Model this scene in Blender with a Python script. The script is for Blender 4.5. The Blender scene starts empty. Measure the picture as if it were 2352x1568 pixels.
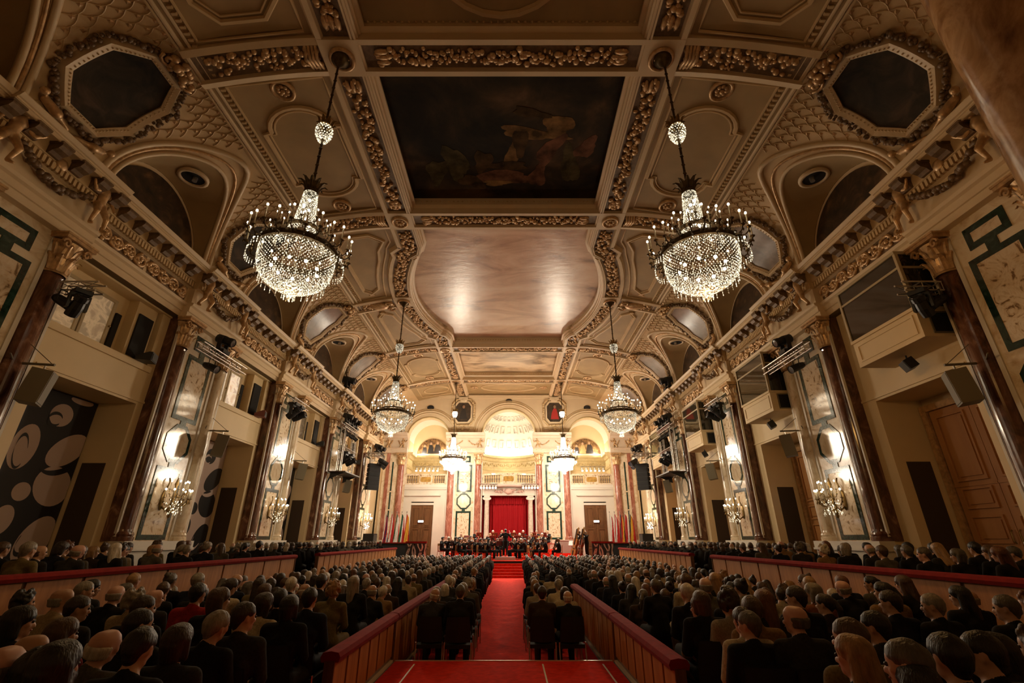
import bpy, bmesh, math, random
from mathutils import Vector, Matrix, Euler
random.seed(7)
PI = math.pi
scene = bpy.context.scene
COL = scene.collection

# ------------------------------------------------------------------ camera, world, exposure
cam_d = bpy.data.cameras.new('camera')
cam_d.sensor_width = 36.0
cam_d.lens = 1065.0 / 2352.0 * 36.0
cam_d.clip_start = 0.05
cam_d.clip_end = 200
cam = bpy.data.objects.new('camera', cam_d)
COL.objects.link(cam)
cam.location = (0.27, 0.0, 2.0)
cam.rotation_euler = (math.radians(90 + 23.08), 0, 0)
scene.camera = cam
world = bpy.data.worlds.new('world')
scene.world = world
world.use_nodes = True
world.node_tree.nodes['Background'].inputs[0].default_value = (1.0, 0.7, 0.42, 1)
world.node_tree.nodes['Background'].inputs[1].default_value = 0.0
scene.view_settings.view_transform = 'Standard'
scene.view_settings.look = 'None'
scene.view_settings.gamma = 1.0
scene.view_settings.exposure = 0.0
try:
    scene.cycles.max_bounces = 4
    scene.cycles.diffuse_bounces = 3
    scene.cycles.glossy_bounces = 2
    scene.cycles.transmission_bounces = 2
    scene.cycles.transparent_max_bounces = 8
    scene.cycles.sample_clamp_indirect = 4.0
    scene.cycles.caustics_reflective = False
    scene.cycles.caustics_refractive = False
except Exception:
    pass

# power settings of the lamps (watts), used in their builders
P_NEAR, P_MID, P_STAGE = 120.0, 440.0, 2050.0
P_SCONCE, P_SCONCE_STAGE = 4.0, 40.0
P_DOME, P_NICHE, P_SPOT = 70.0, 60.0, 2000.0
WARM = (1.0, 0.62, 0.26)
WARM_R = (1.0, 0.50, 0.13)
WARM2 = (1.0, 0.74, 0.46)
DOME_C = (1.0, 0.92, 0.78)

# ------------------------------------------------------------------ materials
def new_mat(name):
    m = bpy.data.materials.new(name)
    m.use_nodes = True
    return m, m.node_tree, m.node_tree.nodes['Principled BSDF']

def ramp(nt, stops):
    r = nt.nodes.new('ShaderNodeValToRGB')
    el = r.color_ramp.elements
    while len(el) < len(stops):
        el.new(0.5)
    for e, (p, c) in zip(el, stops):
        e.position = p
        e.color = (c[0], c[1], c[2], 1)
    return r

def coords(nt, scale=(1, 1, 1), world_space=False):
    if world_space:
        t = nt.nodes.new('ShaderNodeNewGeometry'); out = t.outputs['Position']
    else:
        t = nt.nodes.new('ShaderNodeTexCoord'); out = t.outputs['Object']
    mp = nt.nodes.new('ShaderNodeMapping')
    mp.inputs['Scale'].default_value = scale
    nt.links.new(out, mp.inputs['Vector'])
    return mp.outputs['Vector']

def noise(nt, vec, scale, detail=4, dist=0.0, rough=0.55):
    n = nt.nodes.new('ShaderNodeTexNoise')
    n.inputs['Scale'].default_value = scale
    n.inputs['Detail'].default_value = detail
    n.inputs['Distortion'].default_value = dist
    n.inputs['Roughness'].default_value = rough
    nt.links.new(vec, n.inputs['Vector'])
    return n

def M(name, col, rough=0.6, metal=0.0, spec=0.5, var=0.0, scale=3.0, bump=0.0, bscale=40.0, stretch=(1, 1, 1), sheen=0.0):
    m, nt, b = new_mat(name)
    b.inputs['Base Color'].default_value = (*col, 1)
    b.inputs['Roughness'].default_value = rough
    b.inputs['Metallic'].default_value = metal
    b.inputs['Specular IOR Level'].default_value = spec
    if sheen:
        b.inputs['Sheen Weight'].default_value = sheen
    if var or bump:
        v = coords(nt, stretch)
        if var:
            n = noise(nt, v, scale, 3)
            r = ramp(nt, [(0.3, [c * (1 - var) for c in col]), (0.7, [min(1, c * (1 + var)) for c in col])])
            nt.links.new(n.outputs['Fac'], r.inputs['Fac'])
            nt.links.new(r.outputs['Color'], b.inputs['Base Color'])
        if bump:
            n2 = noise(nt, v, bscale, 1)
            bp = nt.nodes.new('ShaderNodeBump')
            bp.inputs['Strength'].default_value = bump
            bp.inputs['Distance'].default_value = 0.01
            nt.links.new(n2.outputs['Fac'], bp.inputs['Height'])
            nt.links.new(bp.outputs['Normal'], b.inputs['Normal'])
    return m

def M_noise(name, stops, scale=2.0, detail=6, dist=1.0, rough=0.2, spec=0.5, stretch=(1, 1, 1), bump=0.0, nrough=0.6):
    m, nt, b = new_mat(name)
    v = coords(nt, stretch)
    n = noise(nt, v, scale, detail, dist, nrough)
    r = ramp(nt, stops)
    nt.links.new(n.outputs['Fac'], r.inputs['Fac'])
    nt.links.new(r.outputs['Color'], b.inputs['Base Color'])
    b.inputs['Roughness'].default_value = rough
    b.inputs['Specular IOR Level'].default_value = spec
    if bump:
        n2 = noise(nt, v, scale * 6, 5, 0.5)
        bp = nt.nodes.new('ShaderNodeBump')
        bp.inputs['Strength'].default_value = bump
        bp.inputs['Distance'].default_value = 0.02
        nt.links.new(n2.outputs['Fac'], bp.inputs['Height'])
        nt.links.new(bp.outputs['Normal'], b.inputs['Normal'])
    return m

def M_emit(name, col, strength, base=(0.8, 0.75, 0.65), sample=False, var=None, rough=0.2):
    m, nt, b = new_mat(name)
    b.inputs['Base Color'].default_value = (*base, 1)
    b.inputs['Roughness'].default_value = rough
    b.inputs['Emission Color'].default_value = (*col, 1)
    b.inputs['Emission Strength'].default_value = strength
    if var:
        v = coords(nt)
        n = nt.nodes.new('ShaderNodeTexNoise')
        n.inputs['Scale'].default_value = var[0]
        n.inputs['Detail'].default_value = 2
        nt.links.new(v, n.inputs['Vector'])
        mr = nt.nodes.new('ShaderNodeMapRange')
        mr.inputs['From Min'].default_value = 0.42
        mr.inputs['From Max'].default_value = 0.72
        mr.inputs['To Min'].default_value = strength * var[1]
        mr.inputs['To Max'].default_value = strength * var[2]
        nt.links.new(n.outputs['Fac'], mr.inputs['Value'])
        nt.links.new(mr.outputs['Result'], b.inputs['Emission Strength'])
    if not sample:
        m.cycles.emission_sampling = 'NONE'
    return m

PLASTER = M('cream_plaster', (0.60, 0.425, 0.225), 0.55, var=0.08, scale=1.3)
PLASTER_SM = M('smooth_plaster', (0.70, 0.54, 0.34), 0.5, var=0.05, scale=0.8)
WALL_CREAM = M('bay_wall_cream', (0.76, 0.59, 0.34), 0.6, var=0.04, scale=0.9)
GILT = M('old_gilt_plaster', (0.55, 0.35, 0.175), 0.36, metal=0.35, var=0.3, scale=9.0)
GILT_DK_SHADE = M('dark_relief_and_shade', (0.17, 0.105, 0.052), 0.5, metal=0.1, var=0.3, scale=9.0)  # dark carved relief, also the painted recess shade behind garlands and scrolls
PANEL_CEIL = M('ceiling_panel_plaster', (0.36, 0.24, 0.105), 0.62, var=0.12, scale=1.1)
STONE_TAN = M('tan_stone', (0.62, 0.49, 0.36), 0.5, var=0.08, scale=1.5)
STONE_WHITE = M('end_wall_stone', (0.70, 0.64, 0.54), 0.45, var=0.05, scale=1.0)
MARBLE = M_noise('cream_marble', [(0.30, (0.52, 0.36, 0.20)), (0.47, (0.74, 0.60, 0.42)), (0.55, (0.80, 0.69, 0.52)), (0.75, (0.70, 0.55, 0.37))], 1.6, 5, 1.8, 0.12)
MARBLE_P = M_noise('veined_marble_panel', [(0.36, (0.22, 0.13, 0.06)), (0.43, (0.66, 0.50, 0.32)), (0.55, (0.78, 0.66, 0.50)), (0.70, (0.60, 0.45, 0.28))], 2.2, 6, 2.6, 0.08)
MARBLE_BR = M_noise('brown_red_marble', [(0.30, (0.04, 0.016, 0.008)), (0.48, (0.11, 0.043, 0.022)), (0.60, (0.18, 0.078, 0.042)), (0.72, (0.34, 0.19, 0.115))], 2.6, 5, 1.6, 0.14, stretch=(1, 1, 0.5))
MARBLE_RED = M_noise('rose_red_marble', [(0.30, (0.17, 0.05, 0.032)), (0.48, (0.36, 0.13, 0.085)), (0.60, (0.44, 0.19, 0.13)), (0.74, (0.62, 0.42, 0.33))], 2.6, 5, 1.6, 0.2, stretch=(1, 1, 0.5))
MARBLE_GR = M_noise('dark_green_marble', [(0.35, (0.008, 0.02, 0.014)), (0.6, (0.02, 0.05, 0.035)), (0.75, (0.06, 0.10, 0.075))], 5.0, 7, 1.0, 0.12)
WOOD = M_noise('door_wood', [(0.3, (0.42, 0.19, 0.062)), (0.55, (0.50, 0.24, 0.085)), (0.75, (0.56, 0.285, 0.11))], 2.0, 5, 0.4, 0.36, stretch=(1.6, 1.6, 0.25))
WOOD_DK = M_noise('dark_door_wood', [(0.3, (0.10, 0.042, 0.015)), (0.55, (0.17, 0.075, 0.028)), (0.75, (0.23, 0.105, 0.045))], 3.0, 6, 0.6, 0.3, stretch=(6, 6, 0.6))
WOOD_BAR = M_noise('barrier_wood', [(0.3, (0.33, 0.125, 0.028)), (0.55, (0.46, 0.19, 0.048)), (0.75, (0.54, 0.245, 0.075))], 2.5, 5, 0.6, 0.45, stretch=(1, 5, 0.6))
CARPET = M('red_carpet', (0.66, 0.030, 0.014), 0.95, spec=0.1, var=0.18, scale=9, bump=0.4, bscale=220)
VELVET = M('red_velvet_rail', (0.22, 0.012, 0.007), 0.9, spec=0.15, var=0.15, scale=8)
CURTAIN = M('red_curtain', (0.34, 0.004, 0.008), 0.7, spec=0.2)
FLOOR_M = M_noise('dark_parquet', [(0.3, (0.03, 0.016, 0.010)), (0.7, (0.07, 0.04, 0.024))], 5.0, 4, 0.4, 0.4, stretch=(1, 6, 1))
BLACK = M('black_metal', (0.012, 0.012, 0.012), 0.45)
BLACK_M = M('black_matte', (0.010, 0.009, 0.008), 0.8)
CHAR = M('charcoal_mesh', (0.05, 0.042, 0.032), 0.7, bump=0.3, bscale=200)
STEEL = M('brushed_steel', (0.55, 0.53, 0.5), 0.3, metal=0.9)
BRASS = M('antique_brass', (0.30, 0.20, 0.075), 0.32, metal=0.85, var=0.25, scale=9)
BRONZE = M('dark_bronze', (0.085, 0.055, 0.022), 0.35, metal=0.7, var=0.3, scale=9)
WHITE = M('white_print', (0.62, 0.52, 0.46), 0.6)
WHITE_PAINT = M('white_paint', (0.75, 0.70, 0.62), 0.5)
GREY_PAINT = M('grey_olive_paint', (0.17, 0.14, 0.085), 0.55)
SLOT = M('slot_fabric', (0.055, 0.034, 0.018), 0.9)
GOLD_LT = M('golden_stucco', (0.66, 0.52, 0.27), 0.5, var=0.1, scale=4)
GLASS_DK = M('dark_glass', (0.03, 0.026, 0.015), 0.03, spec=0.8)
PAINT_DK = M_noise('dark_painting', [(0.36, (0.010, 0.007, 0.004)), (0.52, (0.030, 0.019, 0.009)), (0.64, (0.075, 0.042, 0.018)), (0.78, (0.15, 0.085, 0.04))], 0.6, 7, 0.4, 0.8, 0.15, bump=0.15)
PAINT_OCT = M_noise('umber_painting', [(0.32, (0.012, 0.009, 0.006)), (0.52, (0.035, 0.024, 0.013)), (0.72, (0.085, 0.052, 0.028))], 1.3, 7, 1.0, 0.7, 0.2, bump=0.1)
PAINT_OCT2 = M_noise('sky_painting', [(0.32, (0.10, 0.075, 0.06)), (0.52, (0.20, 0.15, 0.12)), (0.72, (0.34, 0.27, 0.22))], 1.0, 7, 1.0, 0.3, bump=0.1)
PAINT_SKY = M_noise('cloud_painting', [(0.30, (0.22, 0.155, 0.12)), (0.44, (0.52, 0.34, 0.22)), (0.55, (0.68, 0.49, 0.34)), (0.72, (0.78, 0.64, 0.50))], 0.45, 9, 1.0, 0.30, bump=0.45, stretch=(0.7, 1.5, 1))
PAINT_LAND = M_noise('landscape_painting', [(0.34, (0.09, 0.055, 0.03)), (0.46, (0.34, 0.23, 0.13)), (0.58, (0.62, 0.46, 0.28)), (0.74, (0.74, 0.60, 0.42))], 0.55, 8, 1.0, 0.35, bump=0.15, stretch=(0.6, 1.6, 1))
PAINT_LUN = M_noise('lunette_painting', [(0.34, (0.014, 0.009, 0.005)), (0.52, (0.05, 0.027, 0.012)), (0.68, (0.14, 0.075, 0.03)), (0.82, (0.24, 0.14, 0.065))], 1.6, 8, 1.2, 0.4)

# ------------------------------------------------------------------ mesh helpers
class MB:
    def __init__(s):
        s.v = []; s.f = []; s.m = []
    def add(s, vs, fs, mi=0):
        o = len(s.v)
        s.v.extend(vs)
        for f in fs:
            s.f.append([i + o for i in f]); s.m.append(mi)
        return s
    def box(s, x0, x1, y0, y1, z0, z1, mi=0):
        vs = [(x0, y0, z0), (x1, y0, z0), (x1, y1, z0), (x0, y1, z0), (x0, y0, z1), (x1, y0, z1), (x1, y1, z1), (x0, y1, z1)]
        return s.add(vs, [(0, 3, 2, 1), (4, 5, 6, 7), (0, 1, 5, 4), (1, 2, 6, 5), (2, 3, 7, 6), (3, 0, 4, 7)], mi)
    def cbox(s, c, d, mi=0, rot=None):
        hx, hy, hz = d[0] / 2, d[1] / 2, d[2] / 2
        vs = []
        for z in (-hz, hz):
            for (x, y) in ((-hx, -hy), (hx, -hy), (hx, hy), (-hx, hy)):
                p = Vector((x, y, z))
                if rot is not None:
                    p = rot @ p
                vs.append((p.x + c[0], p.y + c[1], p.z + c[2]))
        return s.add(vs, [(0, 3, 2, 1), (4, 5, 6, 7), (0, 1, 5, 4), (1, 2, 6, 5), (2, 3, 7, 6), (3, 0, 4, 7)], mi)
    def prism(s, poly, a0, a1, axis='y', mi=0):
        """poly of 2d points extruded along axis; axis y: (x,z); axis x: (y,z); axis z: (x,y)"""
        def P(p, a):
            if axis == 'y': return (p[0], a, p[1])
            if axis == 'x': return (a, p[0], p[1])
            return (p[0], p[1], a)
        n = len(poly)
        vs = [P(p, a0) for p in poly] + [P(p, a1) for p in poly]
        fs = [(i, (i + 1) % n, (i + 1) % n + n, i + n) for i in range(n)]
        fs += [tuple(range(n - 1, -1, -1)), tuple(range(n, 2 * n))]
        return s.add(vs, fs, mi)
    def ring_prism(s, outer, inner, a0, a1, axis='y', mi=0):
        def P(p, a):
            if axis == 'y': return (p[0], a, p[1])
            if axis == 'x': return (a, p[0], p[1])
            return (p[0], p[1], a)
        n = len(outer)
        vs = [P(p, a0) for p in outer] + [P(p, a0) for p in inner] + [P(p, a1) for p in outer] + [P(p, a1) for p in inner]
        fs = []
        for i in range(n):
            j = (i + 1) % n
            fs += [(i, j, j + n, i + n), (i + 2 * n, i + 3 * n, j + 3 * n, j + 2 * n), (i, i + 2 * n, j + 2 * n, j), (i + n, j + n, j + 3 * n, i + 3 * n)]
        return s.add(vs, fs, mi)
    def tube(s, pts, r, n=6, mi=0, closed=False, cap=True):
        pts = [Vector(p) for p in pts]
        k = len(pts)
        rs = r if isinstance(r, (list, tuple)) else [r] * k
        up = None
        vs = []
        for i, p in enumerate(pts):
            if closed:
                d = pts[(i + 1) % k] - pts[i - 1]
            else:
                d = pts[min(i + 1, k - 1)] - pts[max(i - 1, 0)]
            if d.length < 1e-9: d = Vector((0, 0, 1))
            d.normalize()
            if up is None:
                up = Vector((0, 0, 1)) if abs(d.z) < 0.9 else Vector((1, 0, 0))
            a = d.cross(up)
            if a.length < 1e-6:
                a = d.cross(Vector((1, 0.3, 0.2)))
            a.normalize(); b = a.cross(d).normalized(); up = b
            for j in range(n):
                t = 2 * PI * j / n
                q = p + (a * math.cos(t) + b * math.sin(t)) * rs[i]
                vs.append((q.x, q.y, q.z))
        fs = []
        m = k if closed else k - 1
        for i in range(m):
            for j in range(n):
                i2 = (i + 1) % k
                fs.append((i * n + j, i * n + (j + 1) % n, i2 * n + (j + 1) % n, i2 * n + j))
        if cap and not closed:
            fs.append(tuple(range(n - 1, -1, -1)))
            fs.append(tuple(range((k - 1) * n, k * n)))
        return s.add(vs, fs, mi)
    def lathe(s, prof, n=16, c=(0, 0, 0), mi=0, a0=0.0, a1=2 * PI):
        """prof: (r, z)"""
        full = abs(a1 - a0 - 2 * PI) < 1e-6
        m = n if full else n + 1
        vs = []
        for (r, z) in prof:
            for j in range(m):
                t = a0 + (a1 - a0) * j / n
                vs.append((c[0] + r * math.cos(t), c[1] + r * math.sin(t), c[2] + z))
        fs = []
        for i in range(len(prof) - 1):
            for j in range(n):
                j2 = (j + 1) % m
                fs.append((i * m + j, i * m + j2, (i + 1) * m + j2, (i + 1) * m + j))
        return s.add(vs, fs, mi)
    def ball(s, c, r, n=8, k=5, mi=0, sc=(1, 1, 1)):
        vs = [(c[0], c[1], c[2] - r * sc[2])]
        for i in range(1, k):
            t = PI * i / k
            for j in range(n):
                a = 2 * PI * j / n
                vs.append((c[0] + r * sc[0] * math.sin(t) * math.cos(a), c[1] + r * sc[1] * math.sin(t) * math.sin(a), c[2] - r * sc[2] * math.cos(t)))
        vs.append((c[0], c[1], c[2] + r * sc[2]))
        fs = [(0, 1 + (j + 1) % n, 1 + j) for j in range(n)]
        for i in range(k - 2):
            for j in range(n):
                fs.append((1 + i * n + j, 1 + i * n + (j + 1) % n, 1 + (i + 1) * n + (j + 1) % n, 1 + (i + 1) * n + j))
        L = len(vs) - 1
        fs += [(L, 1 + (k - 2) * n + j, 1 + (k - 2) * n + (j + 1) % n) for j in range(n)]
        return s.add(vs, fs, mi)
    def octa(s, c, r, rz=None, mi=0):
        rz = rz or r
        x, y, z = c
        vs = [(x + r, y, z), (x, y + r, z), (x - r, y, z), (x, y - r, z), (x, y, z + rz), (x, y, z - rz)]
        return s.add(vs, [(0, 1, 4), (1, 2, 4), (2, 3, 4), (3, 0, 4), (1, 0, 5), (2, 1, 5), (3, 2, 5), (0, 3, 5)], mi)
    def grid(s, pts, mi=0):
        """pts[i][j] 3d"""
        r, c = len(pts), len(pts[0])
        vs = [tuple(p) for row in pts for p in row]
        fs = [(i * c + j, i * c + j + 1, (i + 1) * c + j + 1, (i + 1) * c + j) for i in range(r - 1) for j in range(c - 1)]
        return s.add(vs, fs, mi)
    def cone(s, p0, r0, p1, r1, n=10, mi=0):
        """round cone: two spheres and the tube between, for merging"""
        s.ball(p0, r0, n, 6, mi); s.ball(p1, r1, n, 6, mi)
        return s.tube([p0, p1], [r0, r1], n, mi)
    def mesh(s, name, mats, smooth=False, recalc=True, shade_angle=None):
        me = bpy.data.meshes.new(name)
        me.from_pydata(s.v, [], s.f)
        if not isinstance(mats, (list, tuple)): mats = [mats]
        for m in mats: me.materials.append(m)
        if len(mats) > 1:
            me.polygons.foreach_set('material_index', s.m)
        if recalc:
            bm = bmesh.new(); bm.from_mesh(me)
            bmesh.ops.recalc_face_normals(bm, faces=bm.faces)
            bm.to_mesh(me); bm.free()
        if smooth:
            me.polygons.foreach_set('use_smooth', [True] * len(me.polygons))
        me.update()
        return me
    def obj(s, name, mats, parent=None, smooth=False, loc=(0, 0, 0), rz=0.0, recalc=True, kind=None, label=None):
        return link(name, s.mesh(name, mats, smooth, recalc), parent, loc, rz, kind, label)

def link(name, me, parent=None, loc=(0, 0, 0), rz=0.0, kind=None, label=None):
    o = bpy.data.objects.new(name, me)
    COL.objects.link(o)
    o.location = loc
    o.rotation_euler = (0, 0, rz)
    if parent is not None: o.parent = parent
    if kind: o['kind'] = kind
    if label: o['label'] = label
    return o

def tag(o, label, cat, group=None, kind=None):
    o['label'] = label; o['category'] = cat
    if group: o['group'] = group
    if kind: o['kind'] = kind
    return o

def thing(name, label, cat, loc=(0, 0, 0), rz=0.0, group=None, kind=None):
    o = bpy.data.objects.new(name, None)
    COL.objects.link(o)
    o.empty_display_size = 0.1
    o.location = loc; o.rotation_euler = (0, 0, rz)
    return tag(o, label, cat, group, kind)

KIDS = {}
def copy_tree(o, parent=None, loc=None, rz=None, label=None, group=None):
    c = o.copy(); COL.objects.link(c)
    c.parent = parent
    if loc is not None: c.location = loc
    if rz is not None: c.rotation_euler = (0, 0, rz)
    if label: c['label'] = label
    if group: c['group'] = group
    if o.name not in KIDS:
        KIDS[o.name] = list(o.children)
    for ch in KIDS[o.name]:
        copy_tree(ch, c)
    return c

def swap_mat(o, i, m):
    o.material_slots[i].link = 'OBJECT'
    o.material_slots[i].material = m

def remesh(mb, voxel, smooth_iter=0, name='body'):
    """one continuous skin around overlapping shapes"""
    me = mb.mesh('tmp', [BLACK], recalc=False)
    o = bpy.data.objects.new('tmp', me); COL.objects.link(o)
    md = o.modifiers.new('r', 'REMESH'); md.mode = 'VOXEL'; md.voxel_size = voxel
    if smooth_iter:
        sm = o.modifiers.new('s', 'SMOOTH'); sm.iterations = smooth_iter; sm.factor = 0.5
    dg = bpy.context.evaluated_depsgraph_get(); dg.update()
    out = bpy.data.meshes.new_from_object(o.evaluated_get(dg))
    bpy.data.objects.remove(o); bpy.data.meshes.remove(me)
    out.name = name
    out.materials.clear()
    out.polygons.foreach_set('use_smooth', [True] * len(out.polygons))
    return out

def point_light(name, parent, loc, watts, col, radius):
    ld = bpy.data.lights.new(name, 'POINT')
    ld.energy = watts; ld.color = col; ld.shadow_soft_size = radius
    o = bpy.data.objects.new(name, ld); COL.objects.link(o)
    o.location = loc
    if parent is not None: o.parent = parent
    return o

ORD = ['', 'first', 'second', 'third', 'fourth', 'fifth', 'sixth', 'seventh', 'eighth', 'ninth', 'tenth']
SIDE_NAME = {-1: 'mural side', 1: 'door side'}

# ------------------------------------------------------------------ measures of the hall
RIB0, PITCH = 8.2, 6.72
RIBS = [RIB0 + PITCH * k for k in range(5)]          # pier / rib lines
BAYS = [RIB0 + PITCH * (k + 0.5) for k in range(4)]   # 11.56 .. 31.72
WX = 10.45                                           # pier face
YEND = 39.4
YBACK = -5.2
Z_POD = 0.55
Z_ARCH, Z_FRZ, Z_DEN, Z_MOD, Z_COR, Z_TOP = 8.6, 9.1, 9.6, 9.85, 10.25, 10.6
def side_rot(s): return PI / 2 if s < 0 else -PI / 2   # local -y looks into the hall
def cove_pt(t):   # t: 0 at the flat ceiling, 1 at the cornice ; returns |x|, z
    a = t * PI / 2
    return 7.85 + 2.5 * math.sin(a), 10.6 + 2.55 * math.cos(a)
def cove_t_of_z(z):
    return math.acos(max(-1, min(1, (z - 10.6) / 2.55))) / (PI / 2)
def side_z(x):    # sloping side ceiling from 4.65 to 7.85
    u = max(0.0, (x - 4.65) / 3.2)
    return 13.65 - 0.5 * u ** 1.6

# ------------------------------------------------------------------ floor, podiums, stage
FLOOR_LINE = 9.4
ZF, ZN = -0.2, 0.08      # main floor and the raised rear floor
mb = MB(); mb.box(-12.3, 12.3, FLOOR_LINE, YEND + 3.5, -0.5, ZF)
fl = mb.obj('floor', FLOOR_M); tag(fl, 'dark wooden floor of the hall under the seat rows', 'floor', kind='structure')
mb = MB(); mb.box(-12.3, 12.3, YBACK, FLOOR_LINE, -0.5, ZN)
o = mb.obj('floor_rear', FLOOR_M); tag(o, 'raised dark floor under the rear seat rows', 'floor', kind='structure')
# aisle carpet (two runs) with metal nosing
mb = MB(); mb.box(-1.72, 1.98, FLOOR_LINE, 33.2, ZF, ZF + 0.012)
ca = mb.obj('aisle_carpet', CARPET); tag(ca, 'red carpet running down the middle aisle to the stage steps', 'carpet')
mb = MB(); mb.box(-1.72, 1.98, YBACK + 0.3, FLOOR_LINE, ZN, ZN + 0.01); mb.box(-1.72, 1.98, FLOOR_LINE, FLOOR_LINE + 0.01, ZF + 0.012, ZN + 0.01)
cb = mb.obj('rear_carpet', CARPET); tag(cb, 'red carpet on the raised rear floor before the aisle step', 'carpet')
mb = MB(); mb.box(-1.72, 1.98, FLOOR_LINE - 0.02, FLOOR_LINE + 0.018, ZN + 0.01, ZN + 0.022)
mb.obj('nosing_strip', M('aluminium_nosing', (0.75, 0.68, 0.6), 0.35, metal=0.6), cb, label='bright metal nosing strip')
for x in (-1.35, 0.78, 1.78):
    mb = MB(); mb.box(x - 0.012, x + 0.012, 4.0, FLOOR_LINE - 0.22, ZN + 0.01, ZN + 0.016)
    mb.obj('tape_line', WHITE_PAINT, cb, label='thin pale tape line')
for s in (-1, 1):
    mb = MB(); mb.box(min(s * 6.95, s * WX), max(s * 6.95, s * WX), 1.5, 31.5, -0.5, Z_POD)
    o = mb.obj('side_podium', FLOOR_M)
    tag(o, 'raised seating podium along the %s wall' % ('mural' if s < 0 else 'wooden door'), 'podium', kind='structure')

# stage
ZS, YS = 0.71, 33.2
stage = thing('stage', 'red carpeted stage platform with tiers for the orchestra', 'stage', (0, YS, 0), kind='structure')
mb = MB(); mb.box(-6.0, 6.6, 0.0, 6.1, ZF, ZS - 0.02); mb.obj('stage_body', BLACK_M, stage)
mb = MB(); mb.box(-6.02, 6.62, -0.02, 6.1, ZS - 0.02, ZS); mb.obj('stage_carpet', CARPET, stage)
TIERS = ((2.3, 0.16), (3.5, 0.36), (4.7, 0.58))
za = ZS
for i, (yy, h) in enumerate(TIERS):
    mb = MB(); mb.box(-4.9 + 0.35 * i, 5.2 - 0.35 * i, yy, 6.08, za, ZS + h); mb.obj('riser', CARPET, stage); za = ZS + h
STEP = M('step_edge', (0.62, 0.07, 0.045), 0.8)
for i in range(5):
    mb = MB(); h = ZS - (i + 1) * (ZS - ZF) / 6
    mb.box(-1.25, 1.75, -0.3 * (i + 1), -0.3 * i, ZF, h); o = mb.obj('stage_step', CARPET, stage)
    mb = MB(); mb.box(-1.25, 1.75, -0.3 * (i + 1) - 0.006, -0.3 * (i + 1) + 0.03, h - 0.02, h + 0.004); mb.obj('step_edge', STEP, o)
mb = MB(); mb.box(-0.85, 0.5, 0.75, 1.6, ZS, ZS + 0.2)
o = mb.obj('conductor_podium', M('podium_grey', (0.45, 0.47, 0.45), 0.5), None, loc=(0, YS, 0)); tag(o, 'low pale podium under the conductor', 'podium')

# ------------------------------------------------------------------ side walls
def wbox(mb, s, y0, y1, n0, n1, z0, z1, mi=0):
    xa, xb = s * (WX - n0), s * (WX - n1)
    mb.box(min(xa, xb), max(xa, xb), y0, y1, z0, z1, mi)

for s in (-1, 1):
    mb = MB()
    for yk in RIBS:
        wbox(mb, s, yk - 1.4, yk + 1.4, -1.9, -0.02, ZF, 8.6)
    for yc in BAYS:
        ya, yb = yc - 1.96, yc + 1.96
        na, nb = (yc - 1.3, yc + 1.66) if s < 0 else (yc - 1.4, yc + 1.4)
        wbox(mb, s, ya, na, -1.6, -0.3, 0, 5.65)
        wbox(mb, s, nb, yb, -1.6, -0.3, 0, 5.65)
        if s < 0:
            wbox(mb, s, ya, yb, -1.6, -0.3, 5.65, 6.8)
            wbox(mb, s, ya, yc - 1.6, -1.6, -0.3, 6.8, 8.55)
            wbox(mb, s, yc + 1.6, yb, -1.6, -0.3, 6.8, 8.55)
            wbox(mb, s, ya, yb, -1.6, -0.25, 8.55, 8.6)
        else:
            wbox(mb, s, ya, yb, -1.6, -0.3, 5.65, 8.6)
        wbox(mb, s, ya, yb, -1.9, -1.6, 0, 8.6)
    wbox(mb, s, YBACK, RIBS[0] - 1.4, -1.9, -0.3, -0.2, 8.6)
    wbox(mb, s, RIBS[-1] + 1.4, YEND + 0.5, -1.9, -0.3, 0, 8.6)
    wbox(mb, s, YBACK, YEND + 0.5, -1.9, 0.0, 8.6, 10.6)
    nm = 'wall_left' if s < 0 else 'wall_right'
    wl = mb.obj(nm, WALL_CREAM)
    tag(wl, 'cream side wall with %s' % ('deep niches holding printed murals' if s < 0 else 'deep niches holding wooden double doors'), 'wall', kind='structure')
    for yc in BAYS:
        # dark acoustic slot panel on the far reveal, small ceiling grille, thin bead above the niche
        nb = yc + (1.66 if s < 0 else 1.4)
        mb = MB(); wbox(mb, s, nb - 0.015, nb, -1.25, -0.6, 0.56, 3.95); mb.obj('slot_panel', SLOT, wl)
        mb = MB(); wbox(mb, s, yc - 1.5, yc + 1.96, -0.3, -0.27, 5.72, 5.78); mb.obj('bead_moulding', WALL_CREAM, wl)
        if s < 0:
            mb = MB(); wbox(mb, s, yc - 1.75, yc + 1.75, -0.3, -0.24, 6.62, 6.8); mb.obj('window_sill', WALL_CREAM, wl)

# end closure behind the camera
mb = MB(); mb.box(-12.3, 12.3, YBACK - 0.3, YBACK, -0.5, 14.6)
o = mb.obj('wall_back', WALL_CREAM); tag(o, 'plain cream wall behind the last seat rows', 'wall', kind='structure')

# ------------------------------------------------------------------ acanthus leaf, capital, column
def leaf(mb, c, out, h, w, curl=0.06, mi=0):
    """upright bent leaf at c, out = unit (x,y) direction of the curl"""
    ox, oy = out; tx, ty = -oy, ox
    rows = []
    for k, (zz, ww, oo) in enumerate(((0, 0.8, 0), (0.4, 1.0, 0.15), (0.8, 0.85, 0.55), (1.0, 0.4, 1.1), (0.9, 0.15, 1.4))):
        r = []
        for a in (-1, -0.4, 0, 0.4, 1):
            d = curl * oo + (0.02 if a == 0 else 0.0) - 0.015 * abs(a)
            r.append((c[0] + tx * a * w / 2 * ww + ox * d, c[1] + ty * a * w / 2 * ww + oy * d, c[2] + h * zz))
        rows.append(r)
    mb.grid(rows, mi)

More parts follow.
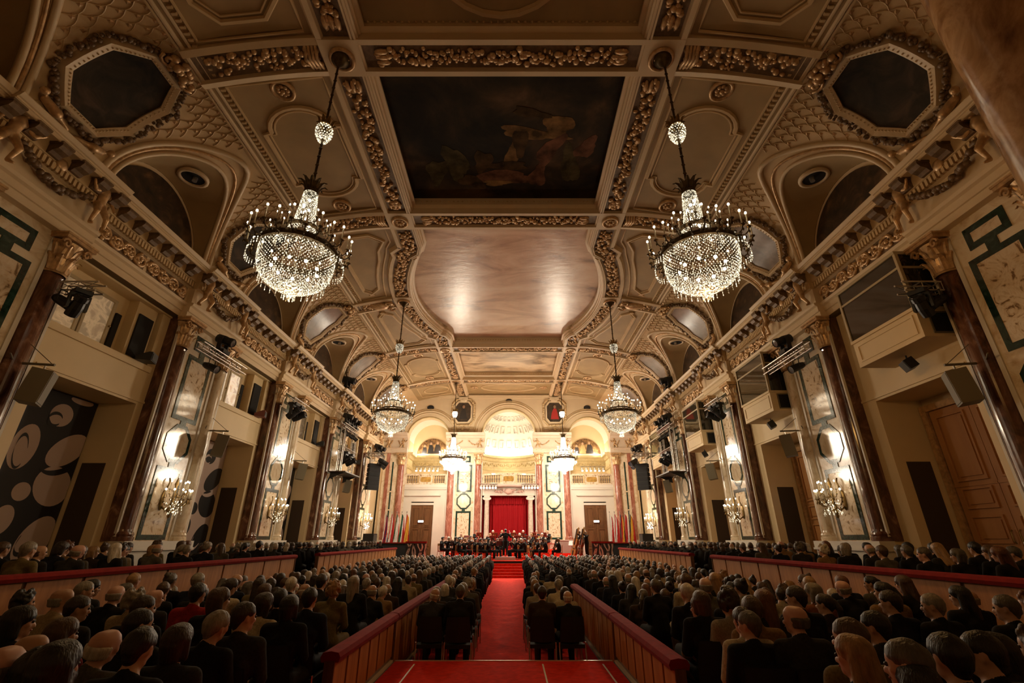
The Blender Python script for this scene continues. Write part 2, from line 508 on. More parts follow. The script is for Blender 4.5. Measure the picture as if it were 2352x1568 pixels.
def capital_mesh():
    mb = MB()
    H = 0.95
    mb.lathe([(0.25, 0), (0.27, 0.03), (0.25, 0.06), (0.25, 0.3), (0.29, 0.6), (0.36, 0.8)], 14, a0=PI, a1=2 * PI)
    for tier, (z, n, h, w) in enumerate(((0.06, 5, 0.38, 0.2), (0.3, 4, 0.42, 0.2))):
        for i in range(n):
            a = PI + PI * (i + 0.5) / n
            leaf(mb, (0.255 * math.cos(a), 0.255 * math.sin(a), z), (math.cos(a), math.sin(a)), h, w, 0.12)
    for sx in (-1, 1):   # volutes
        pts = []
        for i in range(14):
            t = i / 13 * 2.2 * 2 * PI / 2
            r = 0.13 * (1 - i / 16)
            pts.append((sx * (0.27 + r * math.cos(t) * 0.8), -0.30 - 0.03, 0.70 + r * math.sin(t)))
        mb.tube(pts, 0.035, 5)
    mb.box(-0.4, 0.4, -0.42, 0.0, 0.82, 0.90); mb.box(-0.42, 0.42, -0.44, 0.0, 0.90, H)
    return mb.mesh('capital', GILT)
CAP_ME = capital_mesh()

def column_mesh(mat):
    mb = MB()
    prof = [(0.34, 0), (0.34, 0.10), (0.31, 0.12), (0.325, 0.17), (0.30, 0.22), (0.27, 0.25), (0.262, 0.3), (0.262, 1.2), (0.24, 5.62), (0.262, 5.66), (0.25, 5.70)]
    mb.lathe(prof, 18, a0=PI, a1=2 * PI)
    mb.v = [(x, y * 0.78, z) for x, y, z in mb.v]
    return mb.mesh('column', mat, smooth=False)

COLUMN_ME = column_mesh(MARBLE_BR)
COLUMN_END_ME = column_mesh(MARBLE_RED)
COLUMN_PALE_ME = column_mesh(MARBLE)

def oct_poly(w, h, c=0.3):
    return [(-w, -h + c * 2 * h), (-w, h - c * 2 * h), (-w + c * 2 * w, h), (w - c * 2 * w, h), (w, h - c * 2 * h), (w, -h + c * 2 * h), (w - c * 2 * w, -h), (-w + c * 2 * w, -h)]

def shift(p, dz): return [(a, b + dz) for a, b in p]
def rect(w, z0, z1): return [(-w, z0), (w, z0), (w, z1), (-w, z1)]

def make_pier(col_me, z0=0.0, face=MARBLE):
    t = thing('pier', 'x', 'pier', kind='structure')
    mb = MB()
    mb.box(-1.45, 1.45, -0.36, 0.02, z0, 1.70); mb.box(-1.5, 1.5, -0.42, 0.02, 1.70, 1.76); mb.box(-1.47, 1.47, -0.40, 0.02, 1.76, 1.95)
    mb.box(-1.5, 1.5, -0.42, 0.02, z0, z0 + 0.35)
    mb.obj('pedestal', STONE_WHITE, t)
    mb = MB(); mb.box(-1.42, 1.42, -0.015, 0.02, 1.95, 8.6); mb.obj('pier_face', face, t)
    mb = MB()
    for sx in (-1, 1):
        mb.box(sx * 0.82 - 0.05, sx * 0.82 + 0.05, -0.05, -0.015, 1.95, 8.5)
        mb.box(sx * 1.41 - 0.03, sx * 1.41 + 0.03, -0.09, -0.015, 1.95, 8.5)
    mb.obj('edge_moulding', STONE_WHITE, t)
    for sx in (-1, 1):
        link('column', col_me, t, (sx * 1.13, -0.0, 1.95))
        link('capital', CAP_ME, t, (sx * 1.13, 0.0, 7.65))
    for sx in (-1, 1):
        mb = MB(); mb.box(min(sx * 1.40, sx * 1.435), max(sx * 1.40, sx * 1.435), -0.012, 0.31, 1.95, 8.6); mb.obj('pier_return', MARBLE_BR, t)
    # inlaid panels
    for (w, a, b) in ((0.46, 7.86, 8.38), (0.6, 5.52, 7.66), (0.6, 1.98, 4.06)):
        mb = MB(); mb.prism(rect(w - 0.14, a + 0.14, b - 0.14), -0.028, -0.01); mb.obj('inlay_panel', MARBLE_P, t)
        mb = MB(); mb.ring_prism(rect(w, a, b), rect(w - 0.14, a + 0.14, b - 0.14), -0.036, -0.01); mb.obj('inlay_border', MARBLE_GR, t)
    oc, oi = shift(oct_poly(0.58, 0.6), 4.8), shift(oct_poly(0.47, 0.485), 4.8)
    mb = MB(); mb.prism(oi, -0.028, -0.01); mb.obj('octagon_panel', MARBLE, t)
    mb = MB(); mb.ring_prism(oc, oi, -0.036, -0.01); mb.obj('inlay_border', MARBLE_GR, t)
    mb = MB()
    for a, b in ((4.06, 4.2), (5.4, 5.52), (7.66, 7.86)): mb.box(-0.13, 0.13, -0.034, -0.01, a, b)
    mb.obj('inlay_link', MARBLE_GR, t)
    return t

PIER = make_pier(COLUMN_ME)
PIER_POS = []
first = True
for s in (-1, 1):
    for k, yk in enumerate(RIBS):
        lab = '%s marble pier with half columns on the %s wall' % (['first', 'second', 'third', 'fourth', 'fifth'][k] + ' from the camera,', 'mural' if s < 0 else 'wooden door')
        if first:
            o = PIER; o.location = (s * WX, yk, 0); o.rotation_euler = (0, 0, side_rot(s)); o['label'] = lab; first = False
            KIDS[o.name] = list(o.children)
        else:
            o = copy_tree(PIER, None, (s * WX, yk, 0), side_rot(s), lab)
        o['group'] = 'marble wall piers'
        if k > 0:   # the stage-side half column and return of these piers are pale marble
            for ch in o.children:
                far = ch.location.x * (1 if s < 0 else -1) > 0.5
                if ch.name.startswith('column') and far: ch.data = COLUMN_PALE_ME

# ------------------------------------------------------------------ entablature modules (one per pier line)
def scroll_relief(u0, u1, zc, h, n, seed, y=-0.12, thick=0.03):
    """running acanthus scroll as one carved mesh"""
    rnd = random.Random(seed)
    mb = MB(); L = (u1 - u0) / n
    for i in range(n):
        c = u0 + (i + 0.5) * L; sg = 1 if i % 2 == 0 else -1
        pts = []
        for k in range(15):
            t = k / 14
            a = t * 3.1 * PI; r = h * 0.46 * (1 - t * 0.85)
            pts.append((c + r * math.cos(a + PI) * 1.05, y - 0.02, zc + sg * r * math.sin(a) * 0.95))
        mb.tube(pts, [thick * (1.7 - 0.7 * k / 14) for k in range(15)], 6)
        for k in range(20):   # leaves off the stem
            a = rnd.uniform(0, 2 * PI)
            mb.ball((c + math.cos(a) * h * rnd.uniform(0.15, 0.5), y - 0.015, zc + math.sin(a) * h * rnd.uniform(0.1, 0.38)), h * rnd.uniform(0.09, 0.17), 6, 4, 0, (rnd.uniform(0.6, 1.5), 0.6, rnd.uniform(0.5, 1.0)))
        mb.ball((c, y - 0.03, zc), h * 0.12, 6, 4)
    return mb

def make_entablature():
    t = thing('trim_1', 'x', 'cornice', kind='structure')
    def prof(o):   # (y, z) profile
        return [(0.3, 8.6), (-0.02 - o, 8.6), (-0.02 - o, 8.78), (-0.06 - o, 8.79), (-0.06 - o, 8.96), (-0.13 - o, 9.0), (-0.15 - o, 9.08), (-0.06 - o, 9.1), (-0.06 - o, 9.6), (-0.16 - o, 9.62), (0.3, 9.62)]
    def prof2(o):
        return [(0.3, 10.18), (-0.52 - o, 10.18), (-0.53 - o, 10.25), (-0.56 - o, 10.255), (-0.56 - o, 10.29), (-0.60 - o, 10.30), (-0.66 - o, 10.38), (-0.66 - o, 10.40), (-0.5 - o, 10.42), (0.3, 10.42)]
    def prof3(o):
        return [(0.3, 9.6), (-0.12 - o, 9.62), (-0.12 - o, 9.84), (-0.2 - o, 9.86), (-0.2 - o, 10.18), (0.3, 10.18)]
    H = PITCH / 2
    segs = ((-H, -1.5, 0.0), (-1.5, 1.5, 0.2), (1.5, H, 0.0))
    a = MB(); b = MB(); c = MB()
    for u0, u1, o in segs:
        a.prism(prof(o), u0, u1, 'x'); b.prism(prof2(o * 0.6), u0, u1, 'x'); c.prism(prof3(o), u0, u1, 'x')
    a.obj('architrave', PLASTER_SM, t); b.obj('corona', PLASTER_SM, t); c.obj('bed_moulding', PLASTER, t)
    # light bead catching the chandeliers
    d = MB()
    for u0, u1, o in segs:
        d.box(u0, u1, -0.54 - o * 0.6, -0.5 - o * 0.6, 10.15, 10.19)
    d.obj('drip_bead', PLASTER_SM, t)
    # dentils
    d = MB(); n = 60
    for i in range(n):
        u = -H + (i + 0.5) * PITCH / n
        o = 0.2 if abs(u) < 1.5 else 0.0
        d.box(u - 0.032, u + 0.032, -0.22 - o, -0.12 - o, 9.64, 9.82)
    d.obj('dentil_row', PLASTER, t, kind='stuff')
    # modillions
    mm = MB(); mm.prism([(0.0, 9.88), (-0.08, 9.88), (-0.14, 9.95), (-0.26, 10.0), (-0.32, 10.08), (-0.32, 10.18), (0.0, 10.18)], -0.13, 0.13, 'x')
    mm.box(-0.15, 0.15, -0.33, 0.0, 10.13, 10.185)
    me = mm.mesh('modillion', GILT_DK_SHADE)
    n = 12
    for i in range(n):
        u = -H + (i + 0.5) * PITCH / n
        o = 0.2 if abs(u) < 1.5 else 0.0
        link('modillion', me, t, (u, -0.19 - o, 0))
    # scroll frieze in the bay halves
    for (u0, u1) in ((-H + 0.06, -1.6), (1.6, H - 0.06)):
        g0 = MB(); g0.box(u0, u1, -0.066, -0.055, 9.12, 9.59); g0.obj('frieze_shade_strip', GILT_DK_SHADE, t)  # dark strip paints the shade behind the scrolls
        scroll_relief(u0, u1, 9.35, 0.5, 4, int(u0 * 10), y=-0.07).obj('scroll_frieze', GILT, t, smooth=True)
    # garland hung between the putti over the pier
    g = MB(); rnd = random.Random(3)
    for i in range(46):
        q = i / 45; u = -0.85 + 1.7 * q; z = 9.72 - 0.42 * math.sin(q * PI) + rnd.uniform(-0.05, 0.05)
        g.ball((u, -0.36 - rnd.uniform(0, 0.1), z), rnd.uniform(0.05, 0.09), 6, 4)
    g.obj('carved_garland', GILT_DK_SHADE, t, smooth=True, kind='stuff')
    # shield between the putti
    g = MB(); g.ball((0, -0.32, 9.9), 0.26, 10, 6, 0, (1, 0.4, 1)); g.ball((0, -0.40, 9.9), 0.15, 8, 5, 0, (1, 0.4, 1))
    g.obj('shield', GILT, t, smooth=True)
    return t

ENT = make_entablature()
cnt = 0
for s in (-1, 1):
    for k in range(-1, 5):
        yk = RIB0 + PITCH * k
        lab = '%s stretch of cornice with modillions and scroll frieze above the %s wall' % (['near', 'first', 'second', 'third', 'fourth', 'fifth'][k + 1], 'mural' if s < 0 else 'door')
        if cnt == 0:
            o = ENT; o.location = (s * WX, yk, 0); o.rotation_euler = (0, 0, side_rot(s)); o['label'] = lab
            KIDS[o.name] = list(o.children)
        else:
            o = copy_tree(ENT, None, (s * WX, yk, 0), side_rot(s), lab); o.name = 'trim_%d' % (cnt + 1)
        o['group'] = 'cornice along the side walls'
        cnt += 1

# putti: small stucco children seated on the frieze beside each pier
def make_putto():
    b = MB()
    b.cone((0, -0.10, 0.05), 0.085, (0.02, -0.14, 0.33), 0.10)          # torso leaning out
    b.cone((0.02, -0.14, 0.36), 0.045, (0.05, -0.17, 0.45), 0.04)       # neck
    b.ball((0.07, -0.19, 0.53), 0.088, 10, 8)                          # head
    b.ball((0.07, -0.28, 0.52), 0.022, 6, 5)                           # nose
    for a in range(7):
        t = a * 0.9; b.ball((0.07 + 0.06 * math.cos(t), -0.16 + 0.05 * math.sin(t), 0.58), 0.045, 6, 5)   # curls
    b.cone((0.11, -0.15, 0.32), 0.045, (0.26, -0.2, 0.22), 0.036); b.cone((0.26, -0.2, 0.22), 0.036, (0.38, -0.24, 0.36), 0.028)
    b.cone((-0.08, -0.14, 0.32), 0.045, (-0.22, -0.12, 0.22), 0.036); b.cone((-0.22, -0.12, 0.22), 0.036, (-0.28, -0.18, 0.06), 0.028)
    b.cone((0.06, -0.12, 0.02), 0.075, (0.12, -0.24, -0.18), 0.055); b.cone((0.12, -0.24, -0.18), 0.052, (0.10, -0.16, -0.42), 0.036); b.cone((0.10, -0.16, -0.44), 0.034, (0.12, -0.25, -0.47), 0.026)
    b.cone((-0.06, -0.12, 0.02), 0.075, (-0.16, -0.2, -0.2), 0.055); b.cone((-0.16, -0.2, -0.2), 0.052, (-0.24, -0.12, -0.40), 0.036); b.cone((-0.24, -0.12, -0.42), 0.034, (-0.25, -0.21, -0.46), 0.026)
    me = remesh(b, 0.02, 2, 'putto')
    me.materials.append(GILT)
    return me
PUTTO = make_putto()
for s in (-1, 1):
    for k, yk in enumerate(RIBS):
        for sx in (-1, 1):
            o = link('putto_figure', PUTTO, None, (s * (WX - 0.28), yk + sx * 1.12, 9.62), side_rot(s))
            o.scale = (1.25 * (-sx if s < 0 else sx), 1.25, 1.25)
            tag(o, 'stucco child figure on the cornice, %s side of the %s pier, %s wall' % ('camera' if sx < 0 else 'stage', ORD[k + 1], 'mural' if s < 0 else 'door'), 'statue', 'stucco putti on the cornice')

# ------------------------------------------------------------------ coved vault over each bay with lunette
BARREL_A, BARREL_B, BARREL_X = 2.0, 2.2, 10.68
BACK_A, BACK_B = 1.96, 1.95
def make_cove():
    """local: x along the wall centred on the bay, -y into the hall, y=0 at the pier face"""
    t = thing('ceiling_cove', 'x', 'vault', kind='structure')
    H = PITCH / 2
    def L(xabs): return WX - xabs        # |x| -> n (into the hall)
    def arch_z(u):
        return Z_TOP + BARREL_B * math.sqrt(max(0, 1 - (u / BARREL_A) ** 2))
    us = sorted(set([-H + i * PITCH / 48 for i in range(49)] + [BARREL_A * math.sin(PI / 2 * (i / 14)) for i in range(-14, 15)]))
    rows = []
    for u in us:
        tl = cove_t_of_z(arch_z(u)) if abs(u) < BARREL_A else 1.0
        r = []
        for j in range(13):
            xx, zz = cove_pt(tl * j / 12)
            r.append((u, -L(xx), zz))
        rows.append(r)
    MB().grid(rows).obj('cove', PLASTER, t, smooth=True, recalc=False)
    # barrel of the lunette back to the painted wall
    arch = []
    for i in range(29):
        a = PI * i / 28
        u = -BARREL_A * math.cos(a); z = Z_TOP + BARREL_B * math.sin(a)
        xx, _ = cove_pt(cove_t_of_z(z))
        arch.append((u, -L(xx), z))
    rows = []
    for i, p in enumerate(arch):
        a = PI * i / 28
        q = (-BACK_A * math.cos(a), -L(BARREL_X), Z_TOP + BACK_B * math.sin(a))
        rows.append([tuple(p[c] + (q[c] - p[c]) * k / 4 for c in range(3)) for k in range(5)])
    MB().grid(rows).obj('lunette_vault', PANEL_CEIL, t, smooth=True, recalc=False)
    # painted half moon and its border
    yb = -L(BARREL_X) - 0.02
    def half(f, z0=Z_TOP): return [(-BACK_A * f * math.cos(PI * i / 24), z0 + BACK_B * f * math.sin(PI * i / 24)) for i in range(25)]
    m = MB(); m.prism(half(0.93), yb, yb + 0.05); m.obj('lunette_painting', PAINT_LUN, t, label='dark figure painting in the lunette')
    m = MB(); m.prism(half(1.0), yb + 0.03, yb + 0.1); m.obj('lunette_wall', PLASTER_SM, t)
    # arch mouldings
    for k, (dr, r, mt) in enumerate(((0.03, 0.07, PLASTER_SM), (0.17, 0.05, GILT), (0.30, 0.085, PLASTER_SM))):
        pts = []
        for i in range(33):
            a = PI * i / 32
            u = -(BARREL_A + dr) * math.cos(a); z = Z_TOP + (BARREL_B + dr) * math.sin(a)
            xx, _ = cove_pt(cove_t_of_z(min(z, 13.1)))
            pts.append((u, -L(xx) - 0.02, min(z, 13.05)))
        m = MB(); m.tube(pts, r, 6); m.obj('arch_moulding', mt, t, smooth=True)
    # oculus with lamp in the vault crown
    zc = Z_TOP + (BARREL_B + BACK_B) / 2 - 0.08
    m = MB(); m.lathe([(0.44, 0.05), (0.44, -0.03), (0.34, -0.05), (0.32, 0.05)], 20, (0, -0.55, zc), 0); m.obj('oculus_ring', PLASTER_SM, t, smooth=True)
    m = MB(); m.lathe([(0.001, -0.005), (0.32, -0.005), (0.32, 0.03)], 20, (0, -0.55, zc)); m.obj('oculus_hole', BLACK_M, t)
    m = MB(); m.lathe([(0.001, 0.0), (0.07, 0.0), (0.085, 0.16), (0.001, 0.16)], 10, (0, -0.62, zc - 0.14)); m.obj('ceiling_spotlight', STEEL, t)
    # diaper relief of net and rosettes on the cove spandrels
    net = MB(); ros = MB(); rnd = random.Random(5)
    def on(u, tt, off):
        a = tt * PI / 2
        xx, zz = cove_pt(tt)
        return Vector((u, -L(xx - math.sin(a) * off), zz - math.cos(a) * off))
    du, dt = 0.30, 0.30 / 3.97
    nu, nt_ = int(PITCH / du), int(0.86 / dt)
    for i in range(nu + 1):
        for j in range(nt_ + 1):
            u = -H + 0.15 + (i + 0.5 * (j % 2)) * du; tt = 0.055 + j * dt
            if abs(u) > H - 0.12 or tt > 0.93: continue
            xx, zz = cove_pt(tt)
            e = math.hypot(u / (BARREL_A + 0.5), (zz - Z_TOP) / (BARREL_B + 0.42))
            if e < 1.0: continue
            # keep clear of the cartouche over the pier line
            if abs(abs(u) - H) < 0.98 and 0.16 < tt < 0.86: continue
            if abs(abs(u) - H) < 1.2 and 0.25 < tt < 0.75: continue
            c = on(u, tt, 0.035); ring = []
            vs = [tuple(c)]
            for q in range(8):
                a = q * PI / 4; rr = 0.075 if q % 2 else 0.05
                vs.append(tuple(on(u + rr * math.cos(a), tt + rr * math.sin(a) / 3.97, 0.006)))
            ros.add(vs, [(0, 1 + q, 1 + (q + 1) % 8) for q in range(8)])
            for sg in (-1, 1):
                pts = []
                for q in range(4):
                    f = q / 3
                    uu = u + sg * du / 2 * f + 0.04 * math.sin(f * PI) - sg * 0.0
                    pts.append(on(uu, tt - dt * 0.5 + dt * f, 0.012))
                net.tube(pts, 0.014, 4)
    ros.obj('rosette_pattern', GILT, t, kind='stuff')
    net.obj('net_relief', PLASTER, t, kind='stuff')
    # upper moulding lines where the cove meets the side ceiling
    for (tt, r, mt) in ((0.0, 0.055, PLASTER_SM), (0.03, 0.035, PLASTER), (-0.03, 0.04, PLASTER_SM)):
        xx, zz = cove_pt(max(0, tt))
        if tt < 0: xx, zz = 7.68, side_z(7.68)
        m = MB(); m.tube([(-H, -L(xx), zz - 0.03), (H, -L(xx), zz - 0.03)], r, 6); m.obj('cove_moulding', mt, t)
    m = MB()
    for i in range(44):
        u = -H + (i + 0.5) * PITCH / 44
        m.box(u - 0.03, u + 0.03, -L(7.55) - 0.06, -L(7.55) + 0.06, side_z(7.55) - 0.07, side_z(7.55) - 0.005)
    m.obj('bead_row', PLASTER, t, kind='stuff')
    return t
COVE = make_cove()
cnt = 0
for s in (-1, 1):
    for k in range(-2, 4):
        yc = RIB0 + PITCH * (k + 0.5)
        lab = '%s coved vault with painted lunette over the %s wall' % (['rearmost', 'nearest', 'first full', 'second full', 'third full', 'fourth full'][k + 2], 'mural' if s < 0 else 'door')
        if cnt == 0:
            o = COVE; o.location = (s * WX, yc, 0); o.rotation_euler = (0, 0, side_rot(s)); o['label'] = lab
            KIDS[o.name] = list(o.children)
        else:
            o = copy_tree(COVE, None, (s * WX, yc, 0), side_rot(s), lab)
        o['group'] = 'coved vaults with lunettes'
        cnt += 1
# plain half bay next to the end wall
for s in (-1, 1):
    rows = []
    y0 = RIBS[-1]
    for i in range(7):
        y = y0 + (YEND - y0) * i / 6
        rows.append([(s * cove_pt(j / 12)[0], y, cove_pt(j / 12)[1]) for j in range(13)])
    o = MB().grid(rows).obj('cove_end', PLASTER, None, smooth=True, recalc=False)
    tag(o, 'plain coved corner beside the end wall above the %s side' % ('mural' if s < 0 else 'door'), 'vault', kind='structure')

# cartouche paintings over the pier lines
def make_cartouche(mat):
    t = thing('cartouche', 'x', 'painting frame')
    L = 3.97
    def on(u, tt, off):
        a = tt * PI / 2
        xx, zz = cove_pt(tt)
        return (u, -(WX - (xx - math.sin(a) * off)), zz - math.cos(a) * off)
    def mapped(poly, off):
        return [on(p[0], 0.5 + p[1] / L, off) for p in poly]
    def subdiv(poly, n=5):
        out = []
        for i in range(len(poly)):
            a, b = poly[i], poly[(i + 1) % len(poly)]
            out += [(a[0] + (b[0] - a[0]) * k / n, a[1] + (b[1] - a[1]) * k / n) for k in range(n)]
        return out
    inner = subdiv(oct_poly(0.80, 1.12, 0.27)); outer = subdiv(oct_poly(0.98, 1.30, 0.27)); outer2 = subdiv(oct_poly(1.05, 1.38, 0.27))
    # painting surface
    rows = []
    for j in range(13):
        v = -1.12 + 2.24 * j / 12
        lim = 0.80 if abs(v) < 0.515 else 0.80 - (abs(v) - 0.515) / 0.605 * 0.432
        rows.append([on(-lim + 2 * lim * i / 6, 0.5 + v / L, 0.06) for i in range(7)])
    MB().grid(rows).obj('painting', mat, t, smooth=True)
    def band(p, q, o1, o2):
        m = MB(); a = mapped(p, o1); b = mapped(q, o2); n = len(a)
        m.add(a + b, [(i, (i + 1) % n, (i + 1) % n + n, i + n) for i in range(n)])
        return m
    m = band(inner, outer, 0.10, 0.17); n = len(inner)
    m.add(mapped(outer, 0.17) + mapped(outer2, 0.0), [(i, (i + 1) % n, (i + 1) % n + n, i + n) for i in range(n)])
    m.add(mapped(inner, 0.10) + mapped(inner, 0.05), [(i, (i + 1) % n, (i + 1) % n + n, i + n) for i in range(n)])
    m.obj('frame', PLASTER_SM, t)
    m = MB(); big = subdiv(oct_poly(0.86, 1.18, 0.27), 9)
    for p in big:
        m.octa(on(p[0], 0.5 + p[1] / L, 0.14), 0.028)
    m.obj('egg_beads', PLASTER, t, kind='stuff')
    # leafy swags around the frame
    m = MB(); rnd = random.Random(11)
    wide = subdiv(oct_poly(1.13, 1.44, 0.27), 14)
    for i, p in enumerate(wide):
        for q in range(2):
            c = on(p[0] + rnd.uniform(-0.05, 0.05), 0.5 + (p[1] + rnd.uniform(-0.06, 0.06)) / L, rnd.uniform(0.04, 0.16))
            m.ball(c, rnd.uniform(0.04, 0.075), 5, 4)
    m.obj('leaf_swag', GILT_DK_SHADE, t, smooth=True, kind='stuff')
    # scrolled shell at the head, small figures at the foot
    m = MB()
    for k in range(26):
        a = rnd.uniform(0, 2 * PI); r = rnd.uniform(0.05, 0.42)
        c = on(r * math.cos(a) * 1.2, 0.5 + (-1.62 + 0.55 * r * math.sin(a)) / L, rnd.uniform(0.08, 0.26))
        m.ball(c, rnd.uniform(0.06, 0.12), 6, 4)
    for sg in (-1, 1):
        pts = []
        for q in range(12):
            a = q / 11 * 2.6 * PI; r = 0.2 * (1 - q / 14)
            pts.append(on(sg * (0.34 + r * math.cos(a)), 0.5 + (-1.56 + r * math.sin(a)) / L, 0.2))
        m.tube(pts, 0.045, 5)
    m.obj('shell_crest', GILT, t, smooth=True)
    m = MB()
    for sg in (-1, 1):
        m.cone(on(sg * 0.75, 0.5 + 1.5 / L, 0.12), 0.1, on(sg * 0.5, 0.5 + 1.62 / L, 0.2), 0.12)
        m.ball(on(sg * 0.92, 0.5 + 1.38 / L, 0.2), 0.1, 8, 6)
        m.cone(on(sg * 0.5, 0.5 + 1.62 / L, 0.18), 0.08, on(sg * 0.12, 0.5 + 1.7 / L, 0.12), 0.05)
    me = remesh(m, 0.03, 1, 'foot_figures'); me.materials.append(GILT); link('foot_figures', me, t)
    return t
CART = [make_cartouche(PAINT_OCT), make_cartouche(PAINT_OCT2)]
used = [False, False]
for s in (-1, 1):
    for k, yk in enumerate(RIBS):
        i = 0 if k == 0 or (k == 1 and s < 0) else 1
        lab = 'eight-sided painting in leafy stucco frame above the %s pier of the %s wall' % (ORD[k + 1], 'mural' if s < 0 else 'door')
        if not used[i]:
            o = CART[i]; used[i] = True; KIDS[o.name] = list(o.children)
            o.location = (s * WX, yk, 0); o.rotation_euler = (0, 0, side_rot(s)); o['label'] = lab
        else:
            o = copy_tree(CART[i], None, (s * WX, yk, 0), side_rot(s), lab)
        o['group'] = 'cartouche paintings in the cove'

# ------------------------------------------------------------------ ceiling
ceil = thing('ceiling', 'painted and coffered hall ceiling framed by garland beams', 'ceiling', kind='structure')
Z_BEAM, Z_PAINT = 13.47, 14.1
BEAM_X = 4.13
def beam_path():
    """centre line of the long beam on the positive side, with the bulge round the middle painting"""
    pts = [(BEAM_X, YBACK), (BEAM_X, 16.75), (4.2, 17.0), (4.62, 17.35)]
    R = 10.2; cx = 5.42 - R; cy = 21.7
    a0 = math.asin(4.15 / R)
    for i in range(17):
        a = -a0 + 2 * a0 * i / 16
        pts.append((cx + R * math.cos(a), cy + R * math.sin(a)))
    pts += [(4.62, 26.05), (4.2, 26.4), (BEAM_X, 26.65), (BEAM_X, YEND)]
    return pts
BP = beam_path()
def offset_path(path, off):
    out = []
    for i, p in enumerate(path):
        a = Vector(path[max(i - 1, 0)]); b = Vector(path[min(i + 1, len(path) - 1)])
        d = (b - a).normalized()
        out.append((p[0] + d.y * off, p[1] - d.x * off))   # + off = to +x for a path running +y
    return out
def sweep(path, prof, sx=1):
    """prof: (offset, z) open polyline swept along a plan path"""
    rows = []
    for (off, z) in prof:
        rows.append([(sx * p[0], p[1], z) for p in offset_path(path, off)])
    return MB().grid(rows)
def beam_x(y, off=0.0):
    q = offset_path(BP, off)
    for a, b in zip(q, q[1:]):
        if a[1] <= y <= b[1]:
            f = (y - a[1]) / max(1e-6, b[1] - a[1])
            return a[0] + (b[0] - a[0]) * f
    return BEAM_X + off

def garland_mesh(L, w, name, seed, dens=30, r=0.075, across=False):
    rnd = random.Random(seed); mb = MB()
    n = int(L * dens)
    for i in range(n):
        y = -L / 2 + L * (i + rnd.random()) / n
        x = rnd.uniform(-w, w) * (0.75 + 0.25 * math.sin(i * 0.7))
        rr = rnd.uniform(0.6, 1.25) * r
        p = (x, y, -rr * 0.35 - rnd.random() * 0.05)
        if across: p = (p[1], p[0], p[2])
        mb.ball(p, rr, 6, 4, 0, (rnd.uniform(0.7, 1.4), rnd.uniform(0.7, 1.4), 0.8))
    for e in (-1, 1):   # acanthus ends
        for q in (-1, 0, 1):
            c = [q * w * 0.6, e * (L / 2 - 0.16), -0.05]
            if across: c = [c[1], c[0], c[2]]
            mb.ball(c, 0.13, 7, 5, 0, (0.6, 1.6, 0.6) if not across else (1.6, 0.6, 0.6))
    return mb.mesh(name, GILT, smooth=True)
G_LONG = garland_mesh(5.3, 0.26, 'carved_garland', 21)
G_CROSS = garland_mesh(6.5, 0.24, 'carved_garland', 22, across=True)
G_SIDE = garland_mesh(2.5, 0.24, 'carved_garland', 23, across=True)

beam_prof = [(-0.62, 14.2), (-0.62, 13.90), (-0.70, 13.88), (-0.70, 13.80), (-0.60, 13.78), (-0.60, 13.66), (-0.55, 13.64), (-0.55, 13.54), (-0.50, 13.52), (-0.50, Z_BEAM), (-0.44, Z_BEAM), (-0.44, Z_BEAM + 0.03), (-0.41, Z_BEAM + 0.03), (-0.41, Z_BEAM), (-0.36, Z_BEAM), (-0.34, 13.60), (0.34, 13.60), (0.36, Z_BEAM), (0.50, Z_BEAM), (0.54, 13.55), (0.60, 13.62), (0.60, 13.8)]
for sx in (-1, 1):
    b = sweep(BP, beam_prof, sx).obj('long_beam', PLASTER_SM, ceil, recalc=False)
    g_ = sweep(BP, [(-0.33, 13.596), (0.33, 13.596)], sx).obj('garland_shade_strip', GILT_DK_SHADE, b, recalc=False)  # recess shade of the beam channel, painted as a dark strip
    # egg and dart inside the painting frame
    m = MB()
    for a, c in zip(offset_path(BP, -0.64), offset_path(BP, -0.64)[1:]):
        n = max(1, int(math.hypot(c[0] - a[0], c[1] - a[1]) / 0.17))
        for i in range(n):
            f = (i + 0.5) / n
            y = a[1] + (c[1] - a[1]) * f
            if y < 6 or y > 35: continue
            m.octa((sx * (a[0] + (c[0] - a[0]) * f), y, 13.93), 0.045)
    m.obj('egg_row', PLASTER, b, kind='stuff')
    for yy in (BAYS[0], BAYS[3]):
        link('carved_garland', G_LONG, b, (sx * BEAM_X, yy, 13.6), kind='stuff')
    # garlands on the bulged beam
    m = MB(); rnd = random.Random(31)
    L = [p for p in BP if 15.3 < p[1] < 28]
    L = [(BEAM_X, 15.7)] + L + [(BEAM_X, 27.6)]
    for a, c in zip(L, L[1:]):
        n = int(math.hypot(c[0] - a[0], c[1] - a[1]) * 30) + 1
        for i in range(n):
            f = rnd.random(); y = a[1] + (c[1] - a[1]) * f
            if abs(y - 21.64) < 0.6: continue
            rr = rnd.uniform(0.05, 0.095)
            m.ball((sx * (a[0] + (c[0] - a[0]) * f + rnd.uniform(-0.25, 0.25)), y, 13.58 - rr * 0.35), rr, 6, 4, 0, (1.1, 1.1, 0.8))
    m.obj('carved_garland', GILT, b, smooth=True, kind='stuff')
    g = garland_mesh(4.0, 0.26, 'carved_garland', 25)
    for yy in (5.5, 37.4):
        link('carved_garland', g, b, (sx * BEAM_X, yy, 13.6), kind='stuff')
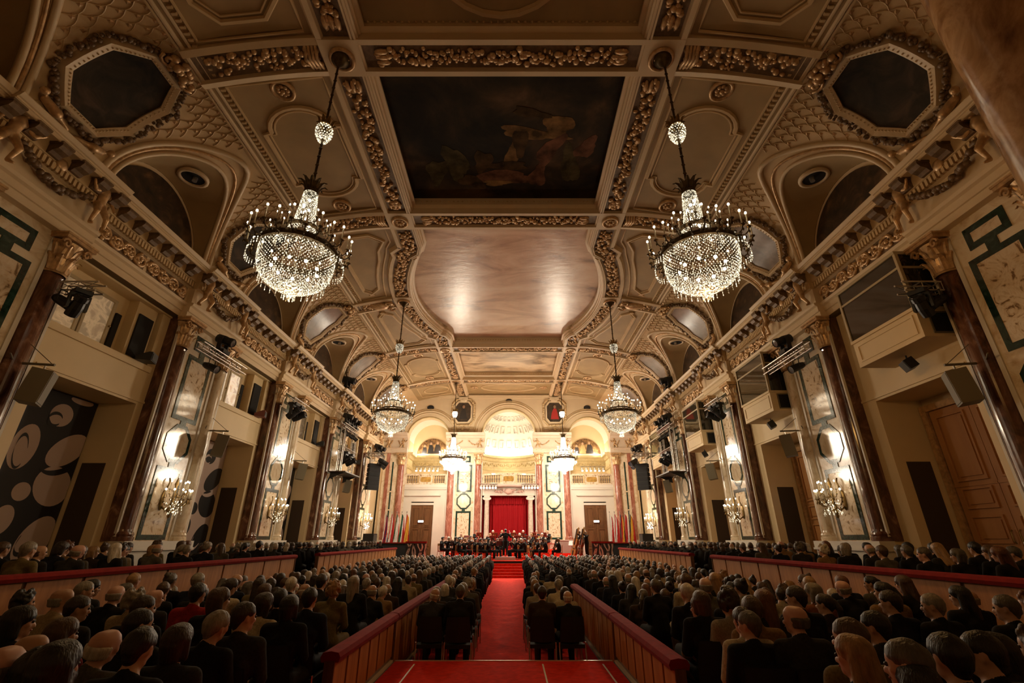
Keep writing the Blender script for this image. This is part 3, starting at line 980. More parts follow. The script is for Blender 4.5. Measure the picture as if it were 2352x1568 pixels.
# cross ribs: middle part and the two side parts
def ros_mesh():
    m = MB()
    m.lathe([(0.33, 0.02), (0.34, -0.05), (0.28, -0.09), (0.24, -0.03), (0.22, 0.02)], 20)
    for q in range(8):
        a = q * PI / 4
        m.ball((0.13 * math.cos(a), 0.13 * math.sin(a), -0.03), 0.07, 6, 4, 0, (1, 1, 0.6))
    m.ball((0, 0, -0.06), 0.07, 8, 5)
    return m.mesh('rosette', GILT, smooth=True)
ROS = ros_mesh()
for k, yk in enumerate(RIBS):
    m = MB()
    prof = [(-0.62, 14.2), (-0.62, 13.8), (-0.5, 13.72), (-0.5, Z_BEAM), (-0.36, Z_BEAM), (-0.34, 13.6), (0.34, 13.6), (0.36, Z_BEAM), (0.5, Z_BEAM), (0.5, 13.72), (0.62, 13.8), (0.62, 14.2)]
    if k != 2:
        xs = beam_x(yk, -0.45)
        m.grid([[(-xs, yk + p[0], p[1]), (xs, yk + p[0], p[1])] for p in prof])
        r = m.obj('cross_rib', PLASTER_SM, ceil, recalc=False)
        mg = MB(); mg.box(-xs, xs, yk - 0.33, yk + 0.33, 13.594, 13.6); mg.obj('garland_shade_strip', GILT_DK_SHADE, r)  # dark strip: painted shade in the rib channel
        link('carved_garland', G_CROSS, r, (0, yk, 13.59), kind='stuff')
        m = MB()
        for i in range(40):
            for sy in (-1, 1):
                m.octa((-3.35 + 6.7 * i / 39, yk + sy * 0.64, 13.93), 0.045)
        m.obj('egg_row', PLASTER, r, kind='stuff')
    for sx in (-1, 1):
        x0 = beam_x(yk, 0.5)
        p2 = [(-0.52, 13.9), (-0.52, -0.14), (-0.36, -0.18), (-0.34, -0.06), (0.34, -0.06), (0.36, -0.18), (0.52, -0.14), (0.52, 13.9)]
        rows = []
        for (a, dz) in p2:
            row = []
            for i in range(9):
                x = x0 + (7.9 - x0) * i / 8
                row.append((sx * x, yk + a, (side_z(x) + dz) if dz < 1 else dz))
            rows.append(row)
        r = MB().grid(rows).obj('side_rib', PLASTER_SM, ceil, recalc=False)
        MB().grid([[(sx * (x0 + (7.85 - x0) * i / 8), yk + a_, side_z(x0 + (7.85 - x0) * i / 8) - 0.064) for i in range(9)] for a_ in (-0.33, 0.33)]).obj('garland_shade_strip', GILT_DK_SHADE, r, recalc=False)  # painted shade again, along the side rib channel
        m = MB(); rnd = random.Random(k + 40)
        for i in range(95 if k != 2 else 50):
            x = x0 + 0.1 + (7.6 - x0 - 0.2) * rnd.random(); rr = rnd.uniform(0.05, 0.1)
            m.ball((sx * x, yk + rnd.uniform(-0.26, 0.26), side_z(x) - 0.07 - rr * 0.3), rr, 6, 4)
        for q in range(4):   # scrolled end next to the beam
            m.tube([(sx * (x0 + 0.1 + q * 0.09), yk - 0.32, side_z(x0) - 0.12), (sx * (x0 + 0.16 + q * 0.09), yk, side_z(x0) - 0.2), (sx * (x0 + 0.1 + q * 0.09), yk + 0.32, side_z(x0) - 0.12)], 0.05, 6)
        m.obj('carved_garland', GILT, r, smooth=True, kind='stuff')
        m = MB(); xb = beam_x(yk)
        m.box(sx * xb - 0.5, sx * xb + 0.5, yk - 0.5, yk + 0.5, Z_BEAM - 0.005, 13.7); c = m.obj('crossing_block', PLASTER_SM, ceil)
        link('rosette', ROS, c, (sx * xb, yk, Z_BEAM - 0.01))
        if k == 2:   # shield cartouche beside the bulge
            m = MB(); cxx = sx * 6.7
            m.ball((cxx, yk, side_z(6.7) - 0.16), 0.42, 12, 6, 0, (1.3, 0.8, 0.4))
            for sg in (-1, 1):
                for sh in (-1, 1):
                    pts = [(cxx + sg * (0.55 + 0.22 * (1 - q / 12) * math.cos(q * 0.62)), yk + sh * (0.26 + 0.2 * (1 - q / 12) * math.sin(q * 0.62)), side_z(6.7) - 0.2) for q in range(11)]
                    m.tube(pts, 0.05, 5)
            m.obj('shield_cartouche', GILT, r, smooth=True)
# side ceilings with their mouldings, per bay
for sx in (-1, 1):
    rows = []
    n = 90
    for i in range(n + 1):
        y = YBACK + (YEND - YBACK) * i / n
        x0 = beam_x(y, 0.55)
        rows.append([(sx * (x0 + (7.9 - x0) * j / 8), y, side_z(x0 + (7.9 - x0) * j / 8) + (0.0)) for j in range(9)])
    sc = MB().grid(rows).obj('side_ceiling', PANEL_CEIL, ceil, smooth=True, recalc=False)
    def loop(pts, r=0.06, mat=PLASTER, closed=True, name='panel_moulding'):
        m = MB(); m.tube([(sx * p[0], p[1], side_z(p[0]) - 0.015) for p in pts], r, 6, closed=closed)
        m.obj(name, mat, sc)
    for k, yc in enumerate([RIB0 - PITCH / 2] + BAYS + [37.3]):
        hl = 3.36 - 0.62 if k < 5 else 1.3
        xa, xb = beam_x(yc, 0.62) + 0.12, 7.45
        # outer border of the bay
        bo = []
        for i in range(13):
            y = yc - hl + 2 * hl * i / 12
            bo.append((beam_x(y, 0.62) + 0.16, y))
        bo += [(xb, yc + hl), (xb, yc - hl)]
        loop(bo, 0.04)
        if k in (1, 4):
            cxm = 6.1; w = 1.12 if k == 1 else 1.15; h = 1.35
            pts = []
            for e in (1, -1):
                pts.append((cxm + e * w, yc + e * (h - 0.35))); pts.append((cxm + e * (w - 0.0), yc + e * h * 0.82)); pts.append((cxm + e * (w - 0.2), yc + e * h * 0.82))
                for i in range(13):
                    a = PI * i / 12
                    pts.append((cxm + e * (w - 0.2) * math.cos(a), yc + e * (h * 0.82 + 0.75 * math.sin(a))))
                pts.append((cxm - e * (w - 0.2), yc + e * h * 0.82)); pts.append((cxm - e * w, yc + e * h * 0.82))
            loop(pts, 0.075)
            loop([(cxm + (p[0] - cxm) * 0.88, yc + (p[1] - yc) * 0.93) for p in pts], 0.03)
            for e in (-1, 1):
                r = link('rosette', ROS, sc, (sx * cxm, yc + e * 2.42, side_z(cxm) - 0.01))
        elif k in (2, 3, 0):
            e = 1 if k == 2 else -1
            poly = []
            xi = lambda y: beam_x(y, 0.62) + 0.42
            y0, y1 = yc - hl + 0.35, yc + hl - 0.35
            xo = 7.1
            poly += [(xi(y0) + 0.5, y0), (xo - 0.4, y0), (xo, y0 + 0.5), (xo, y1 - 0.5), (xo - 0.4, y1), (xi(y1) + 0.5, y1), (xi(y1 - 0.5), y1 - 0.5)]
            for i in range(6):
                y = y1 - 0.9 - (y1 - y0 - 1.4) * i / 5
                poly.append((xi(y), y))
            loop(poly, 0.075)
            loop([(6.2 + (p[0] - 6.2) * 0.9, yc + (p[1] - yc) * 0.94) for p in poly], 0.03)
        else:
            loop([(6.05 + 1.0 * math.cos(a * PI / 10), yc + 0.85 * math.sin(a * PI / 10)) for a in range(20)], 0.06)
# near and far middle fields and the paintings
def field(name, x, y0, y1, z, mat, parent, label=None):
    m = MB(); m.box(-x, x, y0, y1, z, z + 0.08); return m.obj(name, mat, parent, label=label)
field('ceiling_painting', 3.7, 8.6, 14.5, Z_PAINT, PAINT_DK, ceil, 'dark figure painting in the first ceiling frame')
field('ceiling_painting', 5.7, 15.2, 28.0, Z_PAINT, PAINT_SKY, ceil, 'cloudy sky painting in the large bulging ceiling frame')
field('ceiling_painting', 3.7, 28.6, 34.8, Z_PAINT, PAINT_LAND, ceil, 'smaller landscape painting in the far ceiling frame')
FIGC = [M('painted_' + n_, c_, 0.9, spec=0.1, var=0.7, scale=2.2) for n_, c_ in (('umber', (0.06, 0.034, 0.014)), ('ochre', (0.17, 0.096, 0.036)), ('rose', (0.12, 0.055, 0.03)), ('olive', (0.06, 0.046, 0.02)))]
pf = [o for o in COL.objects if o.name.startswith('ceiling_painting')][0]
def blob_poly(cx, cy, a, b, rot, seed):
    r_ = random.Random(seed); out = []
    for i in range(22):
        t = 2 * PI * i / 22; k = 1 + 0.22 * math.sin(3 * t + seed) + r_.uniform(-0.1, 0.1)
        x, y = a * k * math.cos(t), b * k * math.sin(t)
        out.append((cx + x * math.cos(rot) - y * math.sin(rot), cy + x * math.sin(rot) + y * math.cos(rot)))
    return out
for i, (cx, cy, a, b, r, c) in enumerate(((-0.1, 13.2, 1.25, 0.32, 0.0, 2), (0.3, 12.0, 0.22, 0.75, 0.3, 1), (0.9, 11.2, 1.1, 0.22, 0.15, 1), (0.55, 11.6, 0.25, 0.6, 0, 0), (1.75, 10.9, 0.5, 0.42, 0.4, 1), (1.55, 11.9, 0.28, 0.8, 0.5, 2), (2.3, 12.6, 0.3, 0.9, -0.2, 3), (2.75, 11.8, 0.3, 0.5, 0.5, 2),
        (-1.7, 12.5, 0.4, 0.85, -0.2, 3), (-0.75, 12.4, 0.3, 0.5, 0.2, 0), (-2.4, 12.9, 0.35, 0.6, 0.3, 3), (0.0, 12.6, 0.9, 0.18, 0.0, 0), (1.2, 13.1, 0.3, 0.55, 0.1, 2), (-1.2, 13.4, 0.5, 0.3, 0.4, 0), (0.85, 10.4, 0.6, 0.16, 0.2, 0), (-0.3, 13.45, 0.5, 0.14, 0, 1))):
    m = MB(); m.prism(blob_poly(cx, cy, a, b, r, i), Z_PAINT - 0.004 - 0.0004 * i, Z_PAINT, 'z'); m.obj('painted_figure', FIGC[c], pf)
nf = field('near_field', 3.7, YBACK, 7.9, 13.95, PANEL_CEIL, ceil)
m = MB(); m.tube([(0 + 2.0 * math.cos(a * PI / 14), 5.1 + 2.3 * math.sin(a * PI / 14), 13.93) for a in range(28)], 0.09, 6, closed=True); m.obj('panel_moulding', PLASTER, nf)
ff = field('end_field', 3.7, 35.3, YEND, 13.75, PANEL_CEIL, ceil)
m = MB(); m.tube([(0 + 2.3 * math.cos(a * PI / 14), 37.4 + 1.0 * math.sin(a * PI / 14), 13.73) for a in range(28)], 0.06, 6, closed=True); m.obj('panel_moulding', PLASTER, ff)
for sx in (-1, 1): link('rosette', ROS, ff, (sx * 2.9, 37.4, 13.74))
m = MB(); m.box(-12.3, 12.3, YBACK, YEND + 3.2, 14.6, 14.7); m.obj('roof_slab', BLACK_M, ceil)

# ------------------------------------------------------------------ end wall
ew = thing('wall_end', 'pale stone end wall behind the stage with three tall arches', 'wall', (0, YEND, 0), kind='structure')
R1, S1 = 2.23, 10.1
R2, S2, C2 = 1.75, 9.85, 6.8
def zb(x):
    if abs(x) < R1: return S1 + math.sqrt(R1 * R1 - x * x)
    d = abs(x) - C2
    if abs(d) < R2: return S2 + math.sqrt(R2 * R2 - d * d)
    return None
xs = set()
for i in range(-20, 21): xs.add(round(R1 * math.sin(PI / 2 * i / 20), 4)); [xs.add(round(sg * (C2 + R2 * math.sin(PI / 2 * i / 20)), 4)) for sg in (-1, 1)]
xs |= {-10.6, -9.6, -4.4, -3.6, -2.9, 2.9, 3.6, 4.4, 9.6, 10.6}
xs = sorted(xs)
m = MB()
for a, b in zip(xs, xs[1:]):
    mid = (a + b) / 2
    if zb(mid) is None:
        z0a = z0b = 0.0
    else:
        z0a = zb(a) or (S1 if abs(a) < 3 else S2); z0b = zb(b) or (S1 if abs(b) < 3 else S2)
    m.add([(a, 0, z0a), (b, 0, z0b), (b, 0, 14.4), (a, 0, 14.4)], [(0, 1, 2, 3)])
    m.add([(a, 0, z0a), (b, 0, z0b), (b, 0.6, z0b), (a, 0.6, z0a)], [(0, 1, 2, 3)])
for x in (-R1, R1, -C2 - R2, -C2 + R2, C2 - R2, C2 + R2):
    m.add([(x, 0, 0), (x, 0.6, 0), (x, 0.6, 10.1), (x, 0, 10.1)], [(0, 1, 2, 3)])
m.obj('arch_wall', PLASTER_SM, ew, recalc=False)
# stone lower walls below the balconies
def lower_wall():
    m = MB()
    for sg in (-1, 1):
        x0, x1 = C2 - R2, C2 + R2
        d0, d1 = 6.05, 7.87
        for a, b, z0, z1 in ((x0, d0, 0, 6.1), (d1, x1, 0, 6.1), (d0, d1, 4.78, 6.1)):
            m.box(min(sg * a, sg * b), max(sg * a, sg * b), 0.12, 0.5, z0, z1)
        # entablature moulding under the balcony and shelf over the door
        m.box(min(sg * x0, sg * x1), max(sg * x0, sg * x1), -0.02, 0.14, 5.85, 6.1)
        m.box(min(sg * x0, sg * x1), max(sg * x0, sg * x1), 0.02, 0.14, 5.72, 5.85)
        m.box(min(sg * 5.5, sg * 8.4), max(sg * 5.5, sg * 8.4), -0.06, 0.14, 5.22, 5.30)
    for sg in (-1, 1):
        m.box(min(sg * 2.14, sg * 2.25), max(sg * 2.14, sg * 2.25), 0.05, 0.5, 0, 6.1)
    m.box(-2.25, 2.25, 0.0, 0.5, 5.25, 6.1)
    m.box(-2.3, 2.3, -0.12, 0.2, 5.9, 6.12)
    return m
lower_wall().obj('lower_wall', STONE_WHITE, ew)
# arch mouldings
for (c, R, S) in ((0, R1, S1), (-C2, R2, S2), (C2, R2, S2)):
    for dr, r, mt in ((0.06, 0.06, GOLD_LT), (0.45, 0.05, PLASTER_SM), (0.62, 0.08, PLASTER_SM), (0.78, 0.045, PLASTER)):
        a0 = 0.0
        m = MB(); m.tube([(c + (R + dr) * math.cos(PI * i / 32), -0.02, S + (R + dr) * math.sin(PI * i / 32)) for i in range(33)], r, 6)
        m.obj('arch_moulding', mt, ew, smooth=True)
    # small dark oculus above each arch crown
    m = MB(); m.lathe([(0.001, 0), (0.30, 0), (0.30, 0.02)], 18); o = m.obj('oculus', BLACK_M, ew, loc=(c, -0.03, S + R + 0.42 + (0.35 if c == 0 else 0.5)))
    o.rotation_euler = (PI / 2, 0, 0); o.scale = (1, 0.7, 1)
# cornice line under the ceiling
m = MB(); m.box(-7.6, 7.6, -0.16, 0.02, 13.5, 13.62); m.box(-7.6, 7.6, -0.08, 0.02, 13.36, 13.5); m.obj('top_moulding', PLASTER_SM, ew)

# end-wall piers
def end_pier_entab(parent, w):
    m = MB()
    def p(o): return [(0.1, 8.6), (-0.12 - o, 8.6), (-0.12 - o, 8.9), (-0.22 - o, 8.95), (-0.22 - o, 9.0), (-0.08 - o, 9.02), (-0.08 - o, 9.75), (-0.25 - o, 9.8), (-0.36 - o, 9.95), (-0.55 - o, 10.0), (-0.62 - o, 10.2), (0.1, 10.2)]
    m.prism(p(0.26), -w, w, 'x')
    m.obj('entablature', STONE_TAN, parent)
    m = MB()
    for i in range(int(2 * w / 0.17)):
        u = -w + 0.09 + i * 0.17
        m.box(u - 0.05, u + 0.05, -0.5, -0.3, 9.8, 9.93)
    m.obj('dentil_row', STONE_TAN, parent, kind='stuff')
    g = MB(); rnd = random.Random(9)
    for sg in (-1, 1):
        for i in range(26):
            q = i / 25
            g.ball((sg * (0.25 + (w - 0.5) * q), -0.38, 9.6 - 0.35 * math.sin(q * PI) + rnd.uniform(-0.03, 0.03)), rnd.uniform(0.03, 0.06), 6, 4)
    g.obj('carved_garland', GILT, parent, smooth=True, kind='stuff')
    for sx in (-1, 1):
        o = link('relief_figure', PUTTO, parent, (sx * (w - 0.42), -0.2, 9.28)); o.scale = (1.0 * sx, 0.9, 0.9)
for sg in (-1, 1):
    pr = copy_tree(PIER, None, (sg * 3.62, YEND - 0.02, 0), 0, 'tall pier with green framed marble panels %s the red curtain, on the flag-%s side' % ('beside', 'and-mural' if sg < 0 else 'and-bass'))
    pr['label'] = 'tall marble pier with green framed panels between curtain and %s' % ('mural-side end door' if sg < 0 else 'end door behind the basses')
    for ch in pr.children:
        if ch.name.startswith('column'): ch.data = COLUMN_END_ME
    end_pier_entab(pr, 1.62)
    # corner pier
    t = thing('corner_pier', 'corner pier with rose marble column at the %s end of the stage wall' % ('mural side' if sg < 0 else 'door side'), 'pier', (sg * 9.45, YEND - 0.02, 0), kind='structure', group='corner piers of the stage wall')
    m = MB(); m.box(-1.0, 1.05, -0.30, 0.02, 0, 1.95); m.box(-1.05, 1.1, -0.36, 0.02, 1.7, 1.78); m.obj('pedestal', STONE_WHITE, t)
    m = MB(); m.box(-0.95, 0.98, -0.015, 0.02, 1.95, 8.6); m.obj('pier_face', MARBLE, t)
    link('column', COLUMN_END_ME, t, (-sg * 0.55, 0, 1.95)); link('capital', CAP_ME, t, (-sg * 0.55, 0, 7.65))
    for (z0, z1) in ((1.98, 4.1), (4.2, 5.5), (5.6, 7.9)):
        m = MB(); m.box(sg * 0.14 - 0.06, sg * 0.14 + 0.06, -0.03, -0.01, z0, z1); m.obj('green_strip', MARBLE_GR, t)
    m = MB(); m.box(sg * 0.55 - 0.14, sg * 0.55 + 0.14, -0.05, -0.01, 1.95, 8.6); m.obj('rose_strip', MARBLE_RED, t)
    end_pier_entab(t, 1.0)

# octagonal portraits between the arches
for sg in (-1, 1):
    t = thing('portrait_medallion', 'eight-sided portrait of a %s figure in leafy frame above the arches' % ('dark robed' if sg < 0 else 'red robed'), 'painting', (sg * 3.95, YEND - 0.02, 12.1), group='portraits between the arches')
    m = MB(); m.prism(oct_poly(0.66, 0.85, 0.2), -0.05, 0.0); m.obj('painting', M_noise('portrait_ground', [(0.3, (0.03, 0.022, 0.016)), (0.7, (0.09, 0.06, 0.04))], 2, 5, 1, 0.4), t)
    m = MB(); m.ring_prism(oct_poly(0.78, 0.97, 0.2), oct_poly(0.66, 0.85, 0.2), -0.14, 0.0); m.obj('frame', PLASTER_SM, t)
    rb = M('robe_paint', (0.03, 0.025, 0.022) if sg < 0 else (0.42, 0.03, 0.025), 0.5)
    m = MB(); m.prism([(-0.34, -0.6), (0.36, -0.6), (0.26, -0.1), (0.16, 0.32), (-0.08, 0.34), (-0.24, -0.05)], -0.056, -0.05); m.obj('painted_robe', rb, t)
    m = MB(); m.prism([(0.03 + 0.11 * math.cos(a * PI / 6), 0.48 + 0.14 * math.sin(a * PI / 6)) for a in range(12)], -0.058, -0.05); m.obj('painted_head', M('painted_skin', (0.32, 0.18, 0.1), 0.5), t)
    g = MB(); rnd = random.Random(2)
    for p in oct_poly(0.98, 1.16, 0.2): pass
    poly = oct_poly(0.95, 1.14, 0.2)
    for i in range(8):
        a, b = poly[i], poly[(i + 1) % 8]
        for q in range(9):
            f = q / 9; g.ball((a[0] + (b[0] - a[0]) * f, -0.06, a[1] + (b[1] - a[1]) * f), rnd.uniform(0.07, 0.12), 6, 4)
    g.obj('leaf_swag', PLASTER, t, smooth=True, kind='stuff')
    g = MB(); g.box(-0.4, 0.4, -0.3, 0, 1.08, 1.3); g.ball((0, -0.2, 1.05), 0.2, 8, 5, 0, (1.6, 0.6, 1)); g.obj('console', PLASTER_SM, t)
    g = MB(); g.tube([(-0.95, -0.04, -1.4), (-0.6, -0.06, -1.34), (-0.5, -0.06, -1.55), (-0.2, -0.06, -1.4), (0, -0.08, -1.28), (0.2, -0.06, -1.4), (0.5, -0.06, -1.55), (0.6, -0.06, -1.34), (0.95, -0.04, -1.4)], 0.055, 6); g.ball((0, -0.08, -1.5), 0.14, 8, 5); g.obj('ribbon_relief', PLASTER, t, smooth=True)

# central apse with coffered half dome
DOMEW = M('dome_stucco', (0.80, 0.74, 0.62), 0.55)
ap = thing('apse', 'white coffered half dome behind the middle arch', 'apse', (0, YEND + 0.5, 0), kind='structure')
RA = 2.65
m = MB(); m.lathe([(RA, 6.1), (RA, 7.55)], 24, a0=0, a1=PI); m.obj('apse_wall', WALL_CREAM, ap, recalc=False)
m = MB(); m.lathe([(RA, 7.5), (RA - 0.05, 7.55), (RA - 0.08, 7.75), (RA - 0.03, 7.8), (RA - 0.03, 8.3), (RA - 0.12, 8.36), (RA - 0.2, 8.55), (RA - 0.38, 8.62), (RA - 0.42, 8.8), (RA - 0.12, 8.82), (RA - 0.02, 8.7)], 32, a0=0, a1=PI); m.obj('apse_cornice', GOLD_LT, ap, recalc=False)
m = MB()
for i in range(40):
    a = PI * (i + 0.5) / 40
    m.ball(((RA - 0.07) * math.cos(a), (RA - 0.07) * math.sin(a), 8.05 + 0.08 * math.sin(i * 1.9)), 0.12, 6, 4, 0, (1, 0.5, 0.8))
m.obj('scroll_frieze', GOLD_LT, ap, smooth=True)
RD = RA - 0.02; ZD = 8.75; HD = 3.75
rows = []
for i in range(15):
    t_ = PI / 2 * i / 14
    rows.append([(RD * math.cos(t_) * math.cos(PI * j / 32), RD * math.cos(t_) * math.sin(PI * j / 32), ZD + HD * math.sin(t_)) for j in range(33)])
MB().grid(rows).obj('half_dome', DOMEW, ap, smooth=True, recalc=False)
m = MB()
for i, (e0, e1) in enumerate(((0.12, 0.26), (0.36, 0.50), (0.60, 0.72))):
    nn = 11
    for j in range(nn):
        a0, a1 = PI * (j + 0.2) / nn, PI * (j + 0.8) / nn
        def q(e, a, f): return (RD * f * math.cos(e * PI / 2) * math.cos(a), RD * f * math.cos(e * PI / 2) * math.sin(a), ZD + HD * f * math.sin(e * PI / 2))
        o_ = [q(e0, a0, 0.999), q(e0, a1, 0.999), q(e1, a1, 0.999), q(e1, a0, 0.999)]
        de, da = 0.025, PI * 0.07 / nn
        i_ = [q(e0, a0, 0.975), q(e0, a1, 0.975), q(e1, a1, 0.975), q(e1, a0, 0.975)]
        k_ = [q(e0 + de, a0 + da, 0.975), q(e0 + de, a1 - da, 0.975), q(e1 - de, a1 - da, 0.975), q(e1 - de, a0 + da, 0.975)]
        m.add(o_ + i_ + k_, [(0, 1, 5, 4), (1, 2, 6, 5), (2, 3, 7, 6), (3, 0, 4, 7), (4, 5, 9, 8), (5, 6, 10, 9), (6, 7, 11, 10), (7, 4, 8, 11)])
m.obj('coffer_frame', DOMEW, ap, recalc=False)
m = MB(); m.box(-2.7, 2.7, -0.6, 2.7, 5.95, 6.1); m.obj('gallery_floor', STONE_WHITE, ap)
for x in (-1.7, 0.0, 1.7):
    y = math.sqrt(max(0.1, 2.25 ** 2 - x * x))
    point_light('cove_lamp', ap, (x, y, 8.98), P_DOME, DOME_C, 0.1)
point_light('gallery_lamp', ap, (0, 1.2, 7.2), 25, WARM2, 0.2)
m = MB(); n_ = 28
o_ = [(2.2 * math.cos(PI * i / n_), S1 + 2.2 * math.sin(PI * i / n_)) for i in range(n_ + 1)]; q_ = [(3.4 * math.cos(PI * i / n_), S1 + 3.4 * math.sin(PI * i / n_)) for i in range(n_ + 1)]
o_ = [(2.2, 6.1)] + o_ + [(-2.2, 6.1)]; q_ = [(3.4, 6.1)] + q_ + [(-3.4, 6.1)]
m.grid([[(p[0], 0.09, p[1]) for p in o_], [(p[0], 0.09, p[1]) for p in q_]]); m.obj('apse_surround', DOMEW, ap, recalc=False)

# side niches behind the side arches
for sg in (-1, 1):
    t = thing('gallery_niche', 'vaulted gallery niche with painted lunette above the %s end door' % ('mural-side' if sg < 0 else 'bass-side'), 'niche', (sg * C2, YEND + 0.5, 0), kind='structure', group='gallery niches')
    D = 2.1
    m = MB(); m.box(-R2 - 0.1, R2 + 0.1, D, D + 0.1, 6.0, 12.2); m.box(-R2 - 0.12, -R2, 0, D, 6.0, 9.9); m.box(R2, R2 + 0.12, 0, D, 6.0, 9.9); m.box(-R2 - 0.1, R2 + 0.1, -0.35, D, 5.95, 6.1); m.obj('niche_wall', WALL_CREAM, t)
    m = MB()
    m.grid([[(R2 * math.cos(PI * i / 20), y, S2 + R2 * math.sin(PI * i / 20)) for i in range(21)] for y in (0.1, D)]); m.obj('niche_vault', DOMEW, t, smooth=True, recalc=False)
    m = MB()
    pf = [(0.0, 7.5), (0.06, 7.55), (0.1, 7.75), (0.05, 7.8), (0.05, 8.3), (0.14, 8.36), (0.24, 8.55), (0.40, 8.62), (0.44, 8.8), (0.0, 8.82)]
    m.prism([(D - a, z) for a, z in pf], -R2, R2, 'x')
    for sx in (-1, 1): m.prism([(sx * (R2 - a), z) for a, z in pf], 0, D, 'y')
    m.obj('niche_cornice', GOLD_LT, t)
    m = MB()
    for i in range(22): m.ball((-R2 + 0.1 + i * (2 * R2 - 0.2) / 21, D - 0.07, 8.05 + 0.08 * math.sin(i * 1.9)), 0.11, 6, 4, 0, (1, 0.5, 0.8))
    m.obj('scroll_frieze', GOLD_LT, t, smooth=True)
    m = MB(); m.prism([(1.35 * math.cos(PI * i / 20), 9.0 + 1.35 * math.sin(PI * i / 20)) for i in range(21)], D - 0.06, D - 0.01); m.obj('lunette_painting', M_noise('golden_lunette', [(0.34, (0.05, 0.025, 0.012)), (0.5, (0.22, 0.11, 0.04)), (0.62, (0.40, 0.24, 0.09)), (0.8, (0.5, 0.36, 0.2))], 2.2, 8, 1.0, 0.45), t)
    # painted standing figures
    fg = MB()
    for i, (x, h, w) in enumerate(((-0.75, 0.75, 0.24), (-0.2, 1.0, 0.28), (0.4, 1.05, 0.34))):
        fg.prism([(x - w, 9.02), (x + w, 9.02), (x + w * 0.8, 9.02 + h * 0.5), (x + w * 0.5, 9.02 + h * 0.75), (x - w * 0.5, 9.02 + h * 0.75), (x - w * 0.7, 9.02 + h * 0.45)], D - 0.068, D - 0.06, mi=i % 2)
        fg.prism([(x + 0.1 * math.cos(a * PI / 5), 9.02 + h * 0.87 + 0.12 * math.sin(a * PI / 5)) for a in range(10)], D - 0.068, D - 0.06, mi=2)
    fg.obj('painted_figures', [M('fig_dark', (0.035, 0.025, 0.02), 0.5), M('fig_gold', (0.42, 0.30, 0.12), 0.5) if sg > 0 else M('fig_black', (0.02, 0.016, 0.014), 0.5), M('fig_skin', (0.5, 0.3, 0.18), 0.5)], t)
    for x in (-0.9, 0.9): point_light('cove_lamp', t, (x, D - 0.5, 9.0), P_NICHE, DOME_C, 0.08)
    point_light('gallery_lamp', t, (0, 1.0, 7.3), 14, WARM2, 0.2)

# balustrades
def baluster_mesh(mat):
    m = MB(); m.lathe([(0.055, 0), (0.055, 0.06), (0.035, 0.09), (0.06, 0.2), (0.07, 0.28), (0.035, 0.42), (0.03, 0.48), (0.055, 0.52), (0.055, 0.58)], 8)
    return m.mesh('baluster', mat, smooth=True)
BAL = baluster_mesh(M_noise('brown_balustrade_marble', [(0.35, (0.10, 0.06, 0.035)), (0.6, (0.30, 0.2, 0.13)), (0.75, (0.55, 0.45, 0.34))], 5, 6, 1, 0.25))
def balustrade(c, w, bow, lab):
    t = thing('balustrade', lab, 'balustrade', (c, YEND - 0.02, 6.1), kind='structure', group='gallery balustrades')
    def yy(x): return 0.12 - bow * (1 - (x / w) ** 2)
    def strip(z0, z1, d):
        m = MB(); n = 12
        a = [[(-w + 2 * w * i / n, yy(-w + 2 * w * i / n) + e, z) for i in range(n + 1)] for e, z in ((-d, z0), (-d, z1), (d, z1), (d, z0), (-d, z0))]
        return m.grid(a)
    strip(0.0, 0.12, 0.11).obj('bottom_rail', MARBLE_P, t); strip(0.70, 0.85, 0.13).obj('top_rail', MARBLE_P, t)
    m = MB(); m.box(-0.55, 0.55, yy(0) - 0.1, yy(0) + 0.1, 0.12, 0.70); o = m.obj('centre_block', MARBLE_P, t)
    m = MB(); m.prism([(-0.42, 0.25), (-0.3, 0.2), (0.3, 0.2), (0.42, 0.25), (0.42, 0.55), (0.3, 0.6), (-0.3, 0.6), (-0.42, 0.55)], yy(0) - 0.12, yy(0) - 0.1); m.obj('onyx_panel', M('onyx', (0.42, 0.24, 0.06), 0.25, var=0.4, scale=5), o)
    n = int((w - 0.75) / 0.17)
    for sg in (-1, 1):
        for i in range(n):
            x = sg * (0.68 + (w - 0.78) * (i + 0.5) / n)
            link('baluster', BAL, t, (x, yy(x), 0.12))
        m = MB(); m.box(sg * w - 0.1, sg * w + 0.1, yy(sg * w) - 0.12, yy(sg * w) + 0.12, 0.0, 0.8); m.obj('end_post', MARBLE_P, t)
balustrade(0, 2.1, 0.55, 'bowed marble balustrade of the gallery above the red curtain')
balustrade(-C2, 1.66, 0.0, 'straight marble balustrade above the end door near the mural wall')
balustrade(C2, 1.66, 0.0, 'straight marble balustrade above the end door behind the basses')
m = MB(); m.grid([[(x, -0.45 * (1 - (x / 2.2) ** 2) + dy, z) for x in [-2.2 + 4.4 * i / 12 for i in range(13)]] for dy, z in ((0.0, 5.9), (-0.1, 6.0), (-0.14, 6.1), (0.3, 6.1))]); m.obj('bowed_ledge', STONE_WHITE, ew)
m = MB(); rnd = random.Random(4)
for i in range(60):
    q = rnd.uniform(-1, 1); m.ball((q * 1.15, -0.06, 5.58 + rnd.uniform(-0.2, 0.2) * (1.1 - abs(q))), rnd.uniform(0.05, 0.1), 6, 4, 0, (1, 0.6, 1))
m.ball((0, -0.08, 5.58), 0.24, 10, 6, 0, (1.3, 0.5, 1)); m.obj('rose_relief', M('rose_stucco', (0.62, 0.42, 0.34), 0.5), ew, smooth=True, kind='stuff')

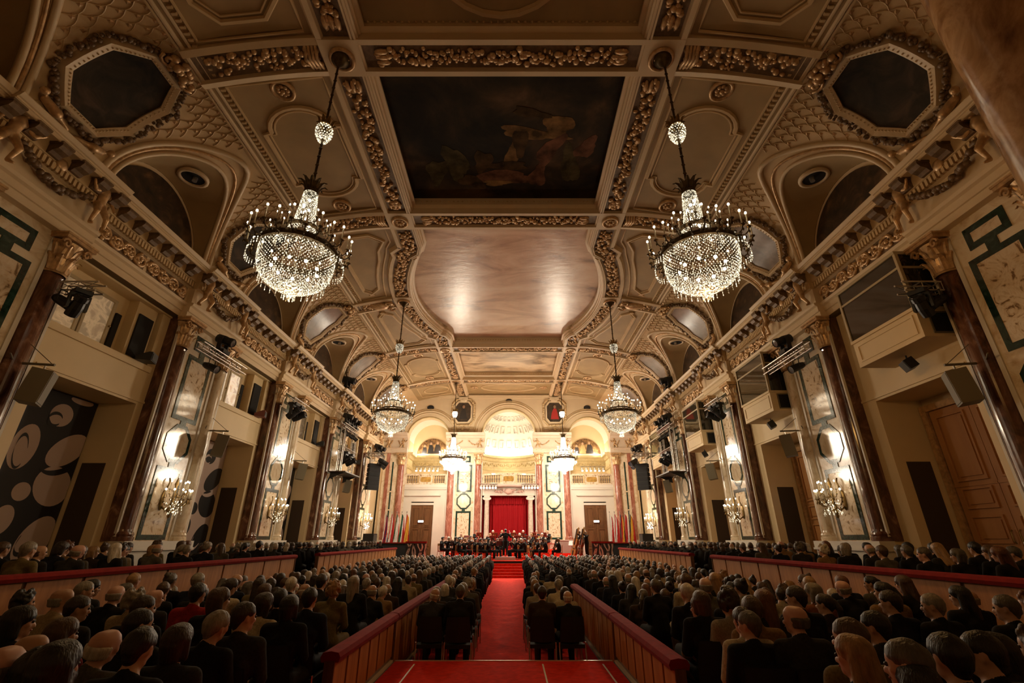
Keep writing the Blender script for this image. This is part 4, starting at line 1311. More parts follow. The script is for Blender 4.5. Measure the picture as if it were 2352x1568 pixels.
# curtain and ionic columns
ct = thing('stage_curtain', 'deep red pleated curtain with valance between two pale ionic columns', 'curtain', (0, YEND + 0.75, 0))
m = MB(); n = 150
rows = [[(-2.14 + 4.28 * i / n, 0.045 * math.sin(i * 0.75) + 0.02 * math.sin(i * 0.31), z) for i in range(n + 1)] for z in (0.8, 2.0, 4.85)]
m.grid(rows).obj('drape', CURTAIN, ct, smooth=True)
m = MB(); rows = [[(-2.14 + 4.28 * i / n, -0.1 + 0.05 * math.sin(i * 1.15), z) for i in range(n + 1)] for z in (4.62, 5.25)]
m.grid(rows).obj('valance', CURTAIN, ct, smooth=True)
IONIC = M_noise('pale_ionic_marble', [(0.35, (0.55, 0.44, 0.32)), (0.5, (0.74, 0.65, 0.54)), (0.7, (0.68, 0.58, 0.46))], 2.5, 7, 1.5, 0.2)
for sg in (-1, 1):
    t = thing('ionic_column', 'pale ionic column on the %s edge of the red curtain' % ('mural-side' if sg < 0 else 'bass-side'), 'column', (sg * 1.76, YEND + 0.25, 0), kind='structure', group='ionic columns beside the curtain')
    m = MB(); m.lathe([(0.27, 0.8), (0.27, 0.95), (0.24, 1.0), (0.215, 1.1), (0.21, 2.2), (0.18, 4.85), (0.2, 4.9)], 18); m.obj('shaft', IONIC, t, smooth=True)
    m = MB(); m.box(-0.24, 0.24, -0.24, 0.24, 5.13, 5.24); m.box(-0.2, 0.2, -0.2, 0.2, 4.9, 5.13)
    for sx in (-1, 1):
        m.tube([(sx * (0.24 + 0.1 * (1 - q / 13) * math.cos(q * 0.75)), -0.2, 5.02 + 0.1 * (1 - q / 13) * math.sin(q * 0.75)) for q in range(12)], 0.03, 5)
        m.tube([(sx * 0.24, -0.22, 5.02), (sx * 0.24, 0.22, 5.02)], 0.09, 8)
    m.obj('ionic_capital', STONE_WHITE, t)
# room behind the curtain closed off
m = MB(); m.box(-2.3, 2.3, 1.2, 1.3, 0, 6.0); m.obj('rear_closure', BLACK_M, ew)

# ------------------------------------------------------------------ chandeliers
CANDLE = M('ivory_candle', (0.75, 0.66, 0.48), 0.5)
BULB = M_emit('flame_bulb', (1.0, 0.86, 0.60), 14.0)
BULB_ST = M_emit('flame_bulb_bright', (1.0, 0.93, 0.80), 60.0)
CRYS = [M_emit('lit_crystal', (1.0, 0.84, 0.56), 1.0, (0.05, 0.045, 0.035), var=(24.0, 0.06, 3.6), rough=0.1),
        M_emit('lit_crystal_mid', (1.0, 0.87, 0.62), 0.55, (0.05, 0.045, 0.035), var=(24.0, 0.05, 3.6), rough=0.1),
        M_emit('lit_crystal_stage', (1.0, 0.95, 0.86), 5.0, (0.06, 0.06, 0.055), var=(20.0, 0.12, 3.0), rough=0.1)]
PLAQUE = M('enamel_plaque', (0.62, 0.56, 0.44), 0.3)
ZB = 6.38
def crystal_strings(prof, nstr, step, r, mb):
    """prof (radius, z) polyline; beads hung along nstr meridians"""
    segs = []
    for (a, b) in zip(prof, prof[1:]):
        L = math.hypot(b[0] - a[0], b[1] - a[1]); n = max(1, int(L / step))
        segs += [(a[0] + (b[0] - a[0]) * i / n, a[1] + (b[1] - a[1]) * i / n) for i in range(n)]
    for j in range(nstr):
        a = 2 * PI * j / nstr
        for q, (rr, z) in enumerate(segs):
            aa = a + (PI / nstr if q % 2 else 0)
            mb.octa((rr * math.cos(aa), rr * math.sin(aa), z - ZB), r, r * 1.25)
def arm_mesh():
    m = MB()   # from the ring outwards (+x), candle cup at the end
    m.tube([(0, 0, 0), (0.06, 0, -0.07), (0.14, 0, -0.09), (0.21, 0, -0.04), (0.23, 0, 0.03)], 0.014, 5)
    m.tube([(0.06, 0, -0.07), (0.09, 0, -0.01), (0.05, 0, 0.03)], 0.011, 4)
    m.lathe([(0.012, 0), (0.045, 0.02), (0.05, 0.035), (0.02, 0.045)], 8, (0.23, 0, 0.02))
    m.octa((0.23, 0, -0.06), 0.018, 0.04); m.octa((0.15, 0, -0.15), 0.018, 0.045); m.octa((0.07, 0, -0.13), 0.016, 0.04)
    return m.mesh('candle_arm', BRONZE, smooth=False)
def candle_mesh(h):
    m = MB()
    m.tube([(0, 0, 0), (0, 0, h)], 0.015, 6, 0)
    m.ball((0, 0, h + 0.03), 0.023, 8, 6, 1, (1, 1, 1.4))
    return m.mesh('candle', [CANDLE, BULB], smooth=True)
ARM_ME = arm_mesh(); CANDLE_ME = candle_mesh(0.29); CANDLE_S = candle_mesh(0.20)
def make_chandelier():
    t = thing('chandelier', 'x', 'chandelier')
    z = lambda a: a - ZB
    m = MB(); m.tube([(0, 0, z(9.15)), (0, 0, z(13.46))], 0.028, 8)
    for q in range(16): m.octa((0.0, 0.0, z(9.4 + q * 0.25)), 0.05, 0.07)
    m.obj('rod', BRONZE, t)
    m = MB(); m.lathe([(0.26, 0), (0.26, -0.05), (0.16, -0.1), (0.10, -0.22), (0.03, -0.3)], 16, (0, 0, z(13.46))); m.obj('ceiling_cup', BRONZE, t, smooth=True)
    # upper ball
    m = MB(); crystal_strings([(0.17, 11.02), (0.19, 10.92), (0.17, 10.78), (0.10, 10.64), (0.03, 10.58)], 18, 0.05, 0.022, m); m.obj('crystal_ball', CRYS[0], t, kind='stuff')
    m = MB(); m.lathe([(0.15, 0.0), (0.19, 0.02), (0.17, 0.06), (0.10, 0.12), (0.03, 0.3)], 14, (0, 0, z(11.02)))
    for q in range(8):
        a = q * PI / 4; leaf(m, (0.15 * math.cos(a), 0.15 * math.sin(a), z(11.06)), (math.cos(a), math.sin(a)), 0.2, 0.1, 0.06)
    m.obj('ball_crown', BRASS, t)
    # top crown of leaves
    m = MB(); m.lathe([(0.03, 0.2), (0.10, 0.08), (0.16, 0.0), (0.15, -0.06)], 14, (0, 0, z(9.12)))
    for q in range(10):
        a = q * PI / 5; leaf(m, (0.12 * math.cos(a), 0.12 * math.sin(a), z(9.1)), (math.cos(a), math.sin(a)), 0.26, 0.13, 0.14)
    m.obj('leaf_crown', BRONZE, t)
    m = MB(); crystal_strings([(0.145, 9.04), (0.18, 8.6), (0.22, 8.3), (0.33, 7.95), (0.52, 7.62)], 34, 0.04, 0.013, m); m.obj('crystal_tube', CRYS[0], t, kind='stuff')
    m = MB(); crystal_strings([(0.74, 7.44), (0.735, 7.2), (0.69, 7.0), (0.58, 6.83), (0.40, 6.70), (0.22, 6.63)], 60, 0.037, 0.0145, m); m.obj('crystal_basket', CRYS[0], t, kind='stuff')
    m = MB()   # lamps inside the basket
    for q in range(9):
        a = q * 2 * PI / 9; m.ball((0.45 * math.cos(a), 0.45 * math.sin(a), z(7.12)), 0.036, 8, 6)
    for q in range(6):
        a = q * 2 * PI / 6; m.ball((0.1 * math.cos(a), 0.1 * math.sin(a), z(8.2 + 0.12 * q)), 0.035, 8, 6)
    m.obj('inner_bulbs', BULB, t, smooth=True, kind='stuff')
    m = MB(); m.lathe([(0.24, 6.66 - ZB), (0.2, 6.58 - ZB), (0.06, 6.53 - ZB), (0.02, 6.5 - ZB)], 14)
    m.obj('glass_dish', CRYS[0], t, smooth=True)
    m = MB(); m.ball((0, 0, z(6.5)), 0.06, 8, 6)
    for q in range(10):
        a = q * 2 * PI / 10
        for w in range(3): m.octa((0.1 * math.cos(a), 0.1 * math.sin(a), z(6.52 - 0.05 * w)), 0.014, 0.03)
    m.octa((0, 0, z(6.42)), 0.03, 0.06)
    m.obj('drop_finial', CRYS[0], t)
    m = MB()   # hanging fringe below the ring
    for q in range(60):
        a = q * 2 * PI / 60; d = 0.10 * abs(math.sin(q * PI / 10))
        for w in range(3): m.octa(((0.93) * math.cos(a), 0.93 * math.sin(a), z(7.34 - d - 0.05 * w)), 0.013, 0.026)
        if q % 2 == 0:
            for w in range(4): m.octa((0.62 * math.cos(a), 0.62 * math.sin(a), z(6.86 - 0.05 * w)), 0.013, 0.028)
    m.obj('crystal_fringe', CRYS[0], t, kind='stuff')
    # rings
    for (R, zz, h, nm) in ((0.78, 7.44, 0.12, 'main_ring'), (0.55, 7.66, 0.06, 'middle_ring'), (0.36, 8.02, 0.06, 'upper_ring')):
        m = MB(); m.lathe([(R - 0.03, 0), (R + 0.03, 0), (R + 0.04, h * 0.5), (R + 0.03, h), (R - 0.03, h), (R - 0.03, 0)], 36, (0, 0, z(zz)))
        r = m.obj(nm, BRONZE, t, smooth=False)
        if R > 0.7:
            pm = MB(); pm.box(-0.07, 0.07, -0.012, 0.012, -0.035, 0.035); pme = pm.mesh('enamel_plaque', PLAQUE)
            for q in range(14):
                a = (q + 0.5) * 2 * PI / 14
                link('enamel_plaque', pme, r, ((R + 0.04) * math.cos(a), (R + 0.04) * math.sin(a), z(zz + 0.13)), a + PI / 2)
    for (R, zz, n, me) in ((0.78, 7.52, 24, CANDLE_ME), (0.52, 7.74, 14, CANDLE_ME), (0.34, 8.1, 10, CANDLE_S)):
        for q in range(n):
            a = 2 * PI * (q + 0.5 * (n == 14)) / n
            zz2 = z(zz + (0.07 if q % 2 else 0))
            o = link('candle_arm', ARM_ME, t, (R * math.cos(a), R * math.sin(a), zz2), a)
            if R < 0.7: o.scale = (0.55, 0.8, 0.8)
            link('candle', me, o, (0.23, 0, 0.06))
    return t
CH = make_chandelier()
KIDS[CH.name] = list(CH.children)
def descend(o):
    for c in KIDS.get(o.name) or o.children:
        yield c
        yield from descend(c)
spots = []
for row, (yk, x, lv) in enumerate(((RIBS[0], 4.2, 0), (RIBS[2], 5.4, 1), (RIBS[4], 4.13, 2))):
    for sg in (-1, 1):
        spots.append((sg * x, yk, lv, sg))
chs = []
for i, (x, y, lv, sg) in enumerate(spots):
    where = ['large crystal chandelier hanging close to the camera', 'crystal chandelier hanging in the middle of the hall', 'blazing white crystal chandelier hanging over the stage'][lv]
    lab = where + (', on the mural side' if sg < 0 else ', on the wooden door side')
    o = CH if i == 0 else copy_tree(CH)
    o.location = (x, y, ZB); o['label'] = lab; o['group'] = 'hall chandeliers'
    chs.append((o, lv))
for o, lv in chs:
    if lv > 0:
        allc = list(o.children)
        for c in list(allc): allc += list(c.children)
        for c in allc:
            if c.data is None: continue
            for si, ms in enumerate(c.material_slots):
                if ms.material == CRYS[0]: swap_mat(c, si, CRYS[lv])
                elif ms.material == BULB and lv == 2: swap_mat(c, si, BULB_ST)
    w = (P_NEAR * (1.0 if o.location.x < 0 else 1.35), P_MID, P_STAGE)[lv]
    col = (WARM if o.location.x < 0 else WARM_R, (1.0, 0.80, 0.55), (1.0, 0.86, 0.66))[lv]
    up = (0.03, 0.25, 0.6)[lv]
    point_light('candle_light', o, (0, 0, 7.95 - ZB), w * up, col, 0.5)
    point_light('basket_light', o, (0, 0, 6.35 - ZB), w * (1 - up), col, 0.3)

# ------------------------------------------------------------------ wall sconces on the piers
def make_sconce():
    t = thing('wall_sconce', 'x', 'sconce')
    m = MB(); m.ball((0, -0.02, 0.1), 0.14, 10, 6, 0, (0.7, 0.3, 2.2)); m.tube([(0, -0.03, 0.35), (0, -0.1, 0.62), (0, -0.06, 0.75)], 0.025, 6)
    m.tube([(0, -0.05, -0.1), (0, -0.2, -0.2), (0, -0.32, -0.1)], 0.03, 6)
    m.lathe([(0.02, -0.42), (0.05, -0.36), (0.03, -0.3), (0.12, -0.2), (0.05, -0.1), (0.035, 0.5), (0.06, 0.55), (0.01, 0.75)], 10, (0, -0.33, 0)); m.obj('stem', BRASS, t, smooth=True)
    am = MB(); am.tube([(0, 0, 0), (0.1, 0, -0.12), (0.25, 0, -0.12), (0.34, 0, 0.0), (0.36, 0, 0.08)], 0.012, 5); am.lathe([(0.01, 0), (0.05, 0.02), (0.02, 0.03)], 8, (0.36, 0, 0.07)); am.octa((0.36, 0, -0.03), 0.02, 0.05); am.octa((0.2, 0, -0.2), 0.02, 0.05)
    ame = am.mesh('sconce_arm', BRASS)
    for (zz, n, sc, a_lo, a_hi) in ((0.05, 7, 1.15, PI * 1.02, PI * 1.98), (0.30, 5, 0.8, PI * 1.05, PI * 1.95)):
        for q in range(n):
            a = a_lo + (a_hi - a_lo) * q / (n - 1)
            o = link('sconce_arm', ame, t, (0.03 * math.cos(a), -0.33 + 0.03 * math.sin(a), zz), a); o.scale = (sc, sc, 1)
            link('candle', CANDLE_S, o, (0.36, 0, 0.1))
    m = MB(); rnd = random.Random(8)
    for q in range(60):
        a = rnd.uniform(PI, 2 * PI); r = rnd.uniform(0.1, 0.4)
        m.octa((r * math.cos(a), -0.33 + r * math.sin(a) * 0.8, rnd.uniform(-0.35, 0.1)), 0.016, 0.035)
    m.obj('crystal_drops', CRYS[0], t, kind='stuff')
    return t
SC = make_sconce(); KIDS[SC.name] = list(SC.children)
n = 0
for s in (-1, 1):
    for k in range(1, 5):
        lab = 'brass candle sconce on the %s pier of the %s wall' % (ORD[k + 1], 'mural' if s < 0 else 'wooden door')
        o = SC if n == 0 else copy_tree(SC)
        o.location = (s * (WX - 0.03), RIBS[k], 3.0); o.rotation_euler = (0, 0, side_rot(s)); o['label'] = lab; o['group'] = 'wall sconces'
        n += 1
        if k == 4:
            for c in list(o.children) + [g for c in o.children for g in c.children]:
                for si, ms in enumerate(c.material_slots):
                    if ms.material == CRYS[0]: swap_mat(c, si, CRYS[2])
                    elif ms.material == BULB: swap_mat(c, si, BULB_ST)
        point_light('candle_light', o, (0, -0.45, 0.5), P_SCONCE_STAGE if k == 4 else P_SCONCE, WARM2, 0.25)

# ------------------------------------------------------------------ murals, doors, windows, booths in the bays
def ell(cx, cz, a, b, rot=0.0, n=28):
    return [(cx + a * math.cos(t) * math.cos(rot) - b * math.sin(t) * math.sin(rot), cz + a * math.cos(t) * math.sin(rot) + b * math.sin(t) * math.cos(rot)) for t in [2 * PI * i / n for i in range(n)]]
MURAL_BLK = M('mural_black', (0.012, 0.010, 0.010), 0.55)
MURAL_PINK = M('mural_pink_white', (0.55, 0.42, 0.37), 0.6)
ELL = [(0.50, 5.06, 0.33, 0.30, 0.2), (1.03, 4.22, 0.62, 0.36, 0.66), (-0.15, 4.12, 0.34, 0.56, -0.1), (0.98, 3.28, 0.55, 0.48, -0.5), (0.22, 3.08, 0.23, 0.22, 0), (1.02, 1.98, 0.42, 0.62, -0.55),
       (0.02, 2.42, 0.26, 0.34, -0.2), (0.95, 5.56, 0.36, 0.10, 0), (-0.75, 3.2, 0.36, 0.5, 0.3), (-0.95, 4.9, 0.38, 0.34, 0.1), (-0.9, 2.0, 0.4, 0.5, -0.3)]
for i, yc in enumerate(BAYS):
    inv = i % 2
    lab = ('black mural printed with pale looping ovals in the %s niche' if not inv else 'pale mural printed with black looping ovals in the %s niche') % ORD[i + 1]
    t = thing('mural_panel', lab, 'mural', (-WX - 1.42, yc + 0.18, 0), side_rot(-1), 'printed murals in the niches')
    g, e = (MURAL_BLK, MURAL_PINK) if not inv else (MURAL_PINK, MURAL_BLK)
    m = MB(); m.box(-1.46, 1.46, -0.04, 0, Z_POD, 5.62); m.obj('mural_board', g, t)
    # clip the ovals to the board by clamping their outline
    for j, (cx, cz, a, b, r) in enumerate(ELL):
        cx = cx - (0.0 if i < 2 else 0.2)
        P = [(max(-1.45, min(1.45, p[0])), max(Z_POD + 0.02, min(5.6, p[1]))) for p in ell(cx, cz, a, b, r)]
        if max(p[0] for p in P) - min(p[0] for p in P) < 0.1: continue
        m = MB(); m.prism(P, -0.044 - 0.0006 * j, -0.04); o = m.obj('printed_oval', e, t)
    for j, (cx, cz, a, b, r) in enumerate(((0.36, 4.92, 0.2, 0.16, 0.2), (-0.2, 4.0, 0.16, 0.4, 0.1), (1.0, 4.2, 0.78, 0.50, 0.62), (0.9, 2.05, 0.24, 0.45, -0.6))):
        a0, a1 = (0.2, 5.4) if j < 2 else (3.4, 6.1)
        pts = [(cx + a * math.cos(q) * math.cos(r) - b * math.sin(q) * math.sin(r), -0.05, cz + a * math.cos(q) * math.sin(r) + b * math.sin(q) * math.cos(r)) for q in [a0 + (a1 - a0) * k / 20 for k in range(21)]]
        pts = [(max(-1.44, min(1.44, p[0])), p[1], p[2]) for p in pts]
        m = MB(); n_ = len(pts)
        wd = [(0.02 + (0.03 if j != 2 else 0.07) * math.sin(PI * k / 20)) for k in range(21)]
        rows = [[(p[0], p[1], p[2] - w_) for p, w_ in zip(pts, wd)], [(p[0], p[1], p[2] + w_) for p, w_ in zip(pts, wd)]]
        m.grid(rows).obj('printed_loop', g, t)

def make_door(w, h, wood, n_rows, mid):
    t = thing('door_1', 'x', 'door', kind='structure')
    m = MB()
    for sx in (-1, 1): m.box(min(sx * (w + 0.02), sx * (w + 0.2)), max(sx * (w + 0.02), sx * (w + 0.2)), -0.16, 0.0, 0, h + 0.18)
    m.box(-w - 0.02, w + 0.02, -0.16, 0.0, h + 0.01, h + 0.18); m.obj('door_frame', STONE_WHITE if wood == WOOD_DK else GILT, t)
    for sx in (-1, 1):
        x0, x1 = (0.008, w) if sx > 0 else (-w, -0.008)
        m = MB(); m.box(x0, x1, -0.08, -0.02, 0, h); lf = m.obj('door_leaf', wood, t)
        rails = [0.15 * h / 5] + mid + [h - 0.12]
        for a, b in zip(rails, rails[1:]):
            m = MB(); xa, xb = x0 + 0.16, x1 - 0.16
            m.ring_prism([(xa, a + 0.1), (xb, a + 0.1), (xb, b - 0.06), (xa, b - 0.06)], [(xa + 0.05, a + 0.15), (xb - 0.05, a + 0.15), (xb - 0.05, b - 0.11), (xa + 0.05, b - 0.11)], -0.125, -0.08)
            m.box(xa + 0.11, xb - 0.11, -0.11, -0.08, a + 0.21, b - 0.17)
            m.obj('door_panel', wood, lf)
        m = MB(); m.box(x0, x1, -0.10, -0.08, mid[-1] - 0.03, mid[-1] + 0.03); m.obj('door_rail', wood, lf)
        m = MB(); m.tube([(sx * 0.1, -0.11, 1.35), (sx * 0.1, -0.15, 1.4), (sx * 0.1, -0.15, 1.6), (sx * 0.1, -0.11, 1.65)], 0.015, 6); m.obj('handle', BRASS, lf)
    return t
DOOR = make_door(1.18, 4.72, WOOD, 3, [1.25, 2.05, 2.72]); KIDS[DOOR.name] = list(DOOR.children)
EXIT = M_emit('exit_sign_light', (0.75, 0.92, 1.0), 6.0, sample=False)
def exit_sign(loc, rz, lab):
    t = thing('exit_sign', lab, 'sign', loc, rz, 'lit exit signs')
    m = MB(); m.box(-0.22, 0.22, -0.07, 0, -0.08, 0.08); m.obj('housing', WHITE_PAINT, t)
    m = MB(); m.box(-0.2, 0.2, -0.085, -0.07, -0.06, 0.06); m.obj('lit_face', EXIT, t)
for i, yc in enumerate(BAYS):
    o = DOOR if i == 0 else copy_tree(DOOR)
    o.name = 'door_%d' % (i + 1)
    o.location = (WX + 1.58, yc, Z_POD); o.rotation_euler = (0, 0, side_rot(1))
    o['label'] = 'light brown panelled double door in the %s niche from the camera' % ORD[i + 1]; o['group'] = 'double doors in the side niches'
exit_sign((WX + 1.44, BAYS[1] + 0.05, 3.42), side_rot(1), 'lit exit sign on the second wooden side door')
DOOR2 = make_door(0.88, 4.72, WOOD_DK, 3, [1.6, 3.0])
KIDS[DOOR2.name] = list(DOOR2.children)
for i, sg in enumerate((-1, 1)):
    o = DOOR2 if i == 0 else copy_tree(DOOR2)
    o.name = 'door_%d' % (5 + i)
    o.location = (sg * 6.96, YEND + 0.3, ZF); o['label'] = 'dark brown tall door in the end wall %s' % ('near the flags with the union jack' if sg < 0 else 'behind the double basses')
    exit_sign((sg * 6.98, YEND + 0.14, 3.3), 0, 'lit exit sign on the dark end door %s' % ('near the mural wall' if sg < 0 else 'behind the double basses'))

# window units in the mural wall
WIN_LIT = []
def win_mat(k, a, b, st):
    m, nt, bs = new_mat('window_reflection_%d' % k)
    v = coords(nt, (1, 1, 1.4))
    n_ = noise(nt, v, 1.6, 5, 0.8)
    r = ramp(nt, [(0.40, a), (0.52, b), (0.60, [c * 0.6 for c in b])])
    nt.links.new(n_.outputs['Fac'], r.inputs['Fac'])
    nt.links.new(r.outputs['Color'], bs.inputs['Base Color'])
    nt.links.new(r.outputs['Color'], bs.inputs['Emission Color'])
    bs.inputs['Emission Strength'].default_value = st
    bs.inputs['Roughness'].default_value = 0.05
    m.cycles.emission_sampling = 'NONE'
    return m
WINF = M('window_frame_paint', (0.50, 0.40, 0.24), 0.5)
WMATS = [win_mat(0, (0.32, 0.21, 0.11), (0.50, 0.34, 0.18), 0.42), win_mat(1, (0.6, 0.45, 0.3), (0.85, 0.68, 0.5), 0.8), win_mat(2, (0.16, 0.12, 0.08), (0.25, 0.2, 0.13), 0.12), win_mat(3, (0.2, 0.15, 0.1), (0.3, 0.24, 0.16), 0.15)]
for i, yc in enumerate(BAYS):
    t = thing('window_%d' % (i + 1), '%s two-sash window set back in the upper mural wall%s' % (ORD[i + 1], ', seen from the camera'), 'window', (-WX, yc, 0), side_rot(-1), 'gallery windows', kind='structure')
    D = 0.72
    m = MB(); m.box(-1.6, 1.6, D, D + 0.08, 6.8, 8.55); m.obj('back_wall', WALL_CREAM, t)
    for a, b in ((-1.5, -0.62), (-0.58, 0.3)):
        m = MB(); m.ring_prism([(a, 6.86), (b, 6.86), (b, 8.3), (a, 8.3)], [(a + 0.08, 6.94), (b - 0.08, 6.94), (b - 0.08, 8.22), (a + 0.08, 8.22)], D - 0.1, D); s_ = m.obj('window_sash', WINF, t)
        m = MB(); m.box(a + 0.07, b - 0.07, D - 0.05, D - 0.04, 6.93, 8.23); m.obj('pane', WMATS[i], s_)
        m = MB(); m.ball((b - 0.04, D - 0.13, 7.5), 0.03, 6, 4); m.obj('latch', BRASS, s_)
    m = MB(); m.box(0.42, 0.6, D - 0.06, D, 6.9, 8.0); m.obj('dark_slot', BLACK_M, t)
    m = MB(); m.box(0.75, 1.52, D - 0.3, D, 6.8, 8.55); m.obj('far_jamb', WALL_CREAM, t)
    m = MB(); m.box(0.86, 1.42, D - 0.35, D - 0.29, 6.9, 8.2); m.obj('loudspeaker_cloth', BLACK_M, t)
    t2 = thing('wedge_speaker', 'small black wedge speaker on the sill of the %s gallery window' % ORD[i + 1], 'speaker', (-WX - 0.06, yc + 1.22, 6.8), side_rot(-1) + 0.3, 'wedge speakers on window sills')
    m = MB(); m.prism([(-0.2, 0), (0.2, 0), (0.2, 0.12), (-0.1, 0.26), (-0.2, 0.26)], -0.2, 0.2, 'x'); m.obj('cabinet', BLACK if i != 1 else M('dull_red_cabinet', (0.2, 0.06, 0.045), 0.6), t2)
    m = MB(); m.box(-0.17, 0.17, -0.215, -0.2, 0.02, 0.22); m.obj('grille', CHAR, t2)

# interpreter booths on the door wall
def make_booth():
    t = thing('interpreter_booth', 'x', 'booth')
    y0, y1, n0 = -1.08, 1.08, -0.66     # local x along wall ; -y into the hall
    m = MB(); m.box(y0, y1, n0, 0.3, 6.3, 7.02); m.box(y0 - 0.03, y1 + 0.03, n0 - 0.04, 0.3, 6.98, 7.06)
    m.obj('base_box', WALL_CREAM, t)
    m = MB(); m.ring_prism([(y0 + 0.12, 6.42), (y1 - 0.12, 6.42), (y1 - 0.12, 6.90), (y0 + 0.12, 6.90)], [(y0 + 0.17, 6.47), (y1 - 0.17, 6.47), (y1 - 0.17, 6.85), (y0 + 0.17, 6.85)], n0 - 0.02, n0); m.obj('panel_moulding', WALL_CREAM, t)
    m = MB()
    for x in (y0, y1): m.box(x - 0.035, x + 0.035, n0 - 0.03, n0 + 0.05, 7.06, 8.58); m.box(x - 0.035, x + 0.035, 0.2, 0.3, 7.06, 8.58)
    m.box(y0, y1, n0 - 0.02, n0 + 0.04, 8.12, 8.18); m.box(y0 - 0.03, y1 + 0.03, n0 - 0.04, 0.3, 8.52, 8.6); m.box(y0 - 0.02, y0 + 0.04, n0, 0.3, 8.12, 8.18); m.box(y1 - 0.04, y1 + 0.02, n0, 0.3, 8.12, 8.18)
    m.obj('window_frame', WINF, t)
    for nm, b in (('front_pane', (y0, y1, n0, n0 + 0.02)), ('side_pane', (y0 - 0.005, y0 + 0.015, n0, 0.3)), ('side_pane', (y1 - 0.015, y1 + 0.005, n0, 0.3))):
        m = MB(); m.box(b[0], b[1], b[2], b[3], 7.06, 8.52); m.obj(nm, GLASS_DK, t)
    for x, d in ((y1, 1), (y0, -1)):
        m = MB(); xa = x + d * 0.012
        m.box(min(x, xa), max(x, xa), -0.38, 0.1, 6.42, 6.9); m.obj('vent_grille', BLACK_M, t)
        m = MB(); m.ring_prism([(-0.42, 6.38), (0.14, 6.38), (0.14, 6.94), (-0.42, 6.94)], [(-0.38, 6.42), (0.1, 6.42), (0.1, 6.9), (-0.38, 6.9)], x - 0.002 * d, x + d * 0.02, 'x'); m.obj('vent_frame', GREY_PAINT, t)
    return t
BO = make_booth(); KIDS[BO.name] = list(BO.children)
def hung_speaker(loc, rz, lab, big=False, pitch=0.3, col=BLACK, grp='speakers below the booths'):
    t = thing('hung_speaker', lab, 'speaker', loc, rz, grp)
    w, h, d = (0.36, 0.26, 0.22) if not big else (0.42, 0.72, 0.36)
    R = Matrix.Rotation(pitch, 3, 'X')
    m = MB(); m.cbox((0, 0, -h / 2 - 0.12), (w, d, h), 0, R); m.obj('cabinet', col, t)
    g = MB(); c = R @ Vector((0, -d / 2 - 0.004, 0)); g.cbox((c.x, c.y, c.z - h / 2 - 0.12), (w * 0.88, 0.012, h * 0.9), 0, R); g.obj('grille', CHAR if not big else GREY_PAINT, t)
    k = MB(); k.tube([(0, 0, 0.0), (0, 0, -0.16)], 0.02, 6); k.box(-w * 0.3, w * 0.3, -0.02, 0.02, -0.14, -0.11)
    k.obj('bracket', STEEL if big else BLACK, t)
    return t
for i, yc in enumerate(BAYS):
    o = BO if i == 0 else copy_tree(BO)
    o.location = (WX, yc - 0.70, 0); o.rotation_euler = (0, 0, side_rot(1)); o['label'] = 'cream interpreter booth with dark glass projecting above the %s side door' % ORD[i + 1]; o['group'] = 'interpreter booths'
    hung_speaker((WX - 0.15, yc - 0.55, 6.31), side_rot(1) - 0.4, 'small black speaker hung below the %s booth' % ORD[i + 1], False, 0.45)
# speakers on arms beside the niches
for s in (-1, 1):
    for i, yc in enumerate(BAYS):
        y = yc - 2.12
        t = hung_speaker((s * (WX - 0.62), y, 5.45), side_rot(s) + (0.55 if s < 0 else -0.55), 'grey box speaker on a bracket beside the %s %s niche' % (ORD[i + 1], 'mural' if s < 0 else 'door'), True, 0.12, GREY_PAINT, 'bracket speakers beside the niches')
        a = MB(); rz = -t.rotation_euler.z
        # bracket arm back to the wall, in the speaker's own frame
        v = Matrix.Rotation(rz, 3, 'Z') @ Vector((s * 0.66, -0.12, 0)); w = Matrix.Rotation(rz, 3, 'Z') @ Vector((s * 0.3, -0.5, 0))
        a.tube([(-v.x * 0.25, -v.y * 0.25, 0.03), (v.x, v.y, 0.03)], 0.028, 6); a.tube([(v.x * 0.9, v.y * 0.9, 0.03), (w.x, w.y, 0.10)], 0.015, 5)
        a.tube([(-v.x * 0.2, -v.y * 0.2, 0.03), (v.x * 0.9, v.y * 0.9, 0.6)], 0.008, 4)
        a.obj('arm', GREY_PAINT, t)

